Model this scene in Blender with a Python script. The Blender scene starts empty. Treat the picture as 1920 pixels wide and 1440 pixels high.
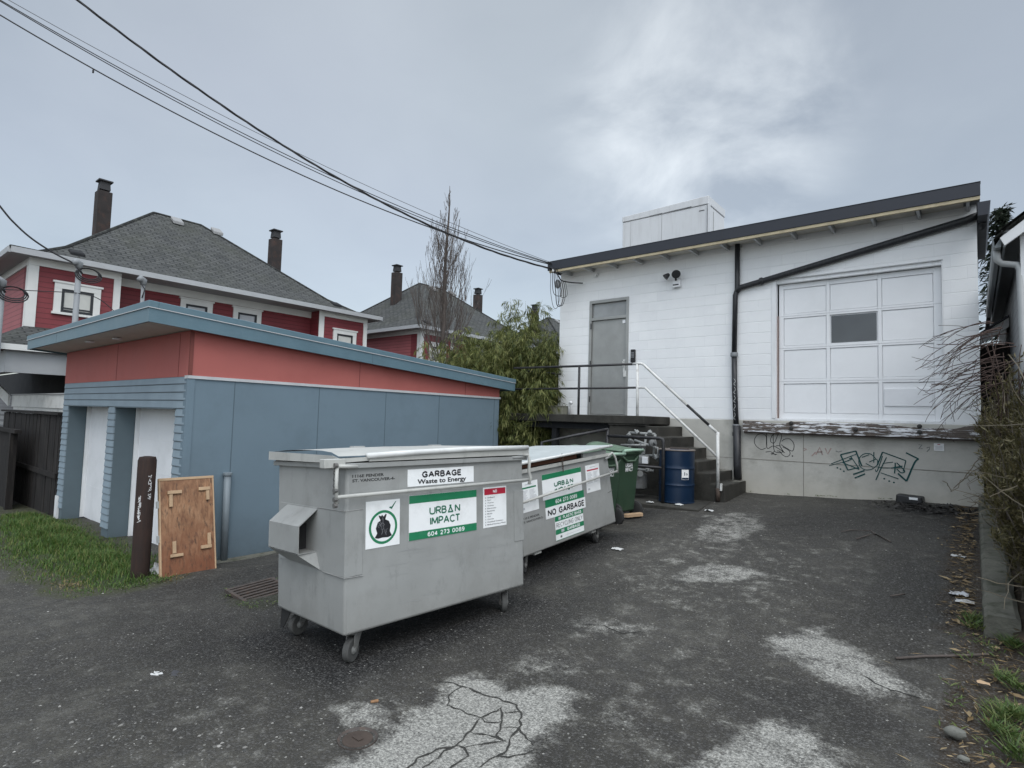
import bpy, bmesh, math, random
from mathutils import Vector, Matrix, noise
import numpy as np
random.seed(7)
scene = bpy.context.scene
C = scene.collection
PI = math.pi
EYE = 1.74

# ------------------------------------------------------------------ materials
def newmat(name):
    m = bpy.data.materials.new(name); m.use_nodes = True
    nt = m.node_tree; nt.nodes.clear()
    out = nt.nodes.new('ShaderNodeOutputMaterial'); b = nt.nodes.new('ShaderNodeBsdfPrincipled')
    nt.links.new(b.outputs[0], out.inputs[0])
    return m, nt, b, out
def nd(nt, t, **k):
    n = nt.nodes.new(t)
    for a, v in k.items():
        if a.startswith('i_'): n.inputs[a[2:].replace('_', ' ')].default_value = v
        else: setattr(n, a, v)
    return n
def lk(nt, a, b): nt.links.new(a, b)
def coords(nt, scale=(1, 1, 1), rot=(0, 0, 0), kind='Object'):
    tc = nd(nt, 'ShaderNodeTexCoord'); mp = nd(nt, 'ShaderNodeMapping')
    mp.inputs['Scale'].default_value = scale; mp.inputs['Rotation'].default_value = rot
    lk(nt, tc.outputs[kind], mp.inputs['Vector']); return mp.outputs[0]
def noise_(nt, vec, scale, detail=4, rough=.55, dist=0):
    n = nd(nt, 'ShaderNodeTexNoise'); n.inputs['Scale'].default_value = scale; n.inputs['Detail'].default_value = detail
    n.inputs['Roughness'].default_value = rough; n.inputs['Distortion'].default_value = dist
    lk(nt, vec, n.inputs['Vector']); return n.outputs['Fac']
def ramp(nt, fac, stops):
    r = nd(nt, 'ShaderNodeValToRGB'); el = r.color_ramp.elements
    while len(el) > 1: el.remove(el[-1])
    el[0].position = stops[0][0]; el[0].color = c4(stops[0][1])
    for p, c in stops[1:]:
        e = el.new(p); e.color = c4(c)
    lk(nt, fac, r.inputs[0]); return r.outputs[0]
def c4(c):
    if isinstance(c, (int, float)): return (c, c, c, 1)
    return (c[0], c[1], c[2], 1)
def mix(nt, fac, a, b, mode='MIX'):
    m = nd(nt, 'ShaderNodeMix', data_type='RGBA', blend_type=mode, clamp_factor=True)
    for s, v in ((m.inputs[0], fac), (m.inputs[6], a), (m.inputs[7], b)):
        if isinstance(v, (int, float)): s.default_value = v if s == m.inputs[0] else c4(v)
        elif isinstance(v, tuple): s.default_value = c4(v)
        else: lk(nt, v, s)
    return m.outputs[2]
def math_(nt, op, a, b=0.0, c=0.0):
    m = nd(nt, 'ShaderNodeMath', operation=op)
    for i, v in enumerate((a, b, c)):
        if isinstance(v, (int, float)): m.inputs[i].default_value = v
        else: lk(nt, v, m.inputs[i])
    return m.outputs[0]
def bump(nt, b, h, strength=.3, dist=.01):
    n = nd(nt, 'ShaderNodeBump'); n.inputs['Strength'].default_value = strength; n.inputs['Distance'].default_value = dist
    lk(nt, h, n.inputs['Height']); lk(nt, n.outputs[0], b.inputs['Normal']); return n
def sc(c, k): return tuple(min(1, x * k) for x in c[:3])

WAVY = {'bin_grey', 'bin_lid', 'lid_pale'}
def paint(name, col, rough=.55, var=.12, scale=3., fine=80., fb=.08, metallic=0., dirt=None, dirt_amt=.5, streak=False, spec=.4, gradz=None):
    """weathered surface: two scales of tone, optional dirt colour in blotches or vertical streaks"""
    m, nt, b, out = newmat(name)
    v = coords(nt)
    n1 = noise_(nt, v, scale, 5, .6)
    base = ramp(nt, n1, [(.25, sc(col, 1 - var)), (.5, col), (.75, sc(col, 1 + var))])
    if dirt is not None:
        vs = coords(nt, (6, 6, .5) if streak else (1, 1, 1))
        n2 = noise_(nt, vs, scale * 1.3, 6, .65)
        f = math_(nt, 'MULTIPLY', ramp(nt, n2, [(.5, 0), (.72, 1)]), dirt_amt)
        base = mix(nt, f, base, dirt)
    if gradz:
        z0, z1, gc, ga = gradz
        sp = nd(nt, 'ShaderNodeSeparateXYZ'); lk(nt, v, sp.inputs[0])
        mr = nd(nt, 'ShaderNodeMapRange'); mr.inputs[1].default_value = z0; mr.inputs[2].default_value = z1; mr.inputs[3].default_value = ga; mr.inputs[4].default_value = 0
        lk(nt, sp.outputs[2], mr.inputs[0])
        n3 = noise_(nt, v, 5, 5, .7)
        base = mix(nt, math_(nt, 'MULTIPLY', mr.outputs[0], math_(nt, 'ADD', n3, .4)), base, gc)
    lk(nt, base, b.inputs['Base Color'])
    nf = noise_(nt, v, fine, 3, .6)
    lk(nt, ramp(nt, n1, [(.2, rough - .08), (.8, rough + .1)]), b.inputs['Roughness'])
    b.inputs['Metallic'].default_value = metallic
    b.inputs['Specular IOR Level'].default_value = spec
    if fb: bn = bump(nt, b, nf, fb, .01)
    if name in WAVY:      # sheet metal is never quite flat
        b2 = nd(nt, 'ShaderNodeBump'); b2.inputs['Strength'].default_value = .5; b2.inputs['Distance'].default_value = .05
        lk(nt, noise_(nt, v, 1.9, 2, .45), b2.inputs['Height']); lk(nt, b2.outputs[0], bn.inputs['Normal'])
        n4 = noise_(nt, coords(nt, (3, 3, 1.2)), 2.6, 7, .72)      # scraped and stained places
        base = mix(nt, ramp(nt, n4, [(.55, 0), (.68, .5)]), base, sc(col, .62)); base = mix(nt, ramp(nt, n4, [(.30, .6), (.38, 0)]), base, sc(col, 1.22))
        lk(nt, base, b.inputs['Base Color'])
    return m

MT = {}
def P(name, *a, **k):
    MT[name] = paint(name, *a, **k); return MT[name]

P('white_trim', (.72, .73, .74), .5, .06, 2, dirt=(.42, .42, .40), dirt_amt=.35, streak=True)
P('door_white', (.74, .75, .77), .45, .03, 1.5, dirt=(.52, .53, .54), dirt_amt=.35)
P('garage_white', (.76, .77, .785), .5, .05, .9, dirt=(.62, .63, .64), dirt_amt=.35, gradz=(1.9, 2.2, (.60, .60, .60), .35))
P('fascia_dark', (.024, .027, .036), .55, .12, 2)
P('wood_trim', (.42, .36, .24), .7, .2, 6, dirt=(.2, .15, .1), dirt_amt=.4)
P('soffit_grey', (.22, .22, .23), .7, .1, 3)
P('pipe_black', (.02, .021, .024), .42, .25, 6, dirt=(.09, .09, .09), dirt_amt=.35, streak=True)
P('concrete', (.42, .41, .375), .85, .16, 1.6, fine=45, fb=.25, dirt=(.27, .265, .235), dirt_amt=.75, gradz=(.5, .95, (.52, .48, .40), .6))
P('concrete_dark', (.036, .034, .029), .9, .6, 1.5, fine=40, fb=.7, dirt=(.007, .007, .0055), dirt_amt=.95)
P('kerb_concrete', (.105, .103, .085), .92, .4, 5, fine=40, fb=.8, dirt=(.028, .034, .016), dirt_amt=.95)
P('galv', (.31, .315, .305), .42, .12, 2.5, metallic=.35, dirt=(.26, .26, .25), dirt_amt=.6)
P('unit_grey', (.50, .51, .52), .5, .06, 1.2, dirt=(.36, .36, .36), dirt_amt=.5, streak=True)
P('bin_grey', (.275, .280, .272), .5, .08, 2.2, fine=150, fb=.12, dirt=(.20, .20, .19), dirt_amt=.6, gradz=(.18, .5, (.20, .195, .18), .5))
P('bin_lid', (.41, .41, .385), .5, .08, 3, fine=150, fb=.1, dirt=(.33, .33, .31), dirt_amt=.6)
P('bin_white', (.58, .585, .57), .45, .08, 6, dirt=(.35, .33, .3), dirt_amt=.4)
P('bin_steel', (.30, .30, .29), .5, .15, 8, metallic=.25, dirt=(.15, .10, .07), dirt_amt=.5)
P('bin_dark', (.02, .02, .02), .8, .2, 4)
P('rubber', (.03, .03, .03), .75, .3, 20)
P('caster_steel', (.12, .12, .115), .6, .2, 12, dirt=(.07, .05, .04), dirt_amt=.5)
P('tyre_grey', (.055, .055, .053), .8, .2, 14)
P('rust', (.055, .040, .032), .85, .35, 7, dirt=(.03, .02, .016), dirt_amt=.6)
P('sticker_white', (.78, .79, .79), .4, .04, 4, dirt=(.50, .50, .48), dirt_amt=.4)
P('sticker_green', (.014, .18, .08), .4, .12, 5, dirt=(.06, .20, .12), dirt_amt=.5)
P('sticker_red', (.42, .025, .05), .35, .05, 3)
P('ink_green', (.015, .13, .075), .4, .03, 3)
P('ink_black', (.012, .012, .015), .45, .05, 3)
P('ink_grey', (.45, .46, .48), .5, .05, 3)
P('ink_dark_grey', (.12, .12, .13), .5, .1, 9)
P('stencil', (.035, .035, .035), .7, .3, 30)
P('cart_green', (.028, .058, .034), .5, .12, 4, dirt=(.05, .06, .04), dirt_amt=.4)
P('cart_lid', (.085, .135, .09), .5, .12, 4, dirt=(.18, .24, .18), dirt_amt=.4)
P('cart_handle', (.28, .40, .31), .55, .12, 8)
P('drum_blue', (.004, .017, .044), .38, .12, 4, dirt=(.02, .035, .06), dirt_amt=.4)
P('drum_rim', (.20, .17, .15), .55, .3, 14)
P('meter_grey', (.12, .125, .125), .55, .2, 9, dirt=(.06, .045, .035), dirt_amt=.5)
P('meter_body', (.22, .225, .22), .55, .15, 6)
P('rail_black', (.022, .022, .024), .45, .3, 8, dirt=(.12, .11, .10), dirt_amt=.3)
P('rail_white', (.62, .62, .60), .55, .1, 7, dirt=(.10, .08, .06), dirt_amt=.55)
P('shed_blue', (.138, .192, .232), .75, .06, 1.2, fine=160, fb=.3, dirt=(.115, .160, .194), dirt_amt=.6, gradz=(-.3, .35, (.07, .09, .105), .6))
P('shed_jamb', (.10, .135, .155), .65, .08, 3)
P('shed_red', (.375, .112, .098), .75, .06, 1.5, fine=160, fb=.25, dirt=(.32, .09, .075), dirt_amt=.5)
P('shed_fascia', (.095, .160, .195), .42, .10, 2.5, dirt=(.13, .19, .225), dirt_amt=.5)
P('shed_soffit', (.62, .585, .53), .8, .1, 3)
P('flashing', (.46, .47, .48), .5, .1, 4)
P('seam_dark', (.075, .105, .125), .8, .1, 4)
P('seam_red', (.17, .05, .042), .8, .1, 4)
P('pipe_grey', (.17, .20, .22), .5, .1, 5)
P('bollard_rust', (.024, .013, .010), .8, .4, 5, fine=60, fb=.4, dirt=(.048, .022, .014), dirt_amt=.6, streak=True)
P('chalk', (.62, .62, .62), .8, .1, 9)
P('ply_edge', (.40, .275, .17), .75, .15, 8)
P('trash_white', (.50, .50, .49), .5, .1, 15)
P('trash_dark', (.05, .05, .055), .6, .2, 15)
P('iron', (.055, .045, .04), .7, .3, 14, fine=90, fb=.3, dirt=(.10, .06, .04), dirt_amt=.6)
P('house_trim', (.62, .62, .60), .6, .06, 3)
P('house_eave', (.34, .35, .36), .6, .06, 3)
P('house_soffit', (.30, .30, .30), .7, .08, 3)
P('house_frame', (.02, .022, .026), .5, .1, 5)
P('blind', (.50, .50, .47), .7, .05, 8)
P('chimney_brick', (.030, .025, .024), .9, .4, 3, fine=40, fb=.4, dirt=(.095, .05, .036), dirt_amt=.6)
P('chimney_pot', (.028, .028, .03), .7, .2, 6)
P('vent_grey', (.24, .24, .24), .6, .1, 6)
P('porch_grey', (.10, .10, .105), .7, .1, 3)
P('void', (.012, .013, .015), .9, .1, 3)
P('fence_dark', (.011, .009, .0085), .85, .4, 2.5, fine=30, fb=.3, dirt=(.055, .048, .042), dirt_amt=.55, streak=True)
P('awning_white', (.55, .55, .53), .6, .1, 3, dirt=(.30, .30, .28), dirt_amt=.7)
P('mast_grey', (.20, .21, .22), .5, .1, 5)
P('cable', (.018, .018, .020), .6, .1, 5)
P('cable_grey', (.07, .07, .075), .6, .1, 5)
P('neigh_white', (.62, .63, .64), .6, .05, 2)
P('neigh_side', (.075, .078, .08), .8, .15, 3)
P('neigh_gutter', (.20, .22, .23), .5, .1, 4)
P('neigh_soffit', (.20, .21, .215), .7, .1, 4)
P('neigh_lead', (.36, .37, .37), .5, .1, 4)
P('twig_red', (.060, .038, .031), .8, .35, 20)
P('twig_grey', (.14, .12, .10), .85, .35, 20)
P('twig_pale', (.17, .145, .105), .85, .3, 20)
P('bark', (.085, .070, .062), .9, .3, 8)
P('bamboo_stem', (.12, .13, .045), .6, .3, 10)
P('stone', (.13, .13, .115), .9, .25, 20, fine=60, fb=.3)
P('leaf_dead', (.20, .11, .055), .8, .4, 30)
P('black_plastic', (.012, .012, .013), .4, .2, 10)
P('spray_black', (.025, .026, .028), .8, .2, 30)
P('spray_teal', (.012, .062, .062), .8, .25, 30)
P('spray_red', (.33, .255, .235), .9, .2, 30)
P('spray_faint', (.20, .205, .20), .9, .1, 30)
P('lamp_dark', (.03, .03, .033), .5, .2, 8)
P('brass', (.03, .028, .026), .5, .1, 8)

def mat_glass(name, col, rough=.06):
    m, nt, b, out = newmat(name)
    v = coords(nt); n = noise_(nt, v, 1.3, 3)
    lk(nt, ramp(nt, n, [(.3, sc(col, .75)), (.7, sc(col, 1.25))]), b.inputs['Base Color'])
    b.inputs['Roughness'].default_value = rough; b.inputs['Specular IOR Level'].default_value = .7
    bump(nt, b, noise_(nt, v, 2.5, 2), .05, .02)
    MT[name] = m
mat_glass('glass_dark', (.05, .055, .06)); mat_glass('glass_grey', (.28, .29, .29), .15); mat_glass('glass_pale', (.33, .34, .36), .1)

def mat_cmu():
    m, nt, b, out = newmat('painted_block')
    tc = nd(nt, 'ShaderNodeTexCoord'); sp = nd(nt, 'ShaderNodeSeparateXYZ'); lk(nt, tc.outputs['Object'], sp.inputs[0])
    cb = nd(nt, 'ShaderNodeCombineXYZ')
    xx = math_(nt, 'ADD', sp.outputs[0], math_(nt, 'MULTIPLY', sp.outputs[1], 1.0))
    lk(nt, xx, cb.inputs[0]); lk(nt, math_(nt, 'ADD', sp.outputs[2], -4.27 + .203 * 40), cb.inputs[1])
    nz = nd(nt, 'ShaderNodeTexNoise'); nz.inputs['Scale'].default_value = 5; lk(nt, tc.outputs['Object'], nz.inputs['Vector'])
    add = nd(nt, 'ShaderNodeVectorMath', operation='MULTIPLY_ADD'); lk(nt, nz.outputs['Color'], add.inputs[0]); add.inputs[1].default_value = (.012, .012, 0); lk(nt, cb.outputs[0], add.inputs[2])
    br = nd(nt, 'ShaderNodeTexBrick'); lk(nt, add.outputs[0], br.inputs['Vector'])
    br.inputs['Scale'].default_value = 1; br.inputs['Brick Width'].default_value = .406; br.inputs['Row Height'].default_value = .203
    br.inputs['Mortar Size'].default_value = .0045; br.inputs['Mortar Smooth'].default_value = .6; br.inputs['Bias'].default_value = 0
    br.inputs['Color1'].default_value = (.735, .745, .755, 1); br.inputs['Color2'].default_value = (.80, .81, .815, 1); br.inputs['Mortar'].default_value = (.66, .67, .68, 1)
    # vertical joints painted over: reduce the joint where the noise is high
    n1 = noise_(nt, tc.outputs['Object'], 1.1, 5, .6); n2 = noise_(nt, tc.outputs['Object'], 3.5, 5, .65)
    # only the bed joints read; most upright joints are painted over
    fz_ = math_(nt, 'FRACT', math_(nt, 'DIVIDE', math_(nt, 'ADD', math_(nt, 'ADD', sp.outputs[2], -4.27 + .203 * 40), math_(nt, 'MULTIPLY', math_(nt, 'SUBTRACT', nz.outputs['Fac'], .5), .012)), .203))
    bed = ramp(nt, fz_, [(0, 1), (.022, .9), (.045, 0), (.965, 0), (1, 1)])
    col = mix(nt, ramp(nt, n2, [(.38, .1), (.60, .9)]), br.outputs['Color'], (.77, .78, .785))
    col = mix(nt, math_(nt, 'MULTIPLY', bed, ramp(nt, noise_(nt, coords(nt, (.8, .8, 6)), 1.6, 4), [(.36, .03), (.64, .38)])), col, (.50, .51, .52))
    col = mix(nt, ramp(nt, n1, [(.48, 0), (.72, .30)]), col, (.60, .61, .63))
    # mottled darkening towards the eave
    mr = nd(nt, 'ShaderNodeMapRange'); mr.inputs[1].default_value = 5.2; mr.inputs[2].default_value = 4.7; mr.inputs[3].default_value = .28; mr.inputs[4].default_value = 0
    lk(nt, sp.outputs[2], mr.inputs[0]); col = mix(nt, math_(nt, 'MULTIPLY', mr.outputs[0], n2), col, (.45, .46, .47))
    lk(nt, col, b.inputs['Base Color']); b.inputs['Roughness'].default_value = .6; b.inputs['Specular IOR Level'].default_value = .3
    h = math_(nt, 'ADD', math_(nt, 'MULTIPLY', bed, -.7), math_(nt, 'MULTIPLY', noise_(nt, tc.outputs['Object'], 35, 4, .6), .35))
    bump(nt, b, h, .5, .008)
    MT['cmu'] = m
mat_cmu()

def mat_siding(name, col, step=.13, dark=.5, off=0.):
    m, nt, b, out = newmat(name)
    tc = nd(nt, 'ShaderNodeTexCoord'); sp = nd(nt, 'ShaderNodeSeparateXYZ'); lk(nt, tc.outputs['Object'], sp.inputs[0])
    fr = math_(nt, 'FRACT', math_(nt, 'DIVIDE', math_(nt, 'ADD', sp.outputs[2], step * 200 - off), step))
    n1 = noise_(nt, tc.outputs['Object'], 1.6, 5, .6)
    base = ramp(nt, n1, [(.25, sc(col, .85)), (.75, sc(col, 1.15))])
    lk(nt, mix(nt, ramp(nt, fr, [(0, 1), (.10, 0), (.86, 0), (1, .9)]), base, sc(col, dark)), b.inputs['Base Color'])
    b.inputs['Roughness'].default_value = .65
    bump(nt, b, math_(nt, 'MULTIPLY', fr, -1), .8, .02)
    MT[name] = m
mat_siding('house_red', (.165, .022, .028)); mat_siding('house_red_skylit', (.27, .075, .08)); mat_siding('shed_clap', (.19, .245, .285), .11, .38, 1.745); mat_siding('porch_siding', (.10, .10, .105), .16); mat_siding('neigh_siding', (.27, .275, .28), .12)  # paler red copy puts sky light on the end wall into its colour

def mat_shingle():
    m, nt, b, out = newmat('shingles')
    tc = nd(nt, 'ShaderNodeTexCoord')
    br = nd(nt, 'ShaderNodeTexBrick'); lk(nt, tc.outputs['UV'], br.inputs['Vector'])
    br.inputs['Scale'].default_value = 1; br.inputs['Brick Width'].default_value = .30; br.inputs['Row Height'].default_value = .145
    br.inputs['Mortar Size'].default_value = .022; br.inputs['Mortar Smooth'].default_value = .5
    br.inputs['Color1'].default_value = (.052, .054, .054, 1); br.inputs['Color2'].default_value = (.082, .084, .083, 1); br.inputs['Mortar'].default_value = (.022, .023, .023, 1)
    n1 = noise_(nt, tc.outputs['Object'], .8, 6, .65); n2 = noise_(nt, tc.outputs['Object'], 6, 4, .6)
    col = mix(nt, ramp(nt, n1, [(.46, 0), (.72, .45)]), br.outputs['Color'], (.055, .058, .044))
    col = mix(nt, ramp(nt, n2, [(.5, 0), (.75, .5)]), col, (.12, .12, .112))
    lk(nt, col, b.inputs['Base Color']); b.inputs['Roughness'].default_value = .9; b.inputs['Specular IOR Level'].default_value = .2
    bump(nt, b, math_(nt, 'ADD', math_(nt, 'MULTIPLY', br.outputs['Fac'], -1), n2), .6, .02)
    MT['shingles'] = m
mat_shingle()

def mat_asphalt():
    m, nt, b, out = newmat('asphalt')
    v = coords(nt)
    at = nd(nt, 'ShaderNodeAttribute', attribute_name='Mask'); s = nd(nt, 'ShaderNodeSeparateColor'); lk(nt, at.outputs['Color'], s.inputs[0])
    big = noise_(nt, v, .55, 5, .6); mid = noise_(nt, v, 5, 6, .7); fine = noise_(nt, v, 70, 3, .65); grit = noise_(nt, v, 190, 2, .6)
    base = ramp(nt, big, [(.3, (.031, .0285, .0235)), (.5, (.048, .0445, .037)), (.70, (.082, .077, .066))])
    base = mix(nt, ramp(nt, mid, [(.33, .7), (.58, 0)]), base, (.026, .024, .022))
    base = mix(nt, ramp(nt, mid, [(.52, 0), (.78, .7)]), base, (.130, .125, .110))
    # worn pale patches
    pm = math_(nt, 'ADD', s.outputs[0], math_(nt, 'MULTIPLY', math_(nt, 'SUBTRACT', mid, .5), 1.7)); pm = math_(nt, 'ADD', pm, math_(nt, 'MULTIPLY', math_(nt, 'SUBTRACT', noise_(nt, v, 14, 5, .7), .5), 1.1))
    pm = math_(nt, 'ADD', pm, math_(nt, 'MULTIPLY', math_(nt, 'SUBTRACT', fine, .5), .7))
    base = mix(nt, ramp(nt, pm, [(.32, 0), (.52, .30), (.85, .95)]), base, mix(nt, ramp(nt, fine, [(.3, 0), (.65, 1)]), (.15, .146, .132), (.43, .42, .385)))
    # soil and moss
    sm = math_(nt, 'ADD', s.outputs[1], math_(nt, 'MULTIPLY', math_(nt, 'SUBTRACT', mid, .5), .8))
    base = mix(nt, ramp(nt, sm, [(.35, 0), (.65, 1)]), base, mix(nt, fine, (.014, .011, .008), (.050, .036, .022)))
    gm = math_(nt, 'ADD', s.outputs[2], math_(nt, 'MULTIPLY', math_(nt, 'SUBTRACT', mid, .5), .9))
    base = mix(nt, ramp(nt, gm, [(.4, 0), (.7, .9)]), base, mix(nt, fine, (.020, .024, .010), (.070, .072, .032)))
    # dark damp stains, plus shade painted under the dumpsters
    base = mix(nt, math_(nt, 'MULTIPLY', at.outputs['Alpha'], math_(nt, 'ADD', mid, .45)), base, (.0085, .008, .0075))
    # aggregate: individual light and dark stones
    def vor(scale):
        vo = nd(nt, 'ShaderNodeTexVoronoi'); vo.inputs['Scale'].default_value = scale; lk(nt, v, vo.inputs['Vector'])
        hs = nd(nt, 'ShaderNodeSeparateColor'); lk(nt, vo.outputs['Color'], hs.inputs[0]); return vo, hs
    vo, hs = vor(95)
    base = mix(nt, ramp(nt, hs.outputs[0], [(0, .0), (.5, .0), (.62, .35), (1, .5)]), base, mix(nt, hs.outputs[1], (.02, .02, .02), (.15, .145, .14)))
    vo2, hs2 = vor(38)
    spot = math_(nt, 'MULTIPLY', math_(nt, 'LESS_THAN', vo2.outputs['Distance'], .26), math_(nt, 'GREATER_THAN', hs2.outputs[0], .91))
    base = mix(nt, math_(nt, 'MULTIPLY', spot, .7), base, mix(nt, hs2.outputs[1], (.10, .097, .09), (.34, .33, .30)))
    lk(nt, base, b.inputs['Base Color'])
    lk(nt, ramp(nt, mid, [(.3, .62), (.7, .92)]), b.inputs['Roughness']); b.inputs['Specular IOR Level'].default_value = .3
    h = math_(nt, 'ADD', math_(nt, 'MULTIPLY', vo.outputs['Distance'], -.5), math_(nt, 'ADD', math_(nt, 'MULTIPLY', grit, .5), math_(nt, 'MULTIPLY', mid, .8)))
    bump(nt, b, h, .9, .012)
    MT['asphalt'] = m
mat_asphalt()

def mat_timber():
    m, nt, b, out = newmat('peeling_timber')
    v = coords(nt, (1, 1, 1)); vs = coords(nt, (1.2, 8, 9))
    n1 = noise_(nt, vs, 3.2, 8, .7, .4); n2 = noise_(nt, v, 1.4, 3); g = noise_(nt, coords(nt, (2, 30, 40)), 2, 5, .6)
    wood = mix(nt, g, (.025, .020, .018), (.16, .13, .11))
    pm = math_(nt, 'ADD', n1, math_(nt, 'MULTIPLY', math_(nt, 'SUBTRACT', n2, .5), .6))
    lk(nt, mix(nt, ramp(nt, pm, [(.487, 0), (.53, 1)]), wood, (.66, .67, .69)), b.inputs['Base Color']); b.inputs['Roughness'].default_value = .8
    bump(nt, b, math_(nt, 'ADD', ramp(nt, pm, [(.48, 0), (.53, 1)]), g), .7, .008)
    MT['timber'] = m
mat_timber()

def mat_ply():
    m, nt, b, out = newmat('plywood')
    v = coords(nt, (9, 9, .9)); v1 = coords(nt)
    g = noise_(nt, v, 2.2, 6, .6, .8); n1 = noise_(nt, v1, 2.2, 5, .65); kn = noise_(nt, coords(nt, (5, 5, 1.6)), 3.0, 3, .5)
    c = ramp(nt, g, [(.25, (.11, .045, .020)), (.48, (.25, .125, .060)), (.75, (.40, .24, .135))])
    c = mix(nt, ramp(nt, n1, [(.42, 0), (.62, .8)]), c, (.15, .060, .025))
    c = mix(nt, ramp(nt, kn, [(.60, 0), (.70, .85)]), c, (.045, .025, .018))
    sp = nd(nt, 'ShaderNodeSeparateXYZ'); lk(nt, v1, sp.inputs[0])
    mr = nd(nt, 'ShaderNodeMapRange'); mr.inputs[1].default_value = .35; mr.inputs[2].default_value = -.15; mr.inputs[3].default_value = 0; mr.inputs[4].default_value = .75
    lk(nt, sp.outputs[2], mr.inputs[0]); c = mix(nt, mr.outputs[0], c, (.15, .045, .017))
    c = mix(nt, ramp(nt, noise_(nt, coords(nt, (14, 14, 1.1)), 2.0, 7, .7), [(.52, 0), (.66, .8)]), c, (.055, .028, .014))
    lk(nt, c, b.inputs['Base Color']); b.inputs['Roughness'].default_value = .6
    bump(nt, b, g, .25, .005); MT['plywood'] = m
mat_ply()

def mat_leaf(name, cols, trans=.25, rough=.55):
    m, nt, b, out = newmat(name)
    ge = nd(nt, 'ShaderNodeNewGeometry'); v = coords(nt)
    f = math_(nt, 'ADD', math_(nt, 'MULTIPLY', ge.outputs['Random Per Island'], .7), math_(nt, 'MULTIPLY', noise_(nt, v, 1.8, 3), .45))
    n = len(cols); c = ramp(nt, f, [(.12 + .8 * i / (n - 1), cols[i]) for i in range(n)])
    lk(nt, c, b.inputs['Base Color']); b.inputs['Roughness'].default_value = rough; b.inputs['Specular IOR Level'].default_value = .3
    tr = nd(nt, 'ShaderNodeBsdfTranslucent'); lk(nt, c, tr.inputs[0])
    mx = nd(nt, 'ShaderNodeMixShader'); mx.inputs[0].default_value = trans
    lk(nt, b.outputs[0], mx.inputs[1]); lk(nt, tr.outputs[0], mx.inputs[2]); lk(nt, mx.outputs[0], out.inputs[0])
    MT[name] = m
mat_leaf('bamboo_leaf', [(.022, .036, .010), (.066, .086, .022), (.125, .142, .040), (.235, .235, .085)])
mat_leaf('broom_leaf', [(.045, .042, .018), (.095, .086, .036), (.145, .128, .058), (.20, .165, .09)])
mat_leaf('conifer_leaf', [(.008, .012, .008), (.018, .026, .016), (.03, .04, .026)])
mat_leaf('grass_blade', [(.026, .055, .012), (.055, .115, .022), (.095, .165, .035), (.17, .17, .06)])
mat_leaf('weed_leaf', [(.03, .06, .015), (.07, .12, .03), (.13, .15, .05)])
mat_leaf('straw', [(.10, .065, .03), (.20, .14, .07), (.34, .26, .15)])
mat_leaf('pebble', [(.03, .03, .03), (.07, .07, .065), (.13, .125, .115), (.30, .29, .27)], 0, .8)
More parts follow.
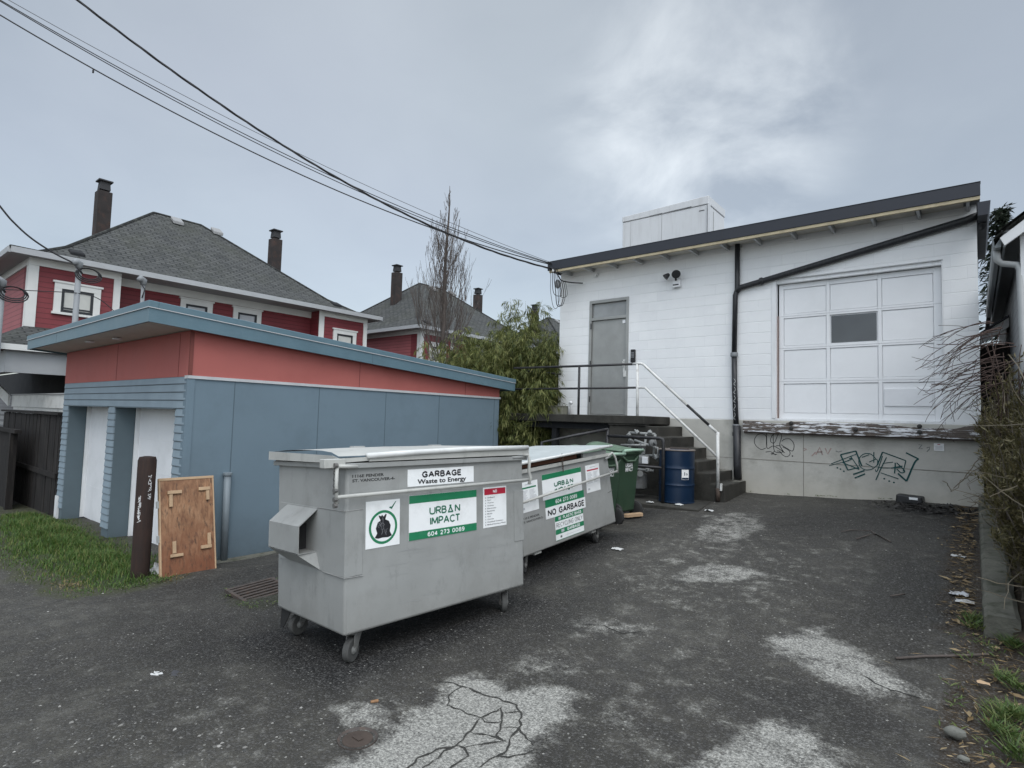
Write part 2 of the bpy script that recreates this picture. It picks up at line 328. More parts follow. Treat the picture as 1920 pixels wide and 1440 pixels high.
# ------------------------------------------------------------------ geometry helpers
class MB:
    def __init__(s): s.v = []; s.f = []; s.uv = None
    def add(s, vs, fs):
        o = len(s.v); s.v += [tuple(p) for p in vs]; s.f += [tuple(i + o for i in f) for f in fs]; return s
    def box(s, x0, y0, z0, x1, y1, z1):
        return s.add([(x0, y0, z0), (x1, y0, z0), (x1, y1, z0), (x0, y1, z0), (x0, y0, z1), (x1, y0, z1), (x1, y1, z1), (x0, y1, z1)],
                     [(3, 2, 1, 0), (4, 5, 6, 7), (0, 1, 5, 4), (1, 2, 6, 5), (2, 3, 7, 6), (3, 0, 4, 7)])
    def hexa(s, pts):   # 4 bottom (ccw from above), 4 top
        return s.add(pts, [(3, 2, 1, 0), (4, 5, 6, 7), (0, 1, 5, 4), (1, 2, 6, 5), (2, 3, 7, 6), (3, 0, 4, 7)])
    def beam(s, a, b, w, h, up=(0, 0, 1)):
        a, b = Vector(a), Vector(b); d = (b - a).normalized(); u = Vector(up); r = d.cross(u)
        if r.length < 1e-4: r = d.cross(Vector((1, 0, 0)))
        r.normalize(); u = r.cross(d); r *= w / 2; u *= h / 2
        p = [a - r - u, a + r - u, a + r + u, a - r + u, b - r - u, b + r - u, b + r + u, b - r + u]
        return s.add(p, [(0, 1, 2, 3), (7, 6, 5, 4), (1, 0, 4, 5), (2, 1, 5, 6), (3, 2, 6, 7), (0, 3, 7, 4)])
    def quad(s, a, b, c, d): return s.add([a, b, c, d], [(0, 1, 2, 3)])
    def prism(s, poly, d0, d1, axis='y'):
        """poly in the plane across the axis: y -> (x,z), x -> (y,z), z -> (x,y)"""
        def m(p, d): return (p[0], d, p[1]) if axis == 'y' else ((d, p[0], p[1]) if axis == 'x' else (p[0], p[1], d))
        n = len(poly); vs = [m(p, d0) for p in poly] + [m(p, d1) for p in poly]
        return s.add(vs, [tuple(range(n - 1, -1, -1)), tuple(range(n, 2 * n))] + [(i, (i + 1) % n, n + (i + 1) % n, n + i) for i in range(n)])
    def tube(s, pts, r, n=8, cap=True):
        pts = [Vector(p) for p in pts]; m = len(pts); rs = r if isinstance(r, (list, tuple)) else [r] * m
        vs = []; prev = None
        for i, p in enumerate(pts):
            d = (pts[min(i + 1, m - 1)] - pts[max(i - 1, 0)])
            d = d.normalized() if d.length > 1e-9 else Vector((0, 0, 1))
            if prev is None:
                a = Vector((0, 0, 1)) if abs(d.z) < .9 else Vector((1, 0, 0)); u = d.cross(a).normalized()
            else:
                u = prev - d * prev.dot(d); u = u.normalized() if u.length > 1e-6 else d.orthogonal().normalized()
            prev = u; w = d.cross(u)
            for k in range(n):
                t = 2 * PI * k / n; vs.append(p + (u * math.cos(t) + w * math.sin(t)) * rs[i])
        fs = [(i * n + k, i * n + (k + 1) % n, (i + 1) * n + (k + 1) % n, (i + 1) * n + k) for i in range(m - 1) for k in range(n)]
        if cap and n > 2: fs += [tuple(range(n - 1, -1, -1)), tuple((m - 1) * n + k for k in range(n))]
        return s.add(vs, fs)
    def lathe(s, prof, c=(0, 0, 0), n=24, axis='z', cap=True):
        vs = []
        for r, h in prof:
            for k in range(n):
                t = 2 * PI * k / n; a, b = r * math.cos(t), r * math.sin(t)
                q = (a, b, h) if axis == 'z' else ((h, a, b) if axis == 'x' else (b, h, a))
                vs.append((q[0] + c[0], q[1] + c[1], q[2] + c[2]))
        m = len(prof); fs = [(i * n + k, i * n + (k + 1) % n, (i + 1) * n + (k + 1) % n, (i + 1) * n + k) for i in range(m - 1) for k in range(n)]
        if cap: fs += [tuple(range(n - 1, -1, -1)), tuple((m - 1) * n + k for k in range(n))]
        return s.add(vs, fs)
    def ball(s, c, r, sx=1, sy=1, sz=1, n=8, jit=0):
        vs = []; fs = []
        for i in range(n + 1):
            ph = PI * i / n
            for k in range(n * 2 if 0 < i < n else 1):
                t = PI * k / n; j = 1 + random.uniform(-jit, jit)
                vs.append((c[0] + r * sx * j * math.sin(ph) * math.cos(t), c[1] + r * sy * j * math.sin(ph) * math.sin(t), c[2] + r * sz * j * math.cos(ph)))
        N = 2 * n
        for k in range(N): fs.append((0, 1 + k, 1 + (k + 1) % N))
        for i in range(n - 2):
            for k in range(N):
                a = 1 + i * N; fs.append((a + k, a + N + k, a + N + (k + 1) % N, a + (k + 1) % N))
        last = len(vs) - 1; a = 1 + (n - 2) * N
        for k in range(N): fs.append((a + k, last, a + (k + 1) % N))
        return s.add(vs, fs)
    def stroke(s, pts, w, f):
        """flat ribbon along 2D pts; f maps (a, b) to 3D"""
        pts = [Vector(p) for p in pts]; m = len(pts); L = []; R = []
        for i, p in enumerate(pts):
            d = pts[min(i + 1, m - 1)] - pts[max(i - 1, 0)]; d = d.normalized() if d.length > 1e-9 else Vector((1, 0))
            q = Vector((-d.y, d.x)) * w / 2; L.append(p + q); R.append(p - q)
        vs = [f(*p) for p in L] + [f(*p) for p in R]
        return s.add(vs, [(i, m + i, m + i + 1, i + 1) for i in range(m - 1)])

def thing(name, label, cat, loc=(0, 0, 0), group=None, local=None):
    """an Empty at the thing's base; parts are given in world coordinates unless local (a rotation matrix) is set"""
    o = bpy.data.objects.new(name, None); C.objects.link(o); o.empty_display_size = .1
    o['label'] = label; o['category'] = cat
    if group: o['group'] = group
    M_ = Matrix.Translation(loc)
    if local is not None: M_ = M_ @ local.to_4x4()
    o.matrix_world = M_; INV[o.name] = Matrix.Identity(4) if local is not None else Matrix.Translation(loc).inverted()
    return o
INV = {}
SPLIT = {'hinge', 'worn_tread', 'lid_skirt', 'side_plate', 'pier', 'stop_strip', 'bay_wall', 'porch_post', 'nut', 'weld_bead', 'panel_joint', 'fascia_seam', 'fascia_joint', 'seam', 'corner_foot', 'side_bracket'}
def pieces(mb):
    par = list(range(len(mb.v)))
    def find(a):
        while par[a] != a: par[a] = par[par[a]]; a = par[a]
        return a
    for f in mb.f:
        for q in f[1:]: par[find(q)] = find(f[0])
    groups = {}
    for f in mb.f: groups.setdefault(find(f[0]), []).append(f)
    out = []
    for fs in groups.values():
        m = MB(); ids = {}
        for f in fs:
            for q in f:
                if q not in ids: ids[q] = len(m.v); m.v.append(mb.v[q])
            m.f.append(tuple(ids[q] for q in f))
        out.append(m)
    return out
def obj(name, mb, mat, parent=None, smooth=False, bevel=0, label=None, seg=1, solid=0):
    if name in SPLIT and isinstance(mb, MB):
        ps_ = pieces(mb)
        if len(ps_) > 1: return [obj1(name, p, mat, parent, smooth, bevel, label, seg, solid) for p in ps_][0]
    return obj1(name, mb, mat, parent, smooth, bevel, label, seg, solid)
def obj1(name, mb, mat, parent=None, smooth=False, bevel=0, label=None, seg=1, solid=0):
    me = bpy.data.meshes.new(name)
    if isinstance(mb, MB):
        me.from_pydata(mb.v, [], mb.f)
    else: me = mb; me.name = name
    if mat: me.materials.clear(); me.materials.append(MT[mat] if isinstance(mat, str) else mat)
    if smooth:
        me.polygons.foreach_set('use_smooth', [True] * len(me.polygons))
    me.update()
    o = bpy.data.objects.new(name, me); C.objects.link(o)
    if parent is not None:
        o.parent = parent
        if parent.name in INV: o.matrix_parent_inverse = INV[parent.name]
    if smooth == 'auto':
        me.set_sharp_from_angle(angle=math.radians(35))
    if solid:
        sm_ = o.modifiers.new('Thickness', 'SOLIDIFY'); sm_.thickness = solid
    if bevel:
        b = o.modifiers.new('Bevel', 'BEVEL'); b.width = bevel; b.segments = seg; b.limit_method = 'ANGLE'; b.angle_limit = math.radians(40); b.use_clamp_overlap = True
    if label: o['label'] = label
    return o
def tag(o, label, cat, group=None):
    o['label'] = label; o['category'] = cat
    if group: o['group'] = group
    return o
def kind(o, k): o['kind'] = k; return o
def copy_tree(o, parent=None):
    c = o.copy(); C.objects.link(c); c.parent = parent
    if o.name in INV: INV[c.name] = INV[o.name]
    for ch in list(o.children):
        d = copy_tree(ch, c); d.matrix_parent_inverse = ch.matrix_parent_inverse.copy()
    return c

def text_mesh(body, bold=0., space=1., line=.9, align='LEFT'):
    cu = bpy.data.curves.new('lettering', 'FONT'); cu.body = body; cu.size = 1; cu.offset = bold; cu.space_character = space; cu.space_line = line; cu.align_x = align; cu.resolution_u = 3
    o = bpy.data.objects.new('lettering', cu); C.objects.link(o)
    dg = bpy.context.evaluated_depsgraph_get(); me = bpy.data.meshes.new_from_object(o.evaluated_get(dg))
    vs = [tuple(v.co) for v in me.vertices]; fs = [tuple(p.vertices) for p in me.polygons]
    bpy.data.objects.remove(o); bpy.data.curves.remove(cu); bpy.data.meshes.remove(me)
    return vs, fs
def fit_text(mb, body, x0, z0, x1, z1, f, bold=0., space=1., line=.9, align='LEFT'):
    """lettering stretched to the rectangle; f maps (a, b) to 3D"""
    vs, fs = text_mesh(body, bold, space, line, align)
    ax = [v[0] for v in vs]; ay = [v[1] for v in vs]; a0, a1, b0, b1 = min(ax), max(ax), min(ay), max(ay)
    mb.add([f(x0 + (v[0] - a0) / (a1 - a0) * (x1 - x0), z0 + (v[1] - b0) / (b1 - b0) * (z1 - z0)) for v in vs], fs); return mb
def rect(mb, x0, z0, x1, z1, f): return mb.add([f(x0, z0), f(x1, z0), f(x1, z1), f(x0, z1)], [(0, 1, 2, 3)])
def ring(mb, cx, cz, r0, r1, f, n=40, sx=1):
    vs = [f(cx + r * sx * math.cos(2 * PI * k / n), cz + r * math.sin(2 * PI * k / n)) for r in (r0, r1) for k in range(n)]
    return mb.add(vs, [(k, (k + 1) % n, n + (k + 1) % n, n + k) for k in range(n)])
def poly(mb, pts, f): return mb.add([f(*p) for p in pts], [tuple(range(len(pts)))])

# ------------------------------------------------------------------ ground
def ss(a, b, x):
    t = min(1, max(0, (x - a) / (b - a))); return t * t * (3 - 2 * t)
def lerp(x, xs, ys):
    if x <= xs[0]: return ys[0]
    for i in range(len(xs) - 1):
        if x <= xs[i + 1]: return ys[i] + (ys[i + 1] - ys[i]) * (x - xs[i]) / (xs[i + 1] - xs[i])
    return ys[-1]
def g(x, y):
    gx = lerp(x, [-40, -14, -8, -4.5, -3.4, 0, 3], [-1, -.45, -.31, -.06, 0, .03, .05])
    return gx + lerp(y, [4.2, 11], [0, 1]) * ss(-7.5, -4.5, x) * (.49 + .1 * ss(-3.3, -.3, x))
def gn(x, y, s=.03): return g(x, y) + s * (noise.noise((x * .9, y * .9, 3.)) )
def inpoly(x, y, p):
    c = False; j = len(p) - 1
    for i in range(len(p)):
        if (p[i][1] > y) != (p[j][1] > y) and x < (p[j][0] - p[i][0]) * (y - p[i][1]) / (p[j][1] - p[i][1]) + p[i][0]: c = not c
        j = i
    return c
def pdist(x, y, p):
    """signed distance: positive inside"""
    d = 1e9; n = len(p)
    for i in range(n):
        ax, ay = p[i]; bx, by = p[(i + 1) % n]; dx, dy = bx - ax, by - ay; L = dx * dx + dy * dy
        t = max(0, min(1, ((x - ax) * dx + (y - ay) * dy) / L)) if L else 0
        d = min(d, math.hypot(x - ax - t * dx, y - ay - t * dy))
    return d if inpoly(x, y, p) else -d
PATCH = [([(-2.48, 1.93), (-2.55, 2.15), (-2.55, 2.4), (-2.69, 2.77), (-2.59, 2.91), (-2.33, 2.94), (-2.07, 3.17), (-1.87, 2.98), (-1.86, 2.68), (-1.8, 2.46), (-1.6, 2.2), (-1.9, 1.6), (-2.35, 1.5)], 1.),
 ([(-2.78, 1.9), (-2.89, 2.08), (-2.78, 2.35), (-2.64, 2.22), (-2.6, 2.02)], .75),
 ([(-2.67, 4.02), (-2.75, 4.27), (-2.54, 4.45), (-2.08, 4.54), (-2.07, 4.36), (-2.25, 4.12), (-2.54, 3.98)], .5),
 ([(-2.5, 5.56), (-2.51, 6.11), (-2.33, 6.45), (-1.95, 6.53), (-1.63, 6.35), (-1.8, 6.02), (-2.22, 5.69)], .68),
 ([(-1.27, 4.8), (-1.12, 5.14), (-0.95, 5.36), (-0.86, 5.15), (-0.58, 4.88), (-0.28, 4.58), (-0.55, 4.35), (-0.83, 4.43), (-1.0, 4.58), (-1.18, 4.6)], .9),
 ([(-1.2, 2.6), (-1.08, 3.16), (-1.01, 3.59), (-0.81, 3.72), (-0.63, 3.63), (-0.45, 3.2), (-.7, 2.5)], .8),
 ([(-2.53, 3.07), (-2.64, 3.45), (-2.44, 3.71), (-2.07, 3.49), (-2.1, 3.14)], .42),
 ([(-2.83, 7.06), (-3.08, 7.89), (-3.26, 8.8), (-2.64, 9.35), (-2.22, 8.37), (-2.31, 7.52)], .5),
 ([(-1.74, 2.94), (-1.7, 3.13), (-1.56, 3.18), (-1.5, 3.0)], .5), ([(-3.24, 2.32), (-3.2, 2.47), (-3.06, 2.43), (-3.12, 2.28)], .5)]
PBOX = [(min(a for a, b in p) - .5, max(a for a, b in p) + .5, min(b for a, b in p) - .5, max(b for a, b in p) + .5) for p, w in PATCH]
GRASS = [(-16.5, 3.2), (-7.9, 3.05), (-7.45, 2.75), (-7.15, 2.25), (-7.4, 1.95), (-8.1, 1.85), (-9.3, 1.75), (-10.6, 1.7), (-13.5, 2.0), (-16.5, 2.1)]
DRAINM = [(-6.25, 3.35), (-5.3, 3.3), (-5.2, 2.75), (-5.6, 2.65), (-6.2, 2.85)]
def mask(x, y):
    r = 0
    for (p, w), b in zip(PATCH, PBOX):
        if b[0] < x < b[1] and b[2] < y < b[3]:
            d = pdist(x, y, p) + .05 * noise.noise((x * 5, y * 5, 1)); r = max(r, w * ss(-.17, .15, d))
    for cx, cy, rx, ry, w in ((-2.2, 6.3, 1.5, 2.4, .28), (-1.6, 3.6, 1.5, 1.5, .18), (-3.2, 1.6, 1.2, .7, .15), (-1.0, 6.8, .8, 2.2, .14)): r = max(r, w * ss(1, .35, math.hypot((x - cx) / rx, (y - cy) / ry)))
    so = ss(-.28, -.02, x + .12 * noise.noise((y * 2.1, x * 2, 5.))) if y > 2 else 0
    so = max(so, 0)
    if y > 5.7: so = ss(-.45, -.12, x + .1 * noise.noise((y * 2.1, 3, 5.))) * .9
    gr = 0
    if x < -6.6: gr = ss(-.55, .15, pdist(x, y, GRASS) + .15 * noise.noise((x * 2, y * 2, 9)))
    if -6.6 < x < -5 and 2.3 < y < 3.7: gr = max(gr, .8 * ss(-.25, .12, pdist(x, y, DRAINM)))
    dk = 0
    dk = max(dk, .9 * ss(.75, .2, math.hypot((x + .55) / 1.1, (y - 10.45) / .95)))            # wet leaf litter by the kerb
    dk = max(dk, ss(.4, -.05, max(abs(x + 3.85) - .6, abs(y - 3.3) - 1.05)))              # stain and contact shade painted in under the dumpsters
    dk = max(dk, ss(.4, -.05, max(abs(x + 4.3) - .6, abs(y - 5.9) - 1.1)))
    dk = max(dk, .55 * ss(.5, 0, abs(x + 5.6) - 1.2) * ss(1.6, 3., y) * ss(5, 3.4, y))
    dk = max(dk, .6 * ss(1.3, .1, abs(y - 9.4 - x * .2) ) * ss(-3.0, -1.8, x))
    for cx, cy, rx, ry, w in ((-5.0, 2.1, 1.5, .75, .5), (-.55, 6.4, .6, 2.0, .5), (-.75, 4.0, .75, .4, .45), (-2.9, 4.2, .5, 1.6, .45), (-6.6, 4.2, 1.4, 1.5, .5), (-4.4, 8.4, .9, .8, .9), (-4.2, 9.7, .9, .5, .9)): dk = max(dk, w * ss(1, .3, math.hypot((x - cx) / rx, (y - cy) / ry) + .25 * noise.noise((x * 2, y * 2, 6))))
    return r, so, gr, dk
def axis(lo, segs):
    out = [lo]
    for end, step in segs:
        n = max(1, round((end - out[-1]) / step)); a = out[-1]
        out += [a + (end - a) * (i + 1) / n for i in range(n)]
    return out
xs = axis(-400, [(-60, 60), (-18, 3), (-9, .3), (-5.2, .12), (.5, .055), (3, .25), (20, 3), (400, 70)])
ys = axis(-60, [(-6, 9), (.6, .6), (7, .055), (11.2, .08), (14, .5), (40, 3), (400, 60)])
gm = MB(); cols = []
for y in ys:
    for x in xs:
        near = -18 < x < 3 and -6 < y < 14
        gm.v.append((x, y, gn(x, y, .022) if near else g(x, y)))
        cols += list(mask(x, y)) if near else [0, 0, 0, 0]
nx = len(xs)
gm.f = [(j * nx + i, j * nx + i + 1, (j + 1) * nx + i + 1, (j + 1) * nx + i) for j in range(len(ys) - 1) for i in range(nx - 1)]
ground = obj('ground', gm, 'asphalt', smooth=True); kind(ground, 'structure')
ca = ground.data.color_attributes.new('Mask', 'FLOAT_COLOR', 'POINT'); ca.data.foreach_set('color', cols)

# cracks in the worn patch, as thin dark ribbons lying on it
CR = [[(-2.75, 2.68), (-2.58, 2.74), (-2.37, 2.77), (-2.19, 2.79), (-2.1, 2.74), (-2.02, 2.63), (-1.96, 2.48), (-1.92, 2.38), (-1.92, 2.18)],
 [(-2.58, 2.74), (-2.57, 2.6), (-2.48, 2.5), (-2.39, 2.52), (-2.23, 2.54), (-2.22, 2.67), (-2.23, 2.72)], [(-2.23, 2.72), (-2.15, 2.63), (-2.04, 2.46), (-1.97, 2.45)],
 [(-2.23, 2.54), (-2.19, 2.52), (-2.12, 2.6)], [(-2.23, 2.54), (-2.2, 2.43), (-2.16, 2.3), (-2.15, 2.23), (-2.2, 2.08), (-2.17, 1.9)],
 [(-2.16, 2.3), (-2.19, 2.39), (-2.1, 2.42), (-1.97, 2.45)], [(-2.15, 2.23), (-2.09, 2.26), (-2.03, 2.21), (-2.02, 2.12), (-2.04, 2.0)], [(-2.15, 2.23), (-2.13, 2.1), (-2.12, 1.98)],
 [(-2.08, 2.54), (-2.01, 2.61), (-1.89, 2.54), (-1.85, 2.52)], [(-2.18, 2.67), (-2.11, 2.75)], [(-2.09, 2.26), (-2.03, 2.39), (-1.97, 2.45)], [(-1.92, 2.3), (-1.84, 2.4), (-1.8, 2.5)],
 [(-.62, 4.6), (-.45, 4.5), (-.25, 4.5)], [(-2.6, 4.2), (-2.45, 4.3), (-2.25, 4.25), (-2.1, 4.4)], [(-2.5, 8.6), (-2.2, 8.55), (-1.9, 8.75)]]
cm = MB()
for ci, c in enumerate(CR):
    pts = []
    for a, b in zip(c, c[1:]):
        n = max(2, int(math.dist(a, b) / .018))
        for k in range(n):
            t = k / n; x, y = a[0] + (b[0] - a[0]) * t, a[1] + (b[1] - a[1]) * t
            pts.append((x + .022 * noise.noise((x * 16, y * 16, 2)), y + .022 * noise.noise((x * 16, y * 16, 7))))
    pts.append(c[-1])
    m = len(pts); L = []; R = []
    for i, p in enumerate(pts):
        a, b = Vector(pts[max(i - 1, 0)]), Vector(pts[min(i + 1, m - 1)]); d = (b - a).normalized()
        w = .0048 * (1 + 1.1 * noise.noise((p[0] * 22, p[1] * 22, 4))) * min(1, .3 + min(i, m - 1 - i) * .25); w = max(w, .0015)
        L.append((p[0] - d.y * w, p[1] + d.x * w)); R.append((p[0] + d.y * w, p[1] - d.x * w))
    cm.add([(x, y, gn(x, y, .022) + .004) for x, y in L + R], [(i, m + i, m + i + 1, i + 1) for i in range(m - 1)])
P('crack_dirt', (.030, .029, .026), .95, .4, 30)
kind(obj('pavement_cracks', cm, 'crack_dirt'), 'structure')

# soil bank behind the kerb
sb = MB(); sx = [.2 + .12 * i for i in range(28)]; sy = [1.5 + .2 * i for i in range(80)]
for y in sy:
    for i, x in enumerate(sx):
        h = g(x, y) + (.02 if y < 5.7 else .14) + .05 * noise.noise((x * 3, y * 3, 1)) + .02 * noise.noise((x * 13, y * 13, 1)) - (.06 if i == 0 else 0)
        sb.v.append((x, y, h))
n_ = len(sx); sb.f = [(j * n_ + i, j * n_ + i + 1, (j + 1) * n_ + i + 1, (j + 1) * n_ + i) for j in range(len(sy) - 1) for i in range(n_ - 1)]
P('soil', (.028, .021, .014), .95, .4, 9, fine=60, fb=.6, dirt=(.075, .05, .03), dirt_amt=.7)
kind(obj('soil_bank', sb, 'soil', smooth=True), 'structure')
# concrete pad under the drum
pd = MB().hexa([(-5.35, 8.96, .20), (-3.42, 8.93, .20), (-3.52, 9.84, .24), (-5.35, 9.84, .24), (-5.35, 8.97, .345), (-3.41, 8.93, .372), (-3.52, 9.84, .405), (-5.35, 9.84, .38)])
kind(obj('concrete_pad', pd, 'concrete_dark', bevel=.012), 'structure')
def padz(x, y): return .372 + (y - 8.93) * .036 - (x + 3.42) * -.012
# ------------------------------------------------------------------ white block building
YF = 11.0
bld = thing('block_building', 'white painted concrete block building with grey foundation and dark flat roof edge', 'building', (-3.75, YF, .5))
w = MB()
for x0, x1, z0, z1 in ((-7.58, -6.76, 1.83, 5.2), (-6.76, -5.77, 4.45, 5.2), (-5.77, -2.81, 1.83, 5.2), (-2.81, -.34, 4.40, 5.2), (-.34, .08, 1.83, 5.2)):
    w.box(x0, YF, z0, x1, YF + .2, z1)
w.box(-7.58, YF + .2, 1.83, -7.38, 24, 5.2); w.box(-.12, YF + .2, 1.83, .08, 24, 5.2); w.box(-7.38, 23.8, 1.83, -.12, 24, 5.2)
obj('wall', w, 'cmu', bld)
fd = MB().box(-7.6, YF - .015, -.6, .1, 24.02, 1.828)
found = obj('foundation', fd, 'concrete', bld, bevel=.01)
fj = MB(); fj.box(-3.3, YF - .0185, 1.105, .09, YF - .0145, 1.117); fj.box(-2.335, YF - .0185, .5, -2.325, YF - .0145, 1.6); fj.box(-4.6, YF - .0185, 1.105, -3.3, YF - .0145, 1.113)
P('joint_grey', (.22, .21, .185), .9, .3, 6); obj('form_joint', fj, 'joint_grey', found)
rf = MB().box(-7.56, YF - .5, 5.2, .12, 24.2, 5.355); obj('roof', rf, 'soffit_grey', bld)
fa = MB().box(-7.58, YF - .525, 5.165, .125, YF - .502, 5.362); fa.box(-7.60, YF - .525, 5.165, -7.581, 24.2, 5.362); fa.box(-7.6, YF - .53, 5.363, .13, YF - .4, 5.375)
obj('fascia', fa, 'fascia_dark', bld, bevel=.004)
fs_ = MB()
for x in (-6.55, -3.6, -1.2): fs_.box(x, YF - .5275, 5.168, x + .006, YF - .524, 5.36)
obj('fascia_seam', fs_, 'lamp_dark', bld)
obj('trim_board', MB().box(-7.56, YF - .512, 5.11, .12, YF - .47, 5.163), 'wood_trim', bld, bevel=.003)
for i in range(13):
    x = -7.3 + i * .605
    obj('rafter_tail', MB().box(x, YF - .468, 5.105, x + .04, YF - .002, 5.198), 'unit_grey', bld)
for i in range(40, 0): pass
rs = MB()   # rough stained boards of the soffit
for i in range(12): rs.box(-7.25 + i * .605, YF - .46, 5.185, -6.73 + i * .605, YF - .004, 5.197)
obj('soffit_board', rs, 'shed_soffit', bld)
# entrance door
df = MB()
df.box(-6.76, YF - .02, 1.86, -6.70, YF + .12, 4.45); df.box(-5.83, YF - .02, 1.86, -5.77, YF + .12, 4.45)
df.box(-6.70, YF - .02, 4.38, -5.83, YF + .12, 4.45); df.box(-6.70, YF - .018, 3.99, -5.83, YF + .11, 4.055); df.box(-6.70, YF - .01, 1.85, -5.83, YF + .1, 1.875)
door = obj('door', MB().box(-6.695, YF + .03, 1.885, -5.835, YF + .075, 3.985), 'galv', bld, bevel=.003)
obj('door_frame', df, 'galv', bld, bevel=.004)
obj('transom_pane', MB().box(-6.695, YF + .05, 4.06, -5.835, YF + .06, 4.375), 'glass_grey', bld)
hd = MB().box(-5.905, YF + .018, 2.80, -5.855, YF + .031, 3.08); hd.tube([(-5.88, YF + .02, 3.05), (-5.88, YF - .03, 3.04), (-5.88, YF - .035, 2.93), (-5.88, YF + .02, 2.92)], .011, 8)
hd.box(-5.87, YF - .032, 2.70, -5.80, YF - .0205, 2.83)
obj('handle', hd, 'bin_white', door, bevel=.002)
hg = MB()
for z in (2.15, 2.95, 3.8): hg.box(-6.715, YF - .034, z, -6.69, YF - .0205, z + .13)
obj('hinge', hg, 'lamp_dark', door)
obj('closer_plate', MB().box(-5.93, YF + .015, 3.88, -5.86, YF + .031, 3.95), 'white_trim', door)
# sectional garage door
gd = thing('sectional_door', 'white panelled overhead garage door with one dark window pane', 'garage door', (-1.58, YF, 1.85))
gx0, gx1, gz0, gz1 = -2.76, -.36, 1.87, 4.33
obj('door_backing', MB().box(gx0, YF + .13, gz0, gx1, YF + .16, gz1), 'garage_white', gd)
cxs = [(-2.68, -1.985), (-1.93, -1.22), (-1.165, -.47)]; rzs = [(1.97, 2.50), (2.585, 3.115), (3.19, 3.70), (3.775, 4.24)]
st = MB(); ed = [gx0] + [v for c in cxs for v in c] + [gx1]
for k in range(0, 8, 2): st.box(ed[k], YF + .105, gz0, ed[k + 1], YF + .129, gz1)
rl = MB(); ez = [gz0] + [v for c in rzs for v in c] + [gz1]
for k in range(0, 10, 2):
    rl = MB()
    for c in cxs: rl.box(c[0], YF + .105, ez[k], c[1], YF + .129, ez[k + 1])
    obj('rail', rl, 'garage_white', gd, bevel=.004)
obj('stile', st, 'garage_white', gd, bevel=.004)
sl = MB()
for z in (2.54, 3.15, 3.737): sl.box(gx0, YF + .1025, z, gx1, YF + .1045, z + .006)
obj('section_gap', sl, 'unit_grey', gd)
for r, (a, b) in enumerate(rzs):
    for c, (p, q) in enumerate(cxs):
        if r == 2 and c == 1: obj('window_pane', MB().box(p + .02, YF + .118, a + .02, q - .02, YF + .126, b - .02), 'glass_dark', gd)
        else: obj('panel', MB().box(p + .006, YF + .117, a + .006, q - .006, YF + .1285, b - .006), 'garage_white', gd, bevel=.006)
pb = MB().box(-1.14, YF + .098, 2.11, -.50, YF + .1165, 2.40); obj('patch_board', pb, 'door_white', gd, bevel=.004)
obj('sill', MB().box(-2.805, YF - .008, 1.8285, -.345, YF + .16, 1.8685), 'white_trim', gd, bevel=.004)
jm = MB().box(-2.86, YF - .012, 1.87, -2.78, YF + .10, 4.42); jm.box(-.36, YF + .0, 1.86, -.335, YF + .1, 4.40); jm.box(-2.78, YF + .02, 4.335, -.36, YF + .10, 4.41)
obj('door_jamb', jm, 'white_trim', gd, bevel=.004)
obj('weather_strip', MB().box(-2.778, YF + .06, 1.87, -2.765, YF + .10, 3.75), 'spray_red', gd)
lt = MB(); lt.box(-2.84, YF - .012, 4.402, -.34, YF - .001, 4.42); obj('lintel', lt, 'unit_grey', gd, bevel=.003)
# timber dock bumper
tb = thing('dock_bumper', 'weathered timber beam with peeling white paint bolted below the garage door', 'timber beam', (-1.63, 10.9, 1.6))
tm = MB(); N_ = 60
prof = []
for i in range(N_ + 1):
    x = -3.33 + 3.40 * i / N_
    top = 1.815 + .010 * noise.noise((x * 3, 1, 1)) - .05 * ss(-1.1, -.75, x) * ss(-.05, -.25, x) * (1 + .5 * noise.noise((x * 9, 2, 2))) - .04 * ss(-2.5, -2.65, x) * ss(-3.1, -2.9, x)
    bot = 1.615 + .012 * noise.noise((x * 4, 5, 1)); dy = .012 * noise.noise((x * 5, 8, 1))
    prof.append((x, top, bot, dy))
for x, t, b, d in prof: tm.v += [(x, YF - .13 + d, b), (x, YF - .13 + d * .3, (t + b) / 2), (x, YF - .115 + d, t), (x, YF - .016, t), (x, YF - .016, b)]
for i in range(N_):
    for k in range(5): tm.f.append((i * 5 + k, i * 5 + (k + 1) % 5, (i + 1) * 5 + (k + 1) % 5, (i + 1) * 5 + k))
tm.f += [(0, 1, 2, 3, 4), tuple(N_ * 5 + k for k in (4, 3, 2, 1, 0))]
beam = obj('beam', tm, 'timber', tb)
obj('base_strip', MB().box(-3.32, YF - .10, 1.588, .06, YF - .016, 1.612), 'bark', tb)
for x, z in ((-2.50, 1.79), (-2.50, 1.70), (-1.52, 1.71), (-.66, 1.79), (-.66, 1.70)):
    o = obj('bolt', MB().lathe([(.034, 0), (.034, .012), (.018, .016), (.016, .03)], (0, 0, 0), 12, 'z'), 'brass', tb)
    o.matrix_parent_inverse = INV[tb.name]; o.location = (x, YF - .125, z); o.rotation_euler = (PI / 2, 0, 0)
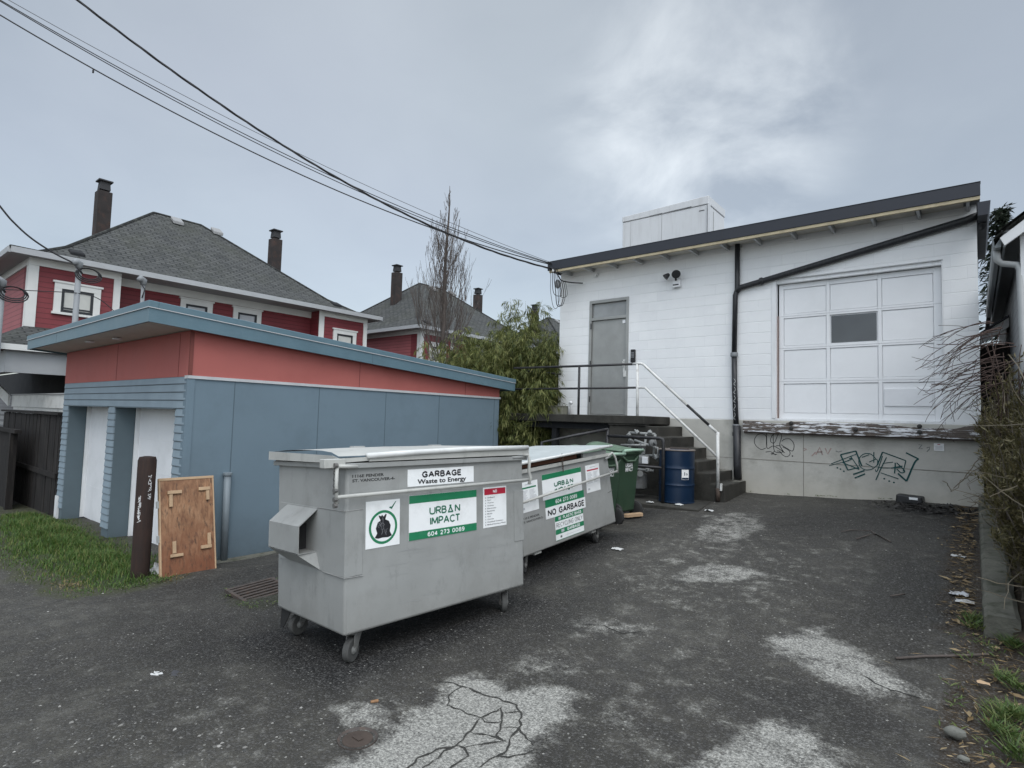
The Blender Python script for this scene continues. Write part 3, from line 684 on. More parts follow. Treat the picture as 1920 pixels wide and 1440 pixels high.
# graffiti sprayed on the foundation
fz = lambda d: (lambda a, b: (a, YF - .0155 - d, b))
def T(ox, oy, s):   # tracing of the wall writing in wall metres
    return None
def curve(pts, n=6):
    out = []; P_ = [pts[0]] + list(pts) + [pts[-1]]
    for i in range(1, len(P_) - 2):
        p0, p1, p2, p3 = [Vector(q) for q in P_[i - 1:i + 3]]
        for k in range(n):
            t = k / n; out.append(tuple(.5 * ((2 * p1) + (p2 - p0) * t + (2 * p0 - 5 * p1 + 4 * p2 - p3) * t * t + (3 * p1 - p0 - 3 * p2 + p3) * t ** 3)))
    out.append(tuple(pts[-1])); return out
HM = ((0.001956955215490467, -4.071975633790387e-05, -3.4931591070432906), (0.00032333196591393716, -0.002493926322469518, 1.8981465375926765), (0.00014493589980820647, 1.4765214570730013e-05, 1.0))
def wl(a, b):   # tracing sheet of the wall writing to wall metres (x, z)
    r = [m[0] * a + m[1] * b + m[2] for m in HM]; return (r[0] / r[2], r[1] / r[2])
gb = MB()
for c in ([(225, 240), (190, 250), (150, 220), (140, 180), (165, 140), (205, 135), (230, 160), (232, 235), (232, 130)], [(232, 130), (235, 240), (280, 225), (330, 250), (365, 275), (355, 262), (330, 215), (345, 150), (320, 135), (290, 200), (262, 190), (270, 150), (290, 135)],
          [(280, 140), (285, 240), (300, 270), (350, 270), (330, 225), (300, 225)], [(345, 190), (370, 172), (410, 175), (437, 215), (425, 262), (380, 240), (340, 215)], [(350, 230), (400, 260), (405, 290), (380, 305), (350, 290), (330, 265), (310, 262)],
          [(225, 270), (262, 268), (300, 292)], [(270, 290), (290, 262)], [(262, 282), (310, 288)]):
    gb.stroke([wl(*p) for p in curve(c)], .011, fz(.002))
gb.add([], [])
for p in ((425, 300),): poly(gb, [(wl(*p)[0] + .013 * math.cos(k * PI / 4), wl(*p)[1] + .013 * math.sin(k * PI / 4)) for k in range(8)], fz(.002))
obj('graffiti', gb, 'spray_black', found, label='thin black bubble-letter graffiti on the grey concrete')
gt = MB(); strokes = [([(785, 290), (900, 262)], .020), ([(785, 290), (840, 405)], .022), ([(900, 262), (945, 375)], .022), ([(840, 405), (925, 385)], .016), ([(715, 358), (800, 325), (905, 285)], .012), ([(800, 350), (870, 322), (850, 318)], .016),
   ([(805, 350), (925, 400)], .016), ([(860, 300), (925, 395)], .014), ([(700, 372), (850, 335)], .010), ([(1050, 480), (1085, 400), (1130, 310)], .015), ([(1060, 370), (1100, 270)], .02), ([(1100, 270), (1275, 335)], .016), ([(1275, 335), (1255, 415)], .014),
   ([(1045, 400), (1060, 412), (1100, 300)], .013), ([(1275, 275), (1370, 322)], .022), ([(1370, 322), (1340, 350), (1280, 488)], .024), ([(1280, 488), (1215, 430)], .024), ([(1165, 390), (1250, 375)], .018), ([(1190, 430), (1195, 380), (1195, 350)], .018), ([(1205, 350), (1265, 410), (1240, 425), (1205, 395)], .016),
   ([(1085, 425), (1220, 470)], .012), ([(1100, 355), (1180, 345)], .012), ([(880, 437), (965, 408)], .022), ([(892, 464), (970, 433)], .022), ([(1060, 380), (1110, 390), (1240, 385)], .010)]
for pts, wd in strokes: gt.stroke([wl(*p) for p in curve(pts, 5)], wd, fz(.0035 + random.random() * .003))
for c in ([(1050, 320), (1010, 285), (960, 285), (925, 320), (930, 375), (970, 402), (1020, 398), (1060, 365), (1055, 325), (1000, 345)], [(975, 355), (1030, 385)], [(1035, 270), (1035, 350)], [(945, 310), (1000, 290)]):
    gt.stroke([wl(*p) for p in curve(c)], .013, fz(.003 + random.random() * .003))
for a, b in ((762, 388), (785, 398), (810, 414), (1113, 470), (1150, 488), (1185, 498)): 
    x, z = wl(a, b); poly(gt, [(x + .014 * math.cos(k * PI / 4), z + .014 * math.sin(k * PI / 4)) for k in range(8)], fz(.002))
obj('graffiti', gt, 'spray_teal', found, label='dark teal spray-painted tag in the middle of the foundation')
for c in ([(600, 290), (630, 235), (650, 290)], [(610, 270), (650, 268)], [(670, 240), (690, 285), (715, 240)], [(505, 240), (530, 250), (505, 262)], [(570, 300), (600, 270)]): gr_ = MB(); gr_.stroke([wl(*p) for p in c], .022, fz(.002)); obj('graffiti_stroke', gr_, 'spray_red', found)
for c in ([(1370, 215), (1395, 215), (1372, 245), (1400, 245)], [(1430, 240), (1455, 232), (1450, 250), (1432, 268)], [(750, 262), (770, 270), (795, 262)]): gf = MB(); gf.stroke([wl(*p) for p in c], .014, fz(.002)); obj('graffiti_stroke', gf, 'spray_faint', found)
# fixed fittings on the wall
def pipe_thing(): 
    t = thing('drain_pipe', 'black downpipe running down the white wall with a long sloping branch', 'drain pipe', (-3.46, 10.93, .72))
    py = YF - .065
    obj('upper_pipe', MB().tube([(-3.46, py, 5.19), (-3.46, py, 4.30), (-3.495, py, 4.2), (-3.51, py, 3.1)], .047, 12), 'pipe_black', t, True)
    obj('lower_pipe', MB().tube([(-3.51, py, 3.02), (-3.50, py, 2.4), (-3.47, py, 1.74)], .05, 12), 'pipe_black', t, True)
    obj('boot_pipe', MB().tube([(-3.455, py - .01, 1.72), (-3.44, py - .02, 1.0), (-3.425, py - .02, .72)], .07, 12), 'pipe_black', t, True)
    obj('branch_pipe', MB().tube([(.12, py, 5.02), (.02, py - .01, 4.98), (-.05, py, 4.96), (-3.40, py, 4.34), (-3.47, py, 4.26)], [.05, .06, .06, .05, .05], 12), 'pipe_black', t, True)
    for x, z, d in ((-3.51, 3.06, 1), (-3.465, 1.70, 1), (-3.47, 1.56, 0)):
        obj('collar', MB().lathe([(.062, -.04), (.068, -.03), (.068, .03), (.062, .04)], (x, py, z), 14), 'mast_grey' if d else 'pipe_black', t, 'auto')
    o = obj('joint', MB().lathe([(.062, -.03), (.07, -.02), (.07, .02), (.062, .03)], (0, 0, 0), 14), 'pipe_black', t, 'auto')
    o.matrix_parent_inverse = INV[t.name]; o.location = (-3.02, py, 4.41); o.rotation_euler = (0, PI / 2 - .18, 0)
    ty = MB()
    random.seed(3)
    for i in range(5): ty.stroke(curve([(-3.49 + random.uniform(-.02, .02), 2.6 - i * .16), (-3.47, 2.55 - i * .16), (-3.50, 2.5 - i * .16), (-3.47, 2.47 - i * .16)], 3), .006, lambda a, b: (a, py - .052, b))
    obj('scribble', ty, 'chalk', t)
pipe_thing()
t = thing('floodlight', 'black twin-head floodlight on white box high on the block wall', 'floodlight', (-4.68, 10.9, 4.7))
obj('junction_box', MB().box(-4.76, 10.92, 4.50, -4.59, 10.998, 4.66), 'white_trim', t, bevel=.01)
obj('slot', MB().box(-4.74, 10.915, 4.54, -4.62, 10.919, 4.565), 'lamp_dark', t)
obj('stem', MB().tube([(-4.68, 10.93, 4.64), (-4.68, 10.9, 4.72), (-4.70, 10.86, 4.78)], .022, 8), 'lamp_dark', t, True)
h1 = obj('lamp_head', MB().lathe([(.03, 0), (.05, .02), (.085, .10), (.09, .12), (.08, .122)], (0, 0, 0), 16), 'lamp_dark', t, 'auto'); h1.location = (-4.66, 10.86, 4.80); h1.rotation_euler = (2.2, 0, .5); h1.matrix_parent_inverse = INV[t.name]
h2 = obj('lamp_head', MB().lathe([(.025, 0), (.04, .02), (.06, .09), (.065, .11), (.055, .112)], (0, 0, 0), 16), 'lamp_dark', t, 'auto'); h2.location = (-4.80, 10.86, 4.78); h2.rotation_euler = (2.3, 0, -1.0); h2.matrix_parent_inverse = INV[t.name]
t = thing('key_box', 'small black key box on the white wall right of the metal door', 'key box', (-5.64, 10.97, 3.0))
obj('case', MB().box(-5.69, 10.94, 3.0, -5.59, 10.998, 3.28), 'black_plastic', t, bevel=.01)
kb = MB()
for i in range(12): kb.box(-5.675 + (i % 3) * .026, 10.933, 3.10 + (i // 3) * .032, -5.657 + (i % 3) * .026, 10.9395, 3.122 + (i // 3) * .032)
obj('key', kb, 'mast_grey', t)
t = thing('notice', 'small white notice sign on the concrete under the right end of the beam', 'sign', (-.43, 10.98, 1.48))
obj('plate', MB().box(-.49, 10.974, 1.42, -.365, 10.983, 1.535), 'sticker_white', t)
nm = MB(); fq = lambda a, b: (a, 10.972, b)
rect(nm, -.445, 1.512, -.41, 1.522, fq); obj('heading', nm, 'sticker_red', t)
nm = MB()
for k in range(4): rect(nm, -.475, 1.435 + k * .017, -.38, 1.440 + k * .017, fq)
obj('print', nm, 'ink_grey', t)
t = thing('rain_gutter', 'dark box gutter along the right edge of the flat roof', 'gutter', (.15, 10.6, 4.85))
obj('trough', MB().prism([(.09, 4.86), (.20, 4.86), (.235, 5.06), (.22, 5.06), (.19, 4.875), (.10, 4.875), (.10, 5.06), (.09, 5.06)], 10.47, 13.2, 'y'), 'fascia_dark', t)
obj('end_cap', MB().prism([(.09, 4.86), (.20, 4.86), (.235, 5.06), (.09, 5.06)], 10.455, 10.468, 'y'), 'fascia_dark', t)
obj('outlet', MB().tube([(.15, 10.85, 4.87), (.13, 10.92, 4.8), (.12, 10.94, 4.98)], .045, 10), 'pipe_black', t, True)
# rooftop unit
t = thing('rooftop_unit', 'large grey metal ventilation casing on the flat roof', 'ventilation unit', (-5.9, 13.5, 5.4))
obj('casing', MB().box(-7.06, 13.03, 5.4, -4.80, 14.15, 6.93), 'unit_grey', t, bevel=.01)
obj('cap', MB().hexa([(-7.07, 13.015, 6.94), (-4.785, 13.015, 6.94), (-4.785, 14.165, 6.94), (-7.07, 14.165, 6.94), (-7.07, 13.015, 7.08), (-4.785, 13.015, 7.14), (-4.785, 14.165, 7.14), (-7.07, 14.165, 7.08)]), 'unit_grey', t, bevel=.01)
obj('corner_post', MB().box(-4.80, 12.99, 5.41, -4.745, 13.03, 6.935), 'unit_grey', t); obj('corner_gap', MB().box(-4.815, 13.0, 5.41, -4.801, 13.028, 6.935), 'lamp_dark', t)
sm_ = MB(); sm_.box(-5.97, 13.024, 5.41, -5.963, 13.029, 6.93); sm_.box(-6.82, 13.024, 5.41, -6.815, 13.029, 6.93); obj('seam', sm_, 'galv', t)
gp = MB()
for x0, x1, a in ((-6.3, -5.95, .012), (-5.9, -5.2, .016)): gp.add([(x0, 13.008, 6.945 - .0), (x1, 13.008, 6.945), (x1, 13.008, 6.945 + a), (x0, 13.008, 6.95)], [(0, 1, 2, 3)])
obj('gap', gp, 'lamp_dark', t)
obj('maker_mark', MB().box(-5.02, 13.022, 6.80, -4.89, 13.029, 6.815), 'lamp_dark', t)
obj('side_slot', MB().box(-4.80, 13.35, 5.8, -4.794, 13.39, 6.85), 'galv', t)

# ------------------------------------------------------------------ landing, steps, rails
t = thing('entry_landing', 'dark mossy concrete landing slab in front of the metal door', 'landing', (-6.4, 10.4, 1.68))
obj('slab', MB().box(-8.3, 9.80, 1.69, -4.795, 10.98, 1.85), 'concrete_dark', t, bevel=.012)
for x in (-8.1, -7.0): obj('support_post', MB().box(x, 9.95, -.3, x + .12, 10.07, 1.688), 'void', t)
obj('bearer', MB().box(-8.25, 9.93, 1.56, -5.57, 10.0, 1.688), 'void', t)
t = thing('concrete_steps', 'worn dark concrete steps climbing along the foundation to the landing', 'steps', (-4.1, 10.4, .4))
ex = [(-3.30, .70), (-3.55, .875), (-3.79, 1.065), (-4.04, 1.27), (-4.29, 1.47), (-4.53, 1.66), (-4.79, 1.70)]
pf = [(-5.56, .1)]
pf += [(-3.30, .1)]
zc = .1
for i in range(6):
    pf += [(ex[i][0], ex[i][1]), (ex[i + 1][0], ex[i][1])]
pf += [(-5.56, 1.66)]
stp = MB(); stp.prism(pf, 9.85, 10.982, 'y'); obj('flight', stp, 'concrete_dark', t, bevel=.018, seg=2)
obj('top_riser', MB().box(-5.56, 9.82, 1.665, -4.78, 9.99, 1.688), 'concrete_dark', t)
nz_ = MB()
for x, z in ex[:6]: nz_.box(x - .16, 10.62, z + .0005, x + .004, 10.96, z + .004)
P('worn_concrete', (.15, .145, .125), .9, .4, 9, dirt=(.05, .05, .045), dirt_amt=.8)
obj('worn_tread', nz_, 'worn_concrete', t)
t = thing('handrail', 'pipe handrail, black along the landing and white down the steps', 'handrail', (-4.95, 9.87, 1.85))
yr = 9.84
obj('top_rail', MB().tube([(-8.0, yr, 2.86), (-6.2, yr, 2.845), (-5.06, yr, 2.84)], .024, 10), 'rail_black', t, True)
obj('mid_rail', MB().tube([(-8.0, yr, 2.385), (-4.98, yr, 2.385)], .022, 10), 'rail_black', t, True)
obj('top_rail', MB().tube([(-5.06, yr, 2.84), (-4.90, yr, 2.845), (-4.84, yr, 2.82), (-3.98, yr, 2.06)], .024, 10), 'rail_white', t, True)
obj('worn_rail', MB().tube([(-3.98, yr, 2.06), (-3.58, yr, 1.71)], .024, 10), 'rail_black', t, True)
obj('top_rail', MB().tube([(-3.58, yr, 1.71), (-3.43, yr, 1.58)], .024, 10), 'rail_white', t, True)
obj('mid_rail', MB().tube([(-4.98, yr, 2.385), (-4.80, yr, 2.38), (-3.45, yr, 1.19)], .022, 10), 'rail_white', t, True)
obj('post', MB().tube([(-6.27, yr, 1.70), (-6.27, yr, 2.84)], .026, 10), 'rail_black', t, True)
obj('post', MB().tube([(-4.95, yr, 1.69), (-4.965, yr, 2.84)], .026, 10), 'rail_white', t, True)
obj('post', MB().tube([(-3.42, yr, .62), (-3.43, yr, 1.60)], .027, 10), 'rail_white', t, True)
obj('post_sleeve', MB().tube([(-3.42, yr, .42), (-3.42, yr, .64)], .038, 10), 'rust', t, True)
obj('base_clamp', MB().box(-3.38, yr - .03, .60, -3.35, yr + .03, .72), 'rail_white', t, bevel=.004)
for z in (2.80, 2.35): obj('wall_bracket', MB().tube([(-7.5, 10.98, z), (-7.52, 10.90, z), (-8.0, 10.3, z + .04)], .022, 8), 'rail_black', t, True)
t = thing('junction_box', 'weathered beige box on the landing by the building corner', 'box', (-7.47, 10.7, 1.85))
P('beige', (.22, .22, .18), .7, .15, 5, dirt=(.12, .12, .09), dirt_amt=.6)
obj('case', MB().box(-7.72, 10.62, 1.853, -7.20, 10.93, 2.03), 'beige', t, bevel=.01); obj('lid', MB().box(-7.735, 10.605, 2.031, -7.185, 10.94, 2.05), 'beige', t, bevel=.005); obj('seam', MB().box(-7.47, 10.615, 1.86, -7.465, 10.6195, 2.03), 'void', t)
o = obj('vent_elbow', MB().tube([(-7.13, 10.8, 1.853), (-7.13, 10.8, 2.09), (-7.115, 10.79, 2.13), (-7.07, 10.78, 2.135), (-7.05, 10.77, 2.10)], .030, 10), 'white_trim', None, True); tag(o, 'white plastic elbow pipe standing on the landing beside the beige box', 'pipe')
# ------------------------------------------------------------------ dumpsters
def dumpster_body(t, L, D, zb, zt):
    """grey steel body in the thing's frame: x along the front, y to the back, z up"""
    m = MB()
    m.hexa([(0, 0, zb), (L, 0, zb), (L, D, zb), (0, D, zb), (0, 0, zt), (L, 0, zt), (L, D + .05, zt), (0, D + .05, zt)])
    return obj('body', m, 'bin_grey', t, bevel=.022, seg=3, smooth='auto')
def caster(t, x, y, z0, swivel, zb, big=1, mat='tyre_grey'):
    c = MB().box(-.06, -.05, .0, .06, .05, .012); c.box(-.05, -.045, -.012, .05, .045, -.001)
    o = obj('caster', c, 'caster_steel', t, bevel=.003); o.location = (x, y, zb - .0125); o.rotation_euler = (0, 0, swivel)
    f = MB(); r = .082
    for s in (-1, 1): f.prism([(-.045, -.012), (.045, -.012), (-.03, -(zb - .0125 - r) - .02), (-.062, -(zb - .0125 - r) - .02)], s * .032 - .004, s * .032 + .004, 'y')
    obj('fork', f, 'caster_steel', o)
    wz = -(zb - .0125 - r); 
    obj('wheel', MB().lathe([(.04, -.022), (.074, -.024), (r, -.016), (r, .016), (.074, .024), (.04, .022)], (-.045, 0, wz), 24, 'y'), mat, o, 'auto')
    obj('hub', MB().lathe([(.012, -.042), (.03, -.026), (.03, .026), (.012, .042)], (-.045, 0, wz), 14, 'y'), 'caster_steel', o)
    return o
def sticker(t, name, x0, z0, x1, z1, mat='sticker_white', lift=.003):
    return obj(name, MB().box(x0, -lift, z0, x1, -.0005, z1), mat, t)
def on(d): return lambda a, b: (a, -d, b)
def letter(p, body, x0, z0, x1, z1, mat, d=.0045, bold=.0, space=1., name='lettering', **k):
    return obj(name, fit_text(MB(), body, x0, z0, x1, z1, on(d), bold, space, **k), mat, p)
def band(p, x0, z0, x1, z1, mat, d=.0040, name='colour_band'):
    return obj(name, rect(MB(), x0, z0, x1, z1, on(d)), mat, p)
def frame3(u, vlean):
    ux = Vector(u).normalized(); vy = Vector(vlean); vy = (vy - ux * vy.dot(ux)).normalized(); return Matrix((ux, vy, ux.cross(vy))).transposed()
GL = {'U': (.8, [[(0, 1), (0, .32), (.1, .08), (.4, 0), (.7, .08), (.8, .32), (.8, 1)]]), 'R': (.72, [[(0, 0), (0, 1)], [(0, 1), (.42, 1), (.64, .9), (.68, .74), (.62, .56), (.42, .48), (0, .48)], [(.36, .48), (.72, 0)]]),
      'B': (.68, [[(0, 0), (0, 1)], [(0, 1), (.36, 1), (.56, .92), (.6, .77), (.54, .6), (.36, .54), (0, .54)], [(.36, .54), (.6, .46), (.68, .28), (.6, .08), (.36, 0), (0, 0)]]), 'N': (.82, [[(0, 0), (0, 1)], [(0, 1), (.82, 0)], [(.82, 0), (.82, 1)]]),
      'I': (.0, [[(0, 0), (0, 1)]]), 'M': (1.0, [[(0, 0), (.08, 1)], [(.08, 1), (.5, .12)], [(.5, .12), (.92, 1)], [(.92, 1), (1.0, 0)]]), 'P': (.66, [[(0, 0), (0, 1)], [(0, 1), (.4, 1), (.6, .9), (.66, .72), (.6, .54), (.4, .44), (0, .44)]]),
      'A': (.86, [[(0, 0), (.43, 1)], [(.43, 1), (.86, 0)], [(.16, .34), (.70, .34)]]), 'C': (.8, [[(.8, .84), (.62, .97), (.42, 1), (.14, .86), (0, .5), (.14, .14), (.42, 0), (.62, .03), (.8, .16)]]), 'T': (.74, [[(0, 1), (.74, 1)], [(.37, 1), (.37, 0)]]),
      'G': (.84, [[(.80, .80), (.62, .96), (.42, 1), (.14, .86), (0, .5), (.14, .14), (.42, 0), (.66, .05), (.82, .2), (.82, .46)], [(.82, .46), (.46, .46)]]), 'E': (.62, [[(0, 0), (0, 1)], [(0, 1), (.62, 1)], [(0, .52), (.56, .52)], [(0, 0), (.62, 0)]]),
      'O': (.9, [[(.45, 1), (.14, .86), (0, .5), (.14, .14), (.45, 0), (.76, .14), (.9, .5), (.76, .86), (.45, 1)]]), 'S': (.66, [[(.62, .84), (.48, .97), (.32, 1), (.12, .94), (.04, .76), (.12, .6), (.34, .52), (.56, .44), (.66, .25), (.56, .07), (.33, 0), (.14, .04), (0, .18)]]),
      'L': (.56, [[(0, 1), (0, 0)], [(0, 0), (.56, 0)]]), 'Y': (.78, [[(0, 1), (.39, .46)], [(.78, 1), (.39, .46)], [(.39, .46), (.39, 0)]]), ' ': (.34, []),
      '0': (.62, [[(.31, 1), (.08, .86), (0, .5), (.08, .14), (.31, 0), (.54, .14), (.62, .5), (.54, .86), (.31, 1)]]), '2': (.6, [[(.02, .78), (.1, .94), (.3, 1), (.5, .93), (.56, .74), (.48, .54), (.0, 0)], [(0, 0), (.6, 0)]]),
      '3': (.6, [[(.02, .86), (.28, 1), (.5, .92), (.54, .76), (.46, .6), (.24, .54)], [(.24, .54), (.5, .46), (.6, .27), (.5, .07), (.28, 0), (0, .14)]]), '4': (.64, [[(.46, 0), (.46, 1)], [(.46, 1), (0, .28)], [(0, .28), (.64, .28)]]),
      '6': (.62, [[(.54, .9), (.34, 1), (.12, .86), (0, .5), (.06, .16), (.31, 0), (.55, .1), (.62, .31), (.54, .5), (.31, .6), (.08, .48), (.0, .4)]]), '7': (.58, [[(0, 1), (.58, 1)], [(.58, 1), (.2, 0)]]),
      '8': (.62, [[(.31, .54), (.1, .64), (.06, .8), (.14, .95), (.31, 1), (.48, .95), (.56, .8), (.52, .64), (.31, .54), (.06, .44), (0, .26), (.08, .07), (.31, 0), (.54, .07), (.62, .26), (.56, .44), (.31, .54)]]),
      '9': (.62, [[(.08, .1), (.28, 0), (.5, .14), (.62, .5), (.56, .84), (.31, 1), (.07, .9), (0, .69), (.08, .5), (.31, .4), (.54, .52), (.62, .6)]])}
def sans(p, word, x0, z0, x1, z1, sw, mat, d=.0046, gap=.26):
    m = MB(); glyphs(m, word, x0, z0, x1, z1, sw, gap, d); return obj('lettering', m, mat, p)
def glyphs(m, word, x0, z0, x1, z1, sw, gap=.24, d=.0046):
    """even-stroke capitals fitted to a rectangle"""
    tot = sum(GL[c][0] for c in word) + gap * (len(word) - 1); h = z1 - z0 - sw; k = (x1 - x0 - sw) / max(tot, .01); x = x0 + sw / 2
    for c in word:
        for n_, st_ in enumerate(GL[c][1]): m.stroke([(x + a * k, z0 + sw / 2 + b * h) for a, b in st_], sw, on(d + .00012 * n_))
        x += (GL[c][0] + gap) * k
def logo(p, x0, z0, x1, z1, cut=0):
    """two-line company name: the A of the first line is an open triangle"""
    w_, h = x1 - x0, z1 - z0; m = MB(); f = on(.0046); zt = z0 + h * .56
    glyphs(m, 'URB', x0, zt, x0 + w_ * .55, z1, s_ := w_ * .036)
    ax0, ax1 = x0 + w_ * .59, x0 + w_ * .765; am = (ax0 + ax1) / 2 - .01 * w_
    m.stroke([(ax0 + s_ * .2, zt + s_ / 2), (ax1, zt + s_ / 2)], s_, f); m.stroke([(ax0 + s_ * .4, zt + s_ / 2), (am + .03 * w_, z1)], s_, lambda a, b: (a, -.0048, b)); m.stroke([(am - .02 * w_, z1), (ax1 - s_ * .5, zt + s_ / 2)], s_, lambda a, b: (a, -.005, b))
    glyphs(m, 'N', x0 + w_ * .82, zt, x1, z1, s_)
    glyphs(m, 'IMPACT', x0 + w_ * .02, z0, x1, z0 + h * .44, s_)
    return obj('lettering', m, 'ink_green', p)

t = thing('dumpster', 'front grey dumpster on casters with a garbage sign and a black bag picture', 'dumpster', (-3.36, 2.38, .0), local=frame3((.0817, .9967, 0), (-.9967, .0817, -.055)))
L, D, ZB, ZT = 1.83, 1.05, .208, 1.385
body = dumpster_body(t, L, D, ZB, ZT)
rim = MB(); rim.box(-.03, -.03, 1.352, L + .03, -.001, 1.39); rim.box(-.03, 0, 1.352, -.001, D + .08, 1.388); rim.box(L + .001, 0, 1.352, L + .03, D + .08, 1.388); rim.box(0, D + .052, 1.352, L, D + .08, 1.388)
obj('rim', rim, 'bin_grey', t, bevel=.004)
lid = MB()   # thin sheet lid, dented at the front left
nxl, nyl = 14, 8
def lz(a, b):
    z = 1.462 + .022 * math.sin(PI * b) + .012 * math.sin(PI * a) + .006 * noise.noise((a * 5, b * 5, 2))
    if a < .24: z += -.05 * ss(.24, .1, a) * ss(.35, 0, b) * 0 
    return z
for j in range(nyl + 1):
    for i in range(nxl + 1):
        a, b = i / nxl, j / nyl; x = -.055 + (L + .11) * a; y = -.035 + (D + .14) * b
        if j == 0 and a < .10: y += .05 * (1 - a / .1)
        lid.v.append((x, y, lz(a, b) - (.022 if (j == 0 and a < .25) else 0)))
for j in range(nyl):
    for i in range(nxl): lid.f.append((j * (nxl + 1) + i, j * (nxl + 1) + i + 1, (j + 1) * (nxl + 1) + i + 1, (j + 1) * (nxl + 1) + i))
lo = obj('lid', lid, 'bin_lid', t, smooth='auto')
sk = MB(); sk.hexa([(-.062, .10, 1.392), (-.056, .10, 1.392), (-.056, D + .1, 1.40), (-.062, D + .1, 1.40), (-.062, .10, 1.445), (-.056, .10, 1.445), (-.056, D + .1, 1.468), (-.062, D + .1, 1.468)])
sk.hexa([(-.062, -.0, 1.395), (-.056, -.0, 1.395), (-.056, .099, 1.392), (-.062, .099, 1.392), (-.062, -.0, 1.425), (-.056, -.0, 1.425), (-.056, .099, 1.445), (-.062, .099, 1.445)])
sk.box(L + .052, -.02, 1.40, L + .058, D + .1, 1.46); sk.hexa([(-.05, -.02, 1.396), (.155, -.034, 1.404), (.155, -.028, 1.404), (-.05, -.014, 1.396), (-.05, -.02, 1.426), (.155, -.034, 1.432), (.155, -.028, 1.432), (-.05, -.014, 1.426)])
obj('lid_skirt', sk, 'bin_lid', lo)
obj('lid_gap', MB().box(-.02, -.008, 1.386, L + .02, D + .06, 1.396), 'bin_dark', t); obj('front_skirt', MB().hexa([(.16, -.034, 1.398), (L + .05, -.034, 1.402), (L + .05, -.028, 1.402), (.16, -.028, 1.398), (.16, -.034, 1.436), (L + .05, -.034, 1.466), (L + .05, -.028, 1.466), (.16, -.028, 1.436)]), 'bin_lid', lo)
obj('lid_tube', MB().tube([(.14, -.035, 1.438), (.6, -.037, 1.455), (1.2, -.037, 1.468), (L + .03, -.036, 1.468)], .022, 10), 'bin_white', lo, True)
for x in (.7, 1.62): obj('lid_hinge', MB().box(x, D + .04, 1.472, x + .12, D + .12, 1.50), 'bin_grey', lo, bevel=.004)
pl = MB(); pl.box(-.0065, -.0065, .605, .135, -.0005, 1.055); pl.box(-.0065, -.0005, .605, -.0005, D - .02, 1.055)
pl.box(1.70, -.0055, .62, 1.825, -.0005, 1.075)
obj('side_plate', pl, 'bin_grey', t, bevel=.0022)
wm = MB(); wm.tube([(-.008, .4, 1.056), (-.009, -.008, 1.057), (.13, -.008, 1.062)], .0035, 5); wm.tube([(-.008, .3, .604), (-.009, -.008, .603), (.14, -.008, .598)], .0035, 5)
obj('weld_bead', wm, 'bin_steel', t)
# fork pocket on the left end
pk = MB(); p_ = .15; a0, a1 = .40, .90
pk.hexa([(-p_, a0, .735), (-p_ + .006, a0, .735), (-p_ + .006, a1, .735), (-p_, a1, .735), (-p_, a0, .93), (-p_ + .006, a0, .93), (-p_ + .006, a1, .93), (-p_, a1, .93)])
pk.add([(-p_, a0, .93), (-p_, a1, .93), (-.007, a1, 1.045), (-.007, a0, 1.045), (-p_ + .004, a0, .926), (-p_ + .004, a1, .926), (-.007, a1, 1.039), (-.007, a0, 1.039)], [(0, 3, 2, 1), (4, 5, 6, 7), (0, 4, 7, 3), (1, 2, 6, 5)])
pk.add([(-p_, a0, .735), (-p_, a1, .735), (-.007, a1, .735), (-.007, a0, .735), (-p_, a0, .729), (-p_, a1, .729), (-.007, a1, .729), (-.007, a0, .729)], [(0, 1, 2, 3), (4, 7, 6, 5), (0, 3, 7, 4), (1, 5, 6, 2)])
pk.add([(-p_, a0 + .02, .7285), (-p_, a1, .7285), (-.007, a1 - .05, .615), (-.007, a0 - .06, .610), (-.007, a0, .7285)], [(0, 1, 2, 3), (0, 3, 4)])
pocket = obj('fork_pocket', pk, 'bin_grey', t)
obj('pocket_web', MB().add([(-p_, a0 + .002, .932), (-.0075, a0 + .002, 1.043), (-.0075, a0 + .04, 1.043), (-p_ + .0, a0 + .04, .933)], [(0, 1, 2, 3)]), 'bin_grey', pocket)
obj('pocket_shade', MB().box(-p_ + .0065, a0 + .16, .737, -.009, a0 + .17, .925), 'bin_dark', pocket)  # black plate painted as the shade inside the fork pocket
# lock bar and ironmongery
br = MB(); br.tube([(-.10, -.055, 1.165), (.8, -.06, 1.168), (1.85, -.055, 1.172)], .014, 10); lockbar = obj('lock_bar', br, 'bin_lid', t, True)
obj('bar_hook', MB().tube([(1.80, -.03, 1.40), (1.845, -.055, 1.40), (1.855, -.06, 1.33), (1.845, -.06, 1.25), (1.87, -.06, 1.19), (1.85, -.055, 1.13)], .015, 8), 'bin_lid', lockbar, True)
obj('bar_socket', MB().tube([(1.66, -.025, 1.382), (1.83, -.03, 1.38)], .013, 8), 'bin_grey', t, True)
obj('swing_rod', MB().tube([(-.10, -.045, 1.38), (-.105, -.05, 1.25), (-.10, -.05, 1.12)], .013, 8), 'bin_lid', lockbar, True)
obj('lock_bracket', MB().box(-.19, -.04, 1.362, -.031, .03, 1.425), 'bin_lid', t, bevel=.004)
obj('pivot_tube', MB().tube([(-.11, -.045, 1.375), (.06, -.04, 1.365)], .014, 8), 'bin_lid', t, True)
bt = MB(); 
for z in (1.38, 1.21, 1.15, 1.11): bt.lathe([(.018, -.012), (.018, .012)], (-.112, -.05, z), 8, 'x')
obj('nut', bt, 'caster_steel', lockbar)
ch = MB()
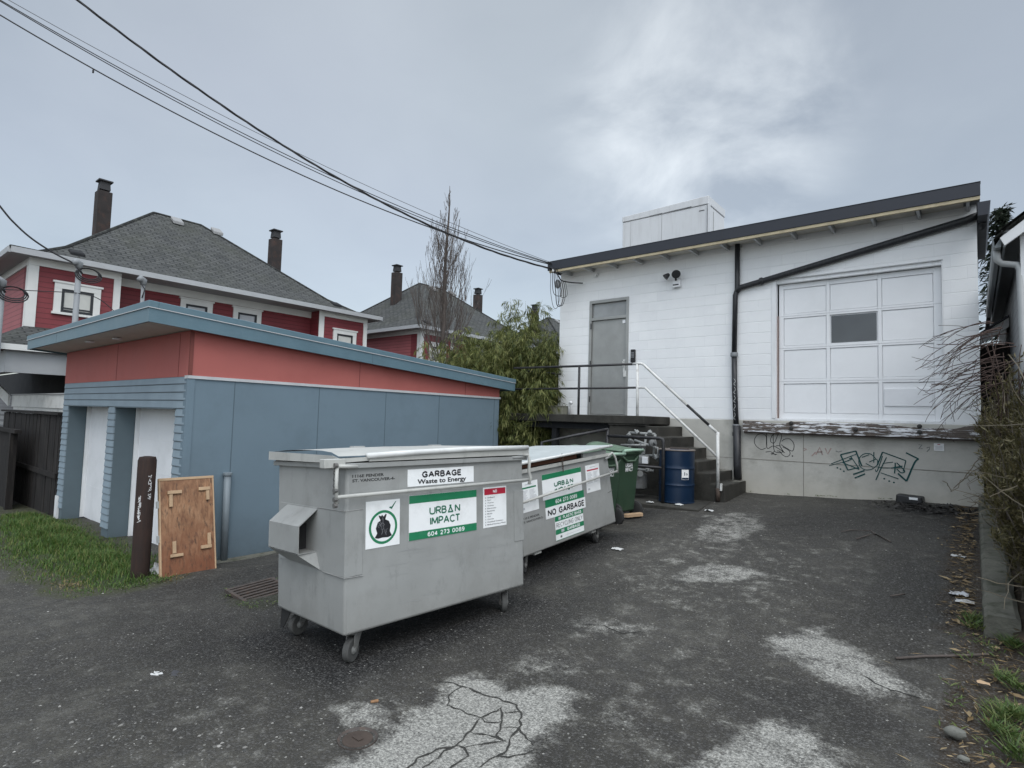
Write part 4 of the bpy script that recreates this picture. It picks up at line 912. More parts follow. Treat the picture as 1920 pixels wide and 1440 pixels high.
for k in range(7):
    z = 1.345 - k * .022; s = .011; r0 = .0035
    if k % 2: ch.tube([(-.035 + s * math.cos(a), .10, z + 1.4 * s * math.sin(a)) for a in [i * PI / 4 for i in range(9)]], r0, 5)
    else: ch.tube([(-.035, .10 + s * math.cos(a), z + 1.4 * s * math.sin(a)) for a in [i * PI / 4 for i in range(9)]], r0, 5)
ch.box(-.042, .088, 1.17, -.028, .112, 1.205); obj('chain', ch, 'caster_steel', t)
# stickers
s1 = sticker(t, 'sticker', .52, 1.19, 1.205, 1.322); sans(s1, 'GARBAGE', .655, 1.252, 1.066, 1.304, .0125, 'ink_black', gap=.30); letter(s1, 'Waste to Energy', .612, 1.194, 1.118, 1.243, 'ink_black', bold=.026)
s2 = sticker(t, 'sticker', .535, .782, 1.235, 1.120)
band(s2, .535, 1.060, 1.235, 1.120, 'sticker_green'); band(s2, .535, .782, 1.235, .843, 'sticker_green')
logo(s2, .73, .878, 1.05, 1.020); sans(s2, '604 273 0089', .712, .793, 1.098, .829, .0068, 'sticker_white', gap=.28)
s3 = sticker(t, 'sticker', .158, .772, .45, 1.108)
obj('ring', ring(MB(), .305, .915, .103, .122, on(.004)), 'sticker_green', s3)
bag = [(.245, .845), (.262, .88), (.252, .92), (.265, .965), (.292, .985), (.300, .995), (.275, 1.005), (.270, 1.022), (.288, 1.014), (.296, 1.024), (.306, 1.008), (.322, 1.030), (.328, 1.022), (.316, .998), (.314, .988), (.345, .968), (.358, .93), (.352, .885), (.368, .848), (.34, .838), (.30, .841), (.27, .837)]
bag = [(.305 + (x - .305) * 1.2, .915 + (z - .925) * .9) for x, z in bag]; bm_ = MB(); cbx = (.305, .92); bm_.v = [on(.0042)(*p) for p in [cbx] + bag]; bm_.f = [(0, k + 1, (k + 1) % len(bag) + 1) for k in range(len(bag))]
bagp = obj('bag_picture', bm_, 'ink_black', s3)
hl = MB()
random.seed(11)
for k in range(16):
    x = random.uniform(.268, .343); z = random.uniform(.855, .965); hl.stroke([(x, z), (x + random.uniform(-.012, .012), z + random.uniform(.006, .02)), (x + random.uniform(-.016, .016), z + random.uniform(.02, .035))], random.uniform(.003, .007), on(.0047 + k * .00004))
obj('highlight', hl, 'ink_dark_grey', bagp)
ck = MB(); ck.add([on(.0042)(*p) for p in [(.352, 1.052), (.372, 1.040), (.378, 1.040), (.418, 1.095), (.408, 1.092), (.376, 1.056), (.362, 1.058)]], [(0, 1, 2, 5, 6), (2, 3, 4, 5)]); obj('tick', ck, 'ink_green', s3)
s4 = sticker(t, 'sticker', 1.315, .785, 1.60, 1.130); band(s4, 1.328, 1.065, 1.588, 1.118, 'sticker_red'); sans(s4, 'NO', 1.432, 1.078, 1.482, 1.106, .006, 'sticker_white')
words = ['Cardboard', 'Paper', 'Organics', 'Aluminum', 'Electronics', 'Batteries', 'Metals', 'Wood', 'Concrete', 'Household Containers', 'Medical/Hazardous Waste']
lm_ = MB()
for k, w_ in enumerate(words):
    z = 1.036 - k * .0232; fit_text(lm_, w_, 1.362, z, 1.362 + .0098 * len(w_), z + .012, on(.0045), .01); lm_.stroke([(1.338, z), (1.346, z + .011)], .0025, on(.0045)); lm_.stroke([(1.338, z + .011), (1.346, z)], .0025, on(.0047))
obj('lettering', lm_, 'ink_dark_grey', s4)
letter(t, '1116E PENDER', .045, 1.286, .307, 1.308, 'stencil', d=.0015, bold=.03, name='stencil_lettering'); letter(t, 'ST. VANCOUVER-4-', .045, 1.254, .405, 1.276, 'stencil', d=.0015, bold=.03, name='stencil_lettering')
scf = MB(); random.seed(5)
for k in range(26):
    x = random.uniform(.2, 1.7); z = random.uniform(.28, .72) if random.random() < .8 else random.uniform(1.08, 1.18); scf.stroke([(x, z), (x + random.uniform(.04, .2), z + random.uniform(-.012, .016)), (x + .22, z + random.uniform(-.02, .02))], random.uniform(.001, .0035), on(.0012))
P('scuff', (.27, .275, .27), .6, .1, 30); obj('scuff', scf, 'scuff', t)
for x, y, sw in ((.14, .10, .5), (1.68, .13, .9), (.16, .92, .2), (1.68, .92, .4)): caster(t, x, y, 0, sw, ZB)
obj('corner_foot', MB().prism([(.85, .224), (1.03, .224), (1.05, .05), (1.0, .05)], .03, .036, 'x'), 'bin_dark', t)

# second, open-lidded dumpster
t = thing('dumpster', 'rear grey dumpster with its lid ajar and a recycling only sign', 'dumpster', (-3.79, 4.94, .035), local=frame3((.02, .9998, .072), (-1, .02, -.065)))
L, D, ZB, ZT = 1.99, 1.1, .20, 1.13
m = MB().hexa([(.0, .0, ZB), (L, 0, ZB), (L, D, ZB), (0, D, ZB), (-.02, 0, ZT), (L - .10, 0, ZT), (L - .10, D + .05, ZT), (-.02, D + .05, ZT)])
body2 = obj('body', m, 'bin_grey', t, bevel=.018, seg=2, smooth='auto')
rim = MB(); rim.box(-.04, -.028, ZT - .03, L - .07, -.001, ZT + .012); rim.box(-.05, .0, ZT - .03, -.025, D + .08, ZT + .01); rim.box(L - .097, 0, ZT - .03, L - .07, D + .08, ZT + .01)
obj('rim', rim, 'bin_lid', t, bevel=.004)
obj('dark_inside', MB().box(.0, .02, ZT + .001, L - .12, D, ZT + .008), 'bin_dark', t)
P('cardboard', (.135, .060, .038), .8, .2, 6)
cb = MB(); cb.hexa([(-.02, .06, ZT + .012), (1.25, .06, ZT + .012), (1.25, .5, ZT + .012), (-.02, .5, ZT + .012), (-.02, .06, ZT + .06), (1.25, .06, ZT + .075), (1.25, .5, ZT + .09), (-.02, .5, ZT + .07)]); tag(obj('cardboard', cb, 'cardboard', None), 'flattened brown cardboard showing under the ajar lid of the rear dumpster', 'cardboard'); card = bpy.data.objects['cardboard']; card.matrix_world = t.matrix_world.copy()
l2 = MB(); 
l2.hexa([(-.08, -.05, ZT + .085), (L - .06, -.05, ZT + .105), (L - .12, D + .1, ZT + .115), (-.05, D + .1, ZT + .105), (-.08, -.05, ZT + .095), (L - .06, -.05, ZT + .115), (L - .12, D + .1, ZT + .125), (-.05, D + .1, ZT + .115)])
P('lid_pale', (.46, .49, .49), .4, .06, 3, dirt=(.35, .37, .36), dirt_amt=.4)
lo2 = obj('lid', l2, 'lid_pale', t); obj('lid_tube', MB().tube([(-.08, -.055, ZT + .085), (L - .06, -.055, ZT + .105)], .016, 10), 'bin_white', lo2, True)
lp = MB(); lp.box(1.30, .0, ZT + .012, 1.86, .03, ZT + .06); obj('lid_stop', lp, 'bin_grey', t)
br = MB(); br.tube([(-.03, -.06, .80), (1.0, -.065, .845), (2.02, -.06, .885)], .014, 10); lockbar = obj('lock_bar', br, 'bin_lid', t, True)
obj('bar_hook', MB().tube([(1.84, -.03, 1.10), (1.93, -.05, 1.14), (1.99, -.055, 1.08), (2.02, -.06, .98), (2.02, -.06, .86)], .015, 8), 'bin_lid', lockbar, True)
obj('bar_socket', MB().tube([(1.78, -.03, 1.075), (1.90, -.035, 1.095)], .013, 8), 'bin_grey', t, True)
ch = MB()
for k in range(10):
    z = ZT + .10 - k * .021; s = .010
    ch.tube([(.79 + (s * math.cos(a) if k % 2 else 0), -.045 + (0 if k % 2 else s * math.cos(a)), z + 1.4 * s * math.sin(a)) for a in [i * PI / 4 for i in range(9)]], .0033, 5)
obj('chain', ch, 'rust', t)
# tilt between traced panel metres (horizontal/vertical) and this frame
def rt(a, b): return (a * .9974 + (b - .035) * .072, b - .035 - a * .072)
def on2(d): return lambda a, b: (a, -d, b)
s1 = sticker(t, 'sticker', .42, .745, 1.225, 1.035); band(s1, .42, .975, 1.225, 1.035, 'sticker_green'); logo(s1, .645, .795, 1.04, .925)
s5 = sticker(t, 'sticker', .455, .655, 1.255, .7445, 'sticker_green'); sans(s5, '604 273 0089', .65, .675, 1.10, .722, .0085, 'sticker_white', gap=.28)
s6 = sticker(t, 'sticker', .45, .525, 1.275, .6545, 'sticker_white', .0045); sans(s6, 'NO GARBAGE', .485, .552, 1.245, .628, .0165, 'ink_black', d=.0062, gap=.30)
s7 = sticker(t, 'sticker', .615, .245, 1.205, .5245); band(s7, .615, .465, 1.205, .5245, 'sticker_green'); band(s7, .615, .315, 1.205, .372, 'sticker_green'); band(s7, .615, .245, 1.205, .250, 'sticker_green')
sans(s7, 'PLASTIC BAGS', .775, .477, 1.165, .513, .0075, 'sticker_white', gap=.30); sans(s7, 'RECYCLING ONLY', .635, .393, 1.185, .446, .006, 'ink_dark_grey', gap=.30); sans(s7, 'GARBAGE', .845, .325, 1.12, .362, .008, 'sticker_white', gap=.32)
letter(s7, 'urbanimpact.com', .80, .272, 1.12, .287, 'ink_grey'); ic = MB(); rect(ic, .70, .268, .735, .292, on(.0045)); obj('icon', ic, 'ink_dark_grey', s7)
ic = MB(); rect(ic, .685, .478, .735, .510, on(.0045)); rect(ic, .725, .328, .785, .360, on(.0045)); obj('icon', ic, 'ink_grey', s7)
for a0, z0, a1, z1, cm_ in ((.005, .67, .335, 1.0, 'sticker_green'), (1.33, .69, 1.655, 1.035, 'sticker_red')):
    s8 = sticker(t, 'sticker', a0, z0, a1, z1); band(s8, a0 + .03, z1 - .075, a1 - .03, z1 - .058, cm_)
    lm_ = MB(); random.seed(int(a0 * 100))
    for c_ in (0, 1):
        for k in range(11):
            x = a0 + .03 + c_ * .145; z = z1 - .10 - k * .013; rect(lm_, x, z, x + random.uniform(.06, .125), z + .005, on(.0045))
    rect(lm_, a0 + .10, z1 - .035, a1 - .10, z1 - .028, on(.0045)); rect(lm_, a0 + .03, z0 + .03, a0 + .075, z0 + .055, on(.0045)); obj('print', lm_, 'ink_grey', s8)
letter(t, '1110 E PENDER', .03, .595, .335, .618, 'stencil', d=.0015, bold=.02, name='stencil_lettering'); letter(t, 'ST. VANCOUVER-2-', .03, .555, .40, .578, 'stencil', d=.0015, bold=.02, name='stencil_lettering')
wm = MB(); wm.tube([(1.83, -.003, .62), (1.945, -.003, .64)], .0035, 5); obj('weld_bead', wm, 'caster_steel', t)
for x, y, sw in ((.16, .12, .4), (1.66, .12, .3), (.16, .95, .3), (1.66, .95, .2)): caster(t, x, y, 0, sw, ZB, mat='rubber')
obj('skid_block', MB().box(.24, .03, ZB - .03, .36, .1, ZB - .001), 'bin_lid', t); obj('skid_block', MB().box(1.42, .03, ZB - .035, 1.52, .1, ZB - .001), 'bin_grey', t)

# ------------------------------------------------------------------ wheeled carts
def cart(loc, rot, label):
    t = thing('wheeled_cart', label, 'wheelie bin', loc, 'green wheeled carts behind the dumpsters', local=Matrix.Rotation(rot, 3, 'Z'))
    b = MB().hexa([(-.23, -.27, .10), (.23, -.27, .10), (.23, .22, .06), (-.23, .22, .06), (-.285, -.33, .93), (.285, -.33, .93), (.285, .33, .93), (-.285, .33, .93)])
    body = obj('body', b, 'cart_green', t, bevel=.03, seg=3, smooth='auto')
    rm = MB().box(-.30, -.35, .915, .30, .345, .955); obj('rim', rm, 'cart_green', t, bevel=.012, seg=2)
    rb = MB(); rb.tube([(-.21, -.345, .90), (-.1, -.35, .83), (.1, -.35, .83), (.21, -.345, .90)], .016, 6); obj('grip_rib', rb, 'cart_lid', body, True)
    ld = MB(); n = 8
    for j in range(n + 1):
        for i in range(n + 1):
            a, c = i / n, j / n; ld.v.append((-.30 + .60 * a, -.36 + .70 * c, .965 + .075 * math.sin(PI * a) ** .6 * (.35 + .65 * c) + .03 * c))
    for j in range(n):
        for i in range(n): ld.f.append((j * (n + 1) + i, j * (n + 1) + i + 1, (j + 1) * (n + 1) + i + 1, (j + 1) * (n + 1) + i))
    lidc = obj('lid', ld, 'cart_lid', t, True, solid=-.012)
    obj('handle', MB().tube([(-.24, -.36, .955), (-.23, -.42, .985), (0, -.425, .99), (.23, -.42, .985), (.24, -.36, .955)], .021, 8), 'cart_handle', t, True)
    for x in (-.16, .16): obj('handle_bracket', MB().box(x - .04, -.41, .955, x + .04, -.345, 1.0), 'cart_handle', t, bevel=.012)
    for x in (-.27, .27): obj('wheel', MB().lathe([(.02, -.03), (.10, -.032), (.12, -.02), (.12, .02), (.10, .032), (.02, .03)], (x, -.27, .12), 20, 'x'), 'rubber', t, 'auto')
    lt_ = fit_text(MB(), 'URBAN\nIMPACT', -.10, .68, .10, .80, lambda a, c: (a, -.30 - (c - .60) * .052 - .014, c), .03, 1, .85); obj('lettering', lt_, 'sticker_white', body)
    t.scale = (1, 1, 1.09)
    return t
c1 = cart((-4.50, 8.10, g(-4.4, 8.0)), PI / 2 - .12, 'green wheeled cart standing beside the gas meter')
c2 = copy_tree(c1); c2.matrix_world = Matrix.Translation((-4.47, 7.44, g(-4.4, 7.44))) @ Matrix.Rotation(PI / 2 - .05, 4, 'Z') @ Matrix.Diagonal((1, 1, 1.09, 1)); c2['label'] = 'green wheeled cart mostly hidden behind the rear dumpster'

# ------------------------------------------------------------------ blue drum
dz = .385
t = thing('steel_drum', 'dark blue steel drum with a small white label on the concrete pad', 'drum', (-4.01, 9.48, dz))
R_ = .295; pr_ = []
for k in range(45):
    z = .885 * k / 44; r = R_
    for zz in (.295, .59): r += .012 * math.exp(-((z - zz) / .012) ** 2)
    pr_.append((r, z))
shell = obj('shell', MB().lathe([(R_ + .008, 0), (R_ + .008, .015)] + pr_[1:], (-4.01, 9.48, dz), 40), 'drum_blue', t, 'auto')
obj('rim', MB().tube([(-4.01 + (R_ + .004) * math.cos(a), 9.48 + (R_ + .004) * math.sin(a), dz + .888) for a in [i * 2 * PI / 40 for i in range(41)]], .012, 6, False), 'drum_rim', t, True)
obj('lid', MB().lathe([(.01, .87), (R_ - .01, .872), (R_ - .005, .868)], (-4.01, 9.48, dz), 32), 'drum_rim', t)
obj('lid_bar', MB().box(-4.10, 9.40, dz + .9, -3.78, 9.46, dz + .93), 'bark', t)
def cyl(c, r, a_mid): return lambda a, b: (c[0] + r * math.cos(a_mid + a / r), c[1] + r * math.sin(a_mid + a / r), c[2] + b)
f_ = cyl((-4.01, 9.48, dz), R_ + .002, -1.22 + .55)
lb = MB()
for k in range(8): lb.quad(f_(-.065 + k * .01625, .40), f_(-.065 + (k + 1) * .01625, .40), f_(-.065 + (k + 1) * .01625, .575), f_(-.065 + k * .01625, .575))
lab = obj('label', lb, 'sticker_white', shell)
f_ = cyl((-4.01, 9.48, dz), R_ + .004, -1.22 + .55); li = MB()
for k in range(8): li.quad(f_(-.06 + k * .015, .405), f_(-.06 + (k + 1) * .015, .405), f_(-.06 + (k + 1) * .015, .435), f_(-.06 + k * .015, .435))
li.quad(f_(-.02, .47), f_(-.008, .475), f_(-.006, .52), f_(-.02, .53)); li.quad(f_(.01, .48), f_(.045, .48), f_(.045, .49), f_(.01, .49)); li.quad(f_(.01, .50), f_(.035, .50), f_(.035, .508), f_(.01, .508)); obj('print', li, 'drum_blue', lab)

# ------------------------------------------------------------------ gas meter and its guard
t = thing('pipe_guard', 'black pipe guard rail around the gas meter', 'guard rail', (-4.12, 9.22, .36))
gy = 9.16
obj('top_pipe', MB().tube([(-5.2, gy, 1.465), (-4.18, gy, 1.465), (-4.13, gy, 1.45), (-4.115, gy, 1.40), (-4.115, gy, .36)], .029, 10), 'rail_black', t, True)
obj('mid_pipe', MB().tube([(-5.2, gy, .965), (-4.115, gy, .965)], .024, 8), 'rail_black', t, True)
obj('post', MB().tube([(-5.2, gy, .2), (-5.2, gy, 1.60)], .029, 10), 'rail_black', t, True)
obj('side_pipe', MB().tube([(-5.19, gy, 1.585), (-5.62, 8.75, 1.46), (-6.05, 8.3, 1.32), (-6.05, 8.3, .1)], .027, 8), 'rail_black', t, True)
t = thing('gas_meter', 'grey gas meter with a tangle of regulator pipes beside the steps', 'gas meter', (-4.8, 9.5, .38))
obj('meter_case', MB().lathe([(.10, 0), (.15, .03), (.16, .16), (.14, .28), (.08, .31)], (-4.72, 9.48, .52), 16), 'meter_grey', t, 'auto')
o = obj('dial', MB().lathe([(.02, 0), (.05, .004), (.055, .03)], (0, 0, 0), 14), 'meter_body', t); o.matrix_parent_inverse = INV[t.name]; o.location = (-4.63, 9.34, .82); o.rotation_euler = (PI / 2, 0, .5)
obj('meter_case', MB().box(-4.78, 9.33, .98, -4.52, 9.5, 1.14), 'meter_body', t, bevel=.03, seg=2)
obj('index_box', MB().box(-4.58, 9.30, 1.0, -4.47, 9.325, 1.12), 'white_trim', t, bevel=.006)
pp = MB()
for pts, r in (([(-4.95, 9.55, .38), (-4.95, 9.55, 1.55)], .028), ([(-4.95, 9.55, 1.53), (-4.45, 9.55, 1.52)], .026), ([(-4.45, 9.55, 1.52), (-4.45, 9.5, 1.1)], .026), ([(-4.62, 9.55, 1.52), (-4.62, 9.45, 1.15)], .024), ([(-4.80, 9.45, 1.40), (-4.35, 9.45, 1.28), (-4.35, 9.45, 1.05)], .022), ([(-5.05, 9.4, 1.30), (-4.55, 9.4, 1.32)], .022), ([(-4.9, 9.35, .9), (-4.4, 9.4, .88)], .022), ([(-5.0, 9.6, 1.1), (-4.3, 9.6, 1.15)], .024)): pp.tube(pts, r, 8)
obj('pipework', pp, 'meter_body', t, True)
for x, y, z, r in ((-4.45, 9.46, 1.36, .075), (-4.66, 9.45, 1.30, .065), (-4.30, 9.5, 1.22, .06), (-4.86, 9.42, 1.36, .06)):
    q = obj('regulator', MB().lathe([(.3 * r, -.6 * r), (r, -.25 * r), (r * 1.05, 0), (r, .25 * r), (.35 * r, .6 * r), (.3 * r, 1.2 * r)], (0, 0, 0), 14), 'meter_grey', t, 'auto'); q.matrix_parent_inverse = INV[t.name]; q.location = (x, y, z); q.rotation_euler = (random.uniform(.6, 1.8), random.uniform(-.8, .8), random.uniform(0, 3))
for x, y, z in ((-4.95, 9.50, 1.48), (-4.78, 9.5, 1.545), (-4.52, 9.48, 1.545), (-4.36, 9.42, 1.12), (-4.6, 9.38, 1.2), (-4.97, 9.45, 1.22), (-4.5, 9.38, .89)):
    q = obj('valve', MB().lathe([(.02, -.03), (.042, -.028), (.042, .028), (.02, .03), (.012, .07)], (0, 0, 0), 8), 'meter_body', t); q.matrix_parent_inverse = INV[t.name]; q.location = (x, y, z); q.rotation_euler = (random.uniform(-1.5, 1.5), random.uniform(-1.5, 1.5), 0)
# ------------------------------------------------------------------ blue twin garage
SX, SY0, SY1, SXL = -8.0, 3.07, 9.36, -13.94
t = thing('twin_garage', 'blue and red garage with two white doors and a sloping blue roof edge', 'garage', (-11, 6, -.3))
ZS = 2.17
def roofz(y): return 2.80 - (y - 2.5) * .0650
sw = MB(); sw.prism([(SY0, -.55), (SY1, -.55), (SY1, ZS - .03), (SY0, ZS - .03)], SX - .15, SX, 'x')
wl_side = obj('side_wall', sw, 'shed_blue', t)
sm_ = MB()
for y in (3.67, 4.99, 6.30, 7.58, 9.20): sm_.box(SX + .0005, y - .004, -.28, SX + .0035, y + .004, ZS - .03)
obj('panel_joint', sm_, 'seam_dark', wl_side)
obj('corner_trim', MB().box(SX - .02, SY0 - .025, -.3, SX + .012, SY0 + .07, ZS - .03), 'shed_blue', wl_side)
rb = MB().prism([(SY0, ZS + .012), (SY1, ZS + .012), (SY1, roofz(SY1) + .02), (SY0, roofz(SY0) + .02)], SX - .15, SX + .002, 'x'); band_ = obj('red_band', rb, 'shed_red', t)
sm_ = MB()
for y in (5.73, 8.29): sm_.box(SX + .0025, y - .004, ZS + .013, SX + .0055, y + .004, roofz(y) + .0)
sm_.box(SX - .012, SY0 - .015, ZS + .013, SX + .013, SY0 + .03, roofz(SY0)); obj('panel_joint', sm_, 'seam_red', band_)
obj('flashing', MB().box(SX - .1, SY0 - .02, ZS - .029, SX + .022, SY1 + .02, ZS + .011), 'flashing', t)
fb = MB().box(SXL, SY0, ZS + .0, SX - .151, SY0 + .14, roofz(SY0) + .02); fband = obj('red_band', fb, 'shed_red', t)
sm_ = MB()
for x in (-8.37, -10.9): sm_.box(x - .004, SY0 - .0035, ZS, x + .004, SY0 - .0005, roofz(SY0)); 
obj('panel_joint', sm_, 'seam_red', fband)
# lapped boards on the front
op = [(-13.58, -11.2), (-10.86, -8.40)]; zh = 1.745
obj('front_wall', MB().box(SXL, SY0 + .02, zh, SX - .151, SY0 + .14, ZS - .002), 'shed_clap', t)
lapm = MB()
def lap(x0, x1, z): lapm.add([(x, y_, z_) for x in (x0, x1) for y_, z_ in ((SY0 + .008, z + .114), (SY0 - .003, z), (SY0 + .0195, z), (SY0 + .0195, z + .114))], [(0, 1, 5, 4), (1, 2, 6, 5), (0, 3, 2, 1), (4, 5, 6, 7), (0, 4, 7, 3)])
z = zh
for k in range(4): lap(SXL, SX - .021, zh + k * .11)
for x0, x1 in ((SXL, -13.58), (-11.2, -10.86), (-8.40, SX - .021)):
    k = 1
    while zh - k * .11 > -.25: lap(x0, x1, zh - k * .11); k += 1
obj('lap_board', lapm, 'shed_clap', t)
pr = MB()
for x0, x1 in ((SXL, -13.58), (-11.2, -10.86), (-8.40, SX - .151)): pr.box(x0, SY0 + .02, -.55, x1, SY0 + .5, zh - .001)
obj('pier', pr, 'shed_jamb', t)
obj('kick_block', MB().box(SXL - .01, SY0 - .02, -.45, SXL + .16, SY0 + .018, -.02), 'white_trim', t)
for i, (x0, x1) in enumerate(op):
    gd2 = obj('garage_door', MB().box(x0 + .01, SY0 + .36, -.42, x1 - .01, SY0 + .41, zh - .001), 'door_white', t)
    dj = MB().box(x0 + .01, SY0 + .30, -.42, x0 + .05, SY0 + .359, zh - .002); dj.box(x1 - .05, SY0 + .30, -.42, x1 - .01, SY0 + .359, zh - .002); obj('stop_strip', dj, 'white_trim', gd2)
    gp = MB()
    for z in (.20, .72, 1.23): gp.box(x0 + .05, SY0 + .357, z, x1 - .05, SY0 + .3595, z + .006)
    obj('section_gap', gp, 'white_trim', gd2)
    obj('head_flashing', MB().box(x0 - .02, SY0 - .03, zh - .012, x1 + .02, SY0 + .30, zh - .0015), 'shed_jamb', t)
npl = obj('number_plate', MB().box(-11.62, SY0 + .352, 1.28, -11.52, SY0 + .3595, 1.42), 'house_eave', t); nm = fit_text(MB(), '10', -11.60, 1.31, -11.54, 1.39, lambda a, b: (a, SY0 + .350, b), .03); obj('lettering', nm, 'ink_dark_grey', npl)
obj('rear_wall', MB().box(SXL, SY1 - .14, -.6, SX - .151, SY1, ZS), 'shed_blue', t); obj('left_wall', MB().box(SXL, SY0 + .51, -.6, SXL + .14, SY1 - .141, roofz(SY1)), 'shed_blue', t)
# roof: flat sloping slab with deep metal edge
RX0, RX1, RY0, RY1 = -14.2, -7.83, 2.5, 9.69
rf = MB().hexa([(RX0 + .03, RY0 + .03, roofz(RY0) + .03), (RX1 - .03, RY0 + .03, roofz(RY0) + .03), (RX1 - .03, RY1 - .03, roofz(RY1) + .03), (RX0 + .03, RY1 - .03, roofz(RY1) + .03), (RX0 + .03, RY0 + .03, roofz(RY0) + .20), (RX1 - .03, RY0 + .03, roofz(RY0) + .20), (RX1 - .03, RY1 - .03, roofz(RY1) + .20), (RX0 + .03, RY1 - .03, roofz(RY1) + .20)])
roof = obj('roof', rf, 'shed_soffit', t)
def edge(y0, y1, x0, x1, lo, hi, m):
    return m.hexa([(x0, y0, roofz(y0) + lo), (x1, y0, roofz(y0) + lo), (x1, y1, roofz(y1) + lo), (x0, y1, roofz(y1) + lo), (x0, y0, roofz(y0) + hi), (x1, y0, roofz(y0) + hi), (x1, y1, roofz(y1) + hi), (x0, y1, roofz(y1) + hi)])
fa = MB()
edge(RY0, RY0 + .028, RX0, RX1, 0, .175, fa); edge(RY0 + .0281, RY1, RX1 - .028, RX1, 0, .175, fa); edge(RY0 + .0281, RY1, RX0, RX0 + .028, 0, .175, fa); edge(RY1 - .029, RY1 - .001, RX0 + .03, RX1 - .03, 0, .17, fa)
obj('fascia', fa, 'shed_fascia', roof)
cp = MB()
edge(RY0 - .014, RY0 + .10, RX0 - .014, RX1 + .014, .178, .262, cp); edge(RY0 + .1001, RY1 + .014, RX1 - .10, RX1 + .014, .178, .262, cp); edge(RY0 + .1001, RY1 + .014, RX0 - .014, RX0 + .10, .178, .262, cp)
obj('roof_edge_cap', cp, 'shed_fascia', roof, bevel=.006)
fs_ = MB(); edge(RY0 - .0015, RY0, -12.1, -12.094, .005, .17, fs_); fs_.box(RX1, 5.85, roofz(5.85) + .01, RX1 + .002, 5.856, roofz(5.85) + .17); obj('fascia_joint', fs_, 'seam_dark', roof)
drip = MB(); edge(RY0 - .016, RY0 - .0142, RX0 - .014, RX1 + .014, .172, .182, drip); edge(RY0 - .014, RY1 + .014, RX1 + .0142, RX1 + .016, .172, .182, drip); obj('drip_edge', drip, 'flashing', roof)
for x, y in ((-11.2, 2.75), (-10.2, 2.85)): obj('soffit_light', MB().lathe([(.06, -.02), (.07, 0), (.06, .004)], (x, y, roofz(y) + .012), 14), 'white_trim', t)
o = obj('wall_kerb', MB().hexa([(-7.99, 3.5, -.5), (-7.80, 3.5, -.5), (-7.80, 9.3, -.5), (-7.99, 9.3, -.5), (-7.99, 3.5, -.29), (-7.82, 3.5, -.31), (-7.82, 9.3, -.31), (-7.99, 9.3, -.29)]), 'kerb_concrete', None, bevel=.02, seg=2); tag(o, 'low concrete kerb along the foot of the blue garage wall', 'kerb')
t = thing('vent_pipe', 'grey-blue round pipe fixed to the blue wall beside the plywood lid', 'pipe', (-7.94, 3.63, -.3))
obj('pipe', MB().tube([(-7.945, 3.63, -.34), (-7.945, 3.615, .86)], .044, 14), 'pipe_grey', t, True); obj('cap', MB().lathe([(.06, 0), (.06, .03), (.05, .035)], (-7.945, 3.615, .85), 14), 'pipe_grey', t)

# ------------------------------------------------------------------ plywood lid leaning on the garage, post, litter
t = thing('crate_lid', 'brown plywood crate lid with wooden cleats leaning on the blue garage', 'plywood panel', (-7.5, 3.0, -.28))
P0, P1 = Vector((-7.46, 2.68, -.29)), Vector((-7.46, 3.32, -.29)); Q0, Q1 = Vector((-7.80, 2.71, .87)), Vector((-7.80, 3.36, .87))
ex_ = (P1 - P0); ez_ = (Q0 - P0); nn = ex_.cross(ez_).normalized()
if nn.x < 0: nn = -nn
def lidp(a, b, d): return P0 + (P1 - P0) * a + (Q0 - P0) * b * (1 - a) + (Q1 - P1) * b * a + nn * d
def lbox(m, a0, b0, a1, b1, d0, d1): return m.hexa([lidp(a0, b0, d0), lidp(a1, b0, d0), lidp(a1, b0, d1), lidp(a0, b0, d1), lidp(a0, b1, d0), lidp(a1, b1, d0), lidp(a1, b1, d1), lidp(a0, b1, d1)])
obj('panel', lbox(MB(), .02, .01, .98, .99, 0, .014), 'plywood', t)
fm = MB(); lbox(fm, 0, .972, 1, 1.0, -.03, .02); lbox(fm, 0, .0, .028, .971, -.03, .018); lbox(fm, .972, 0, 1, .971, -.03, .018); lbox(fm, .029, 0, .971, .02, -.03, .017)
obj('edge_batten', fm, 'ply_edge', t, bevel=.003)
for (a, b, da, db) in ((.14, .83, .25, .035), (.165, .70, .06, .125), (.70, .845, .21, .035), (.835, .74, .06, .10), (.17, .20, .22, .03), (.21, .235, .06, .12), (.71, .24, .20, .035), (.84, .275, .06, .12)):
    obj('cleat', lbox(MB(), a, b, a + da, b + db, .015, .042), 'ply_edge', t, bevel=.003)
for b in (.36, .70): obj('hinge', lbox(MB(), -.045, b, .005, b + .07, .0, .012), 'galv', t)
t = thing('bollard', 'dark rusty round steel post with white scribbles at the grass edge', 'bollard', (-7.71, 2.55, -.29))
pst = obj('post', MB().lathe([(.098, -.4), (.098, 1.40), (.085, 1.44), (.03, 1.45)], (-7.71, 2.55, -.29), 24), 'bollard_rust', t, 'auto')

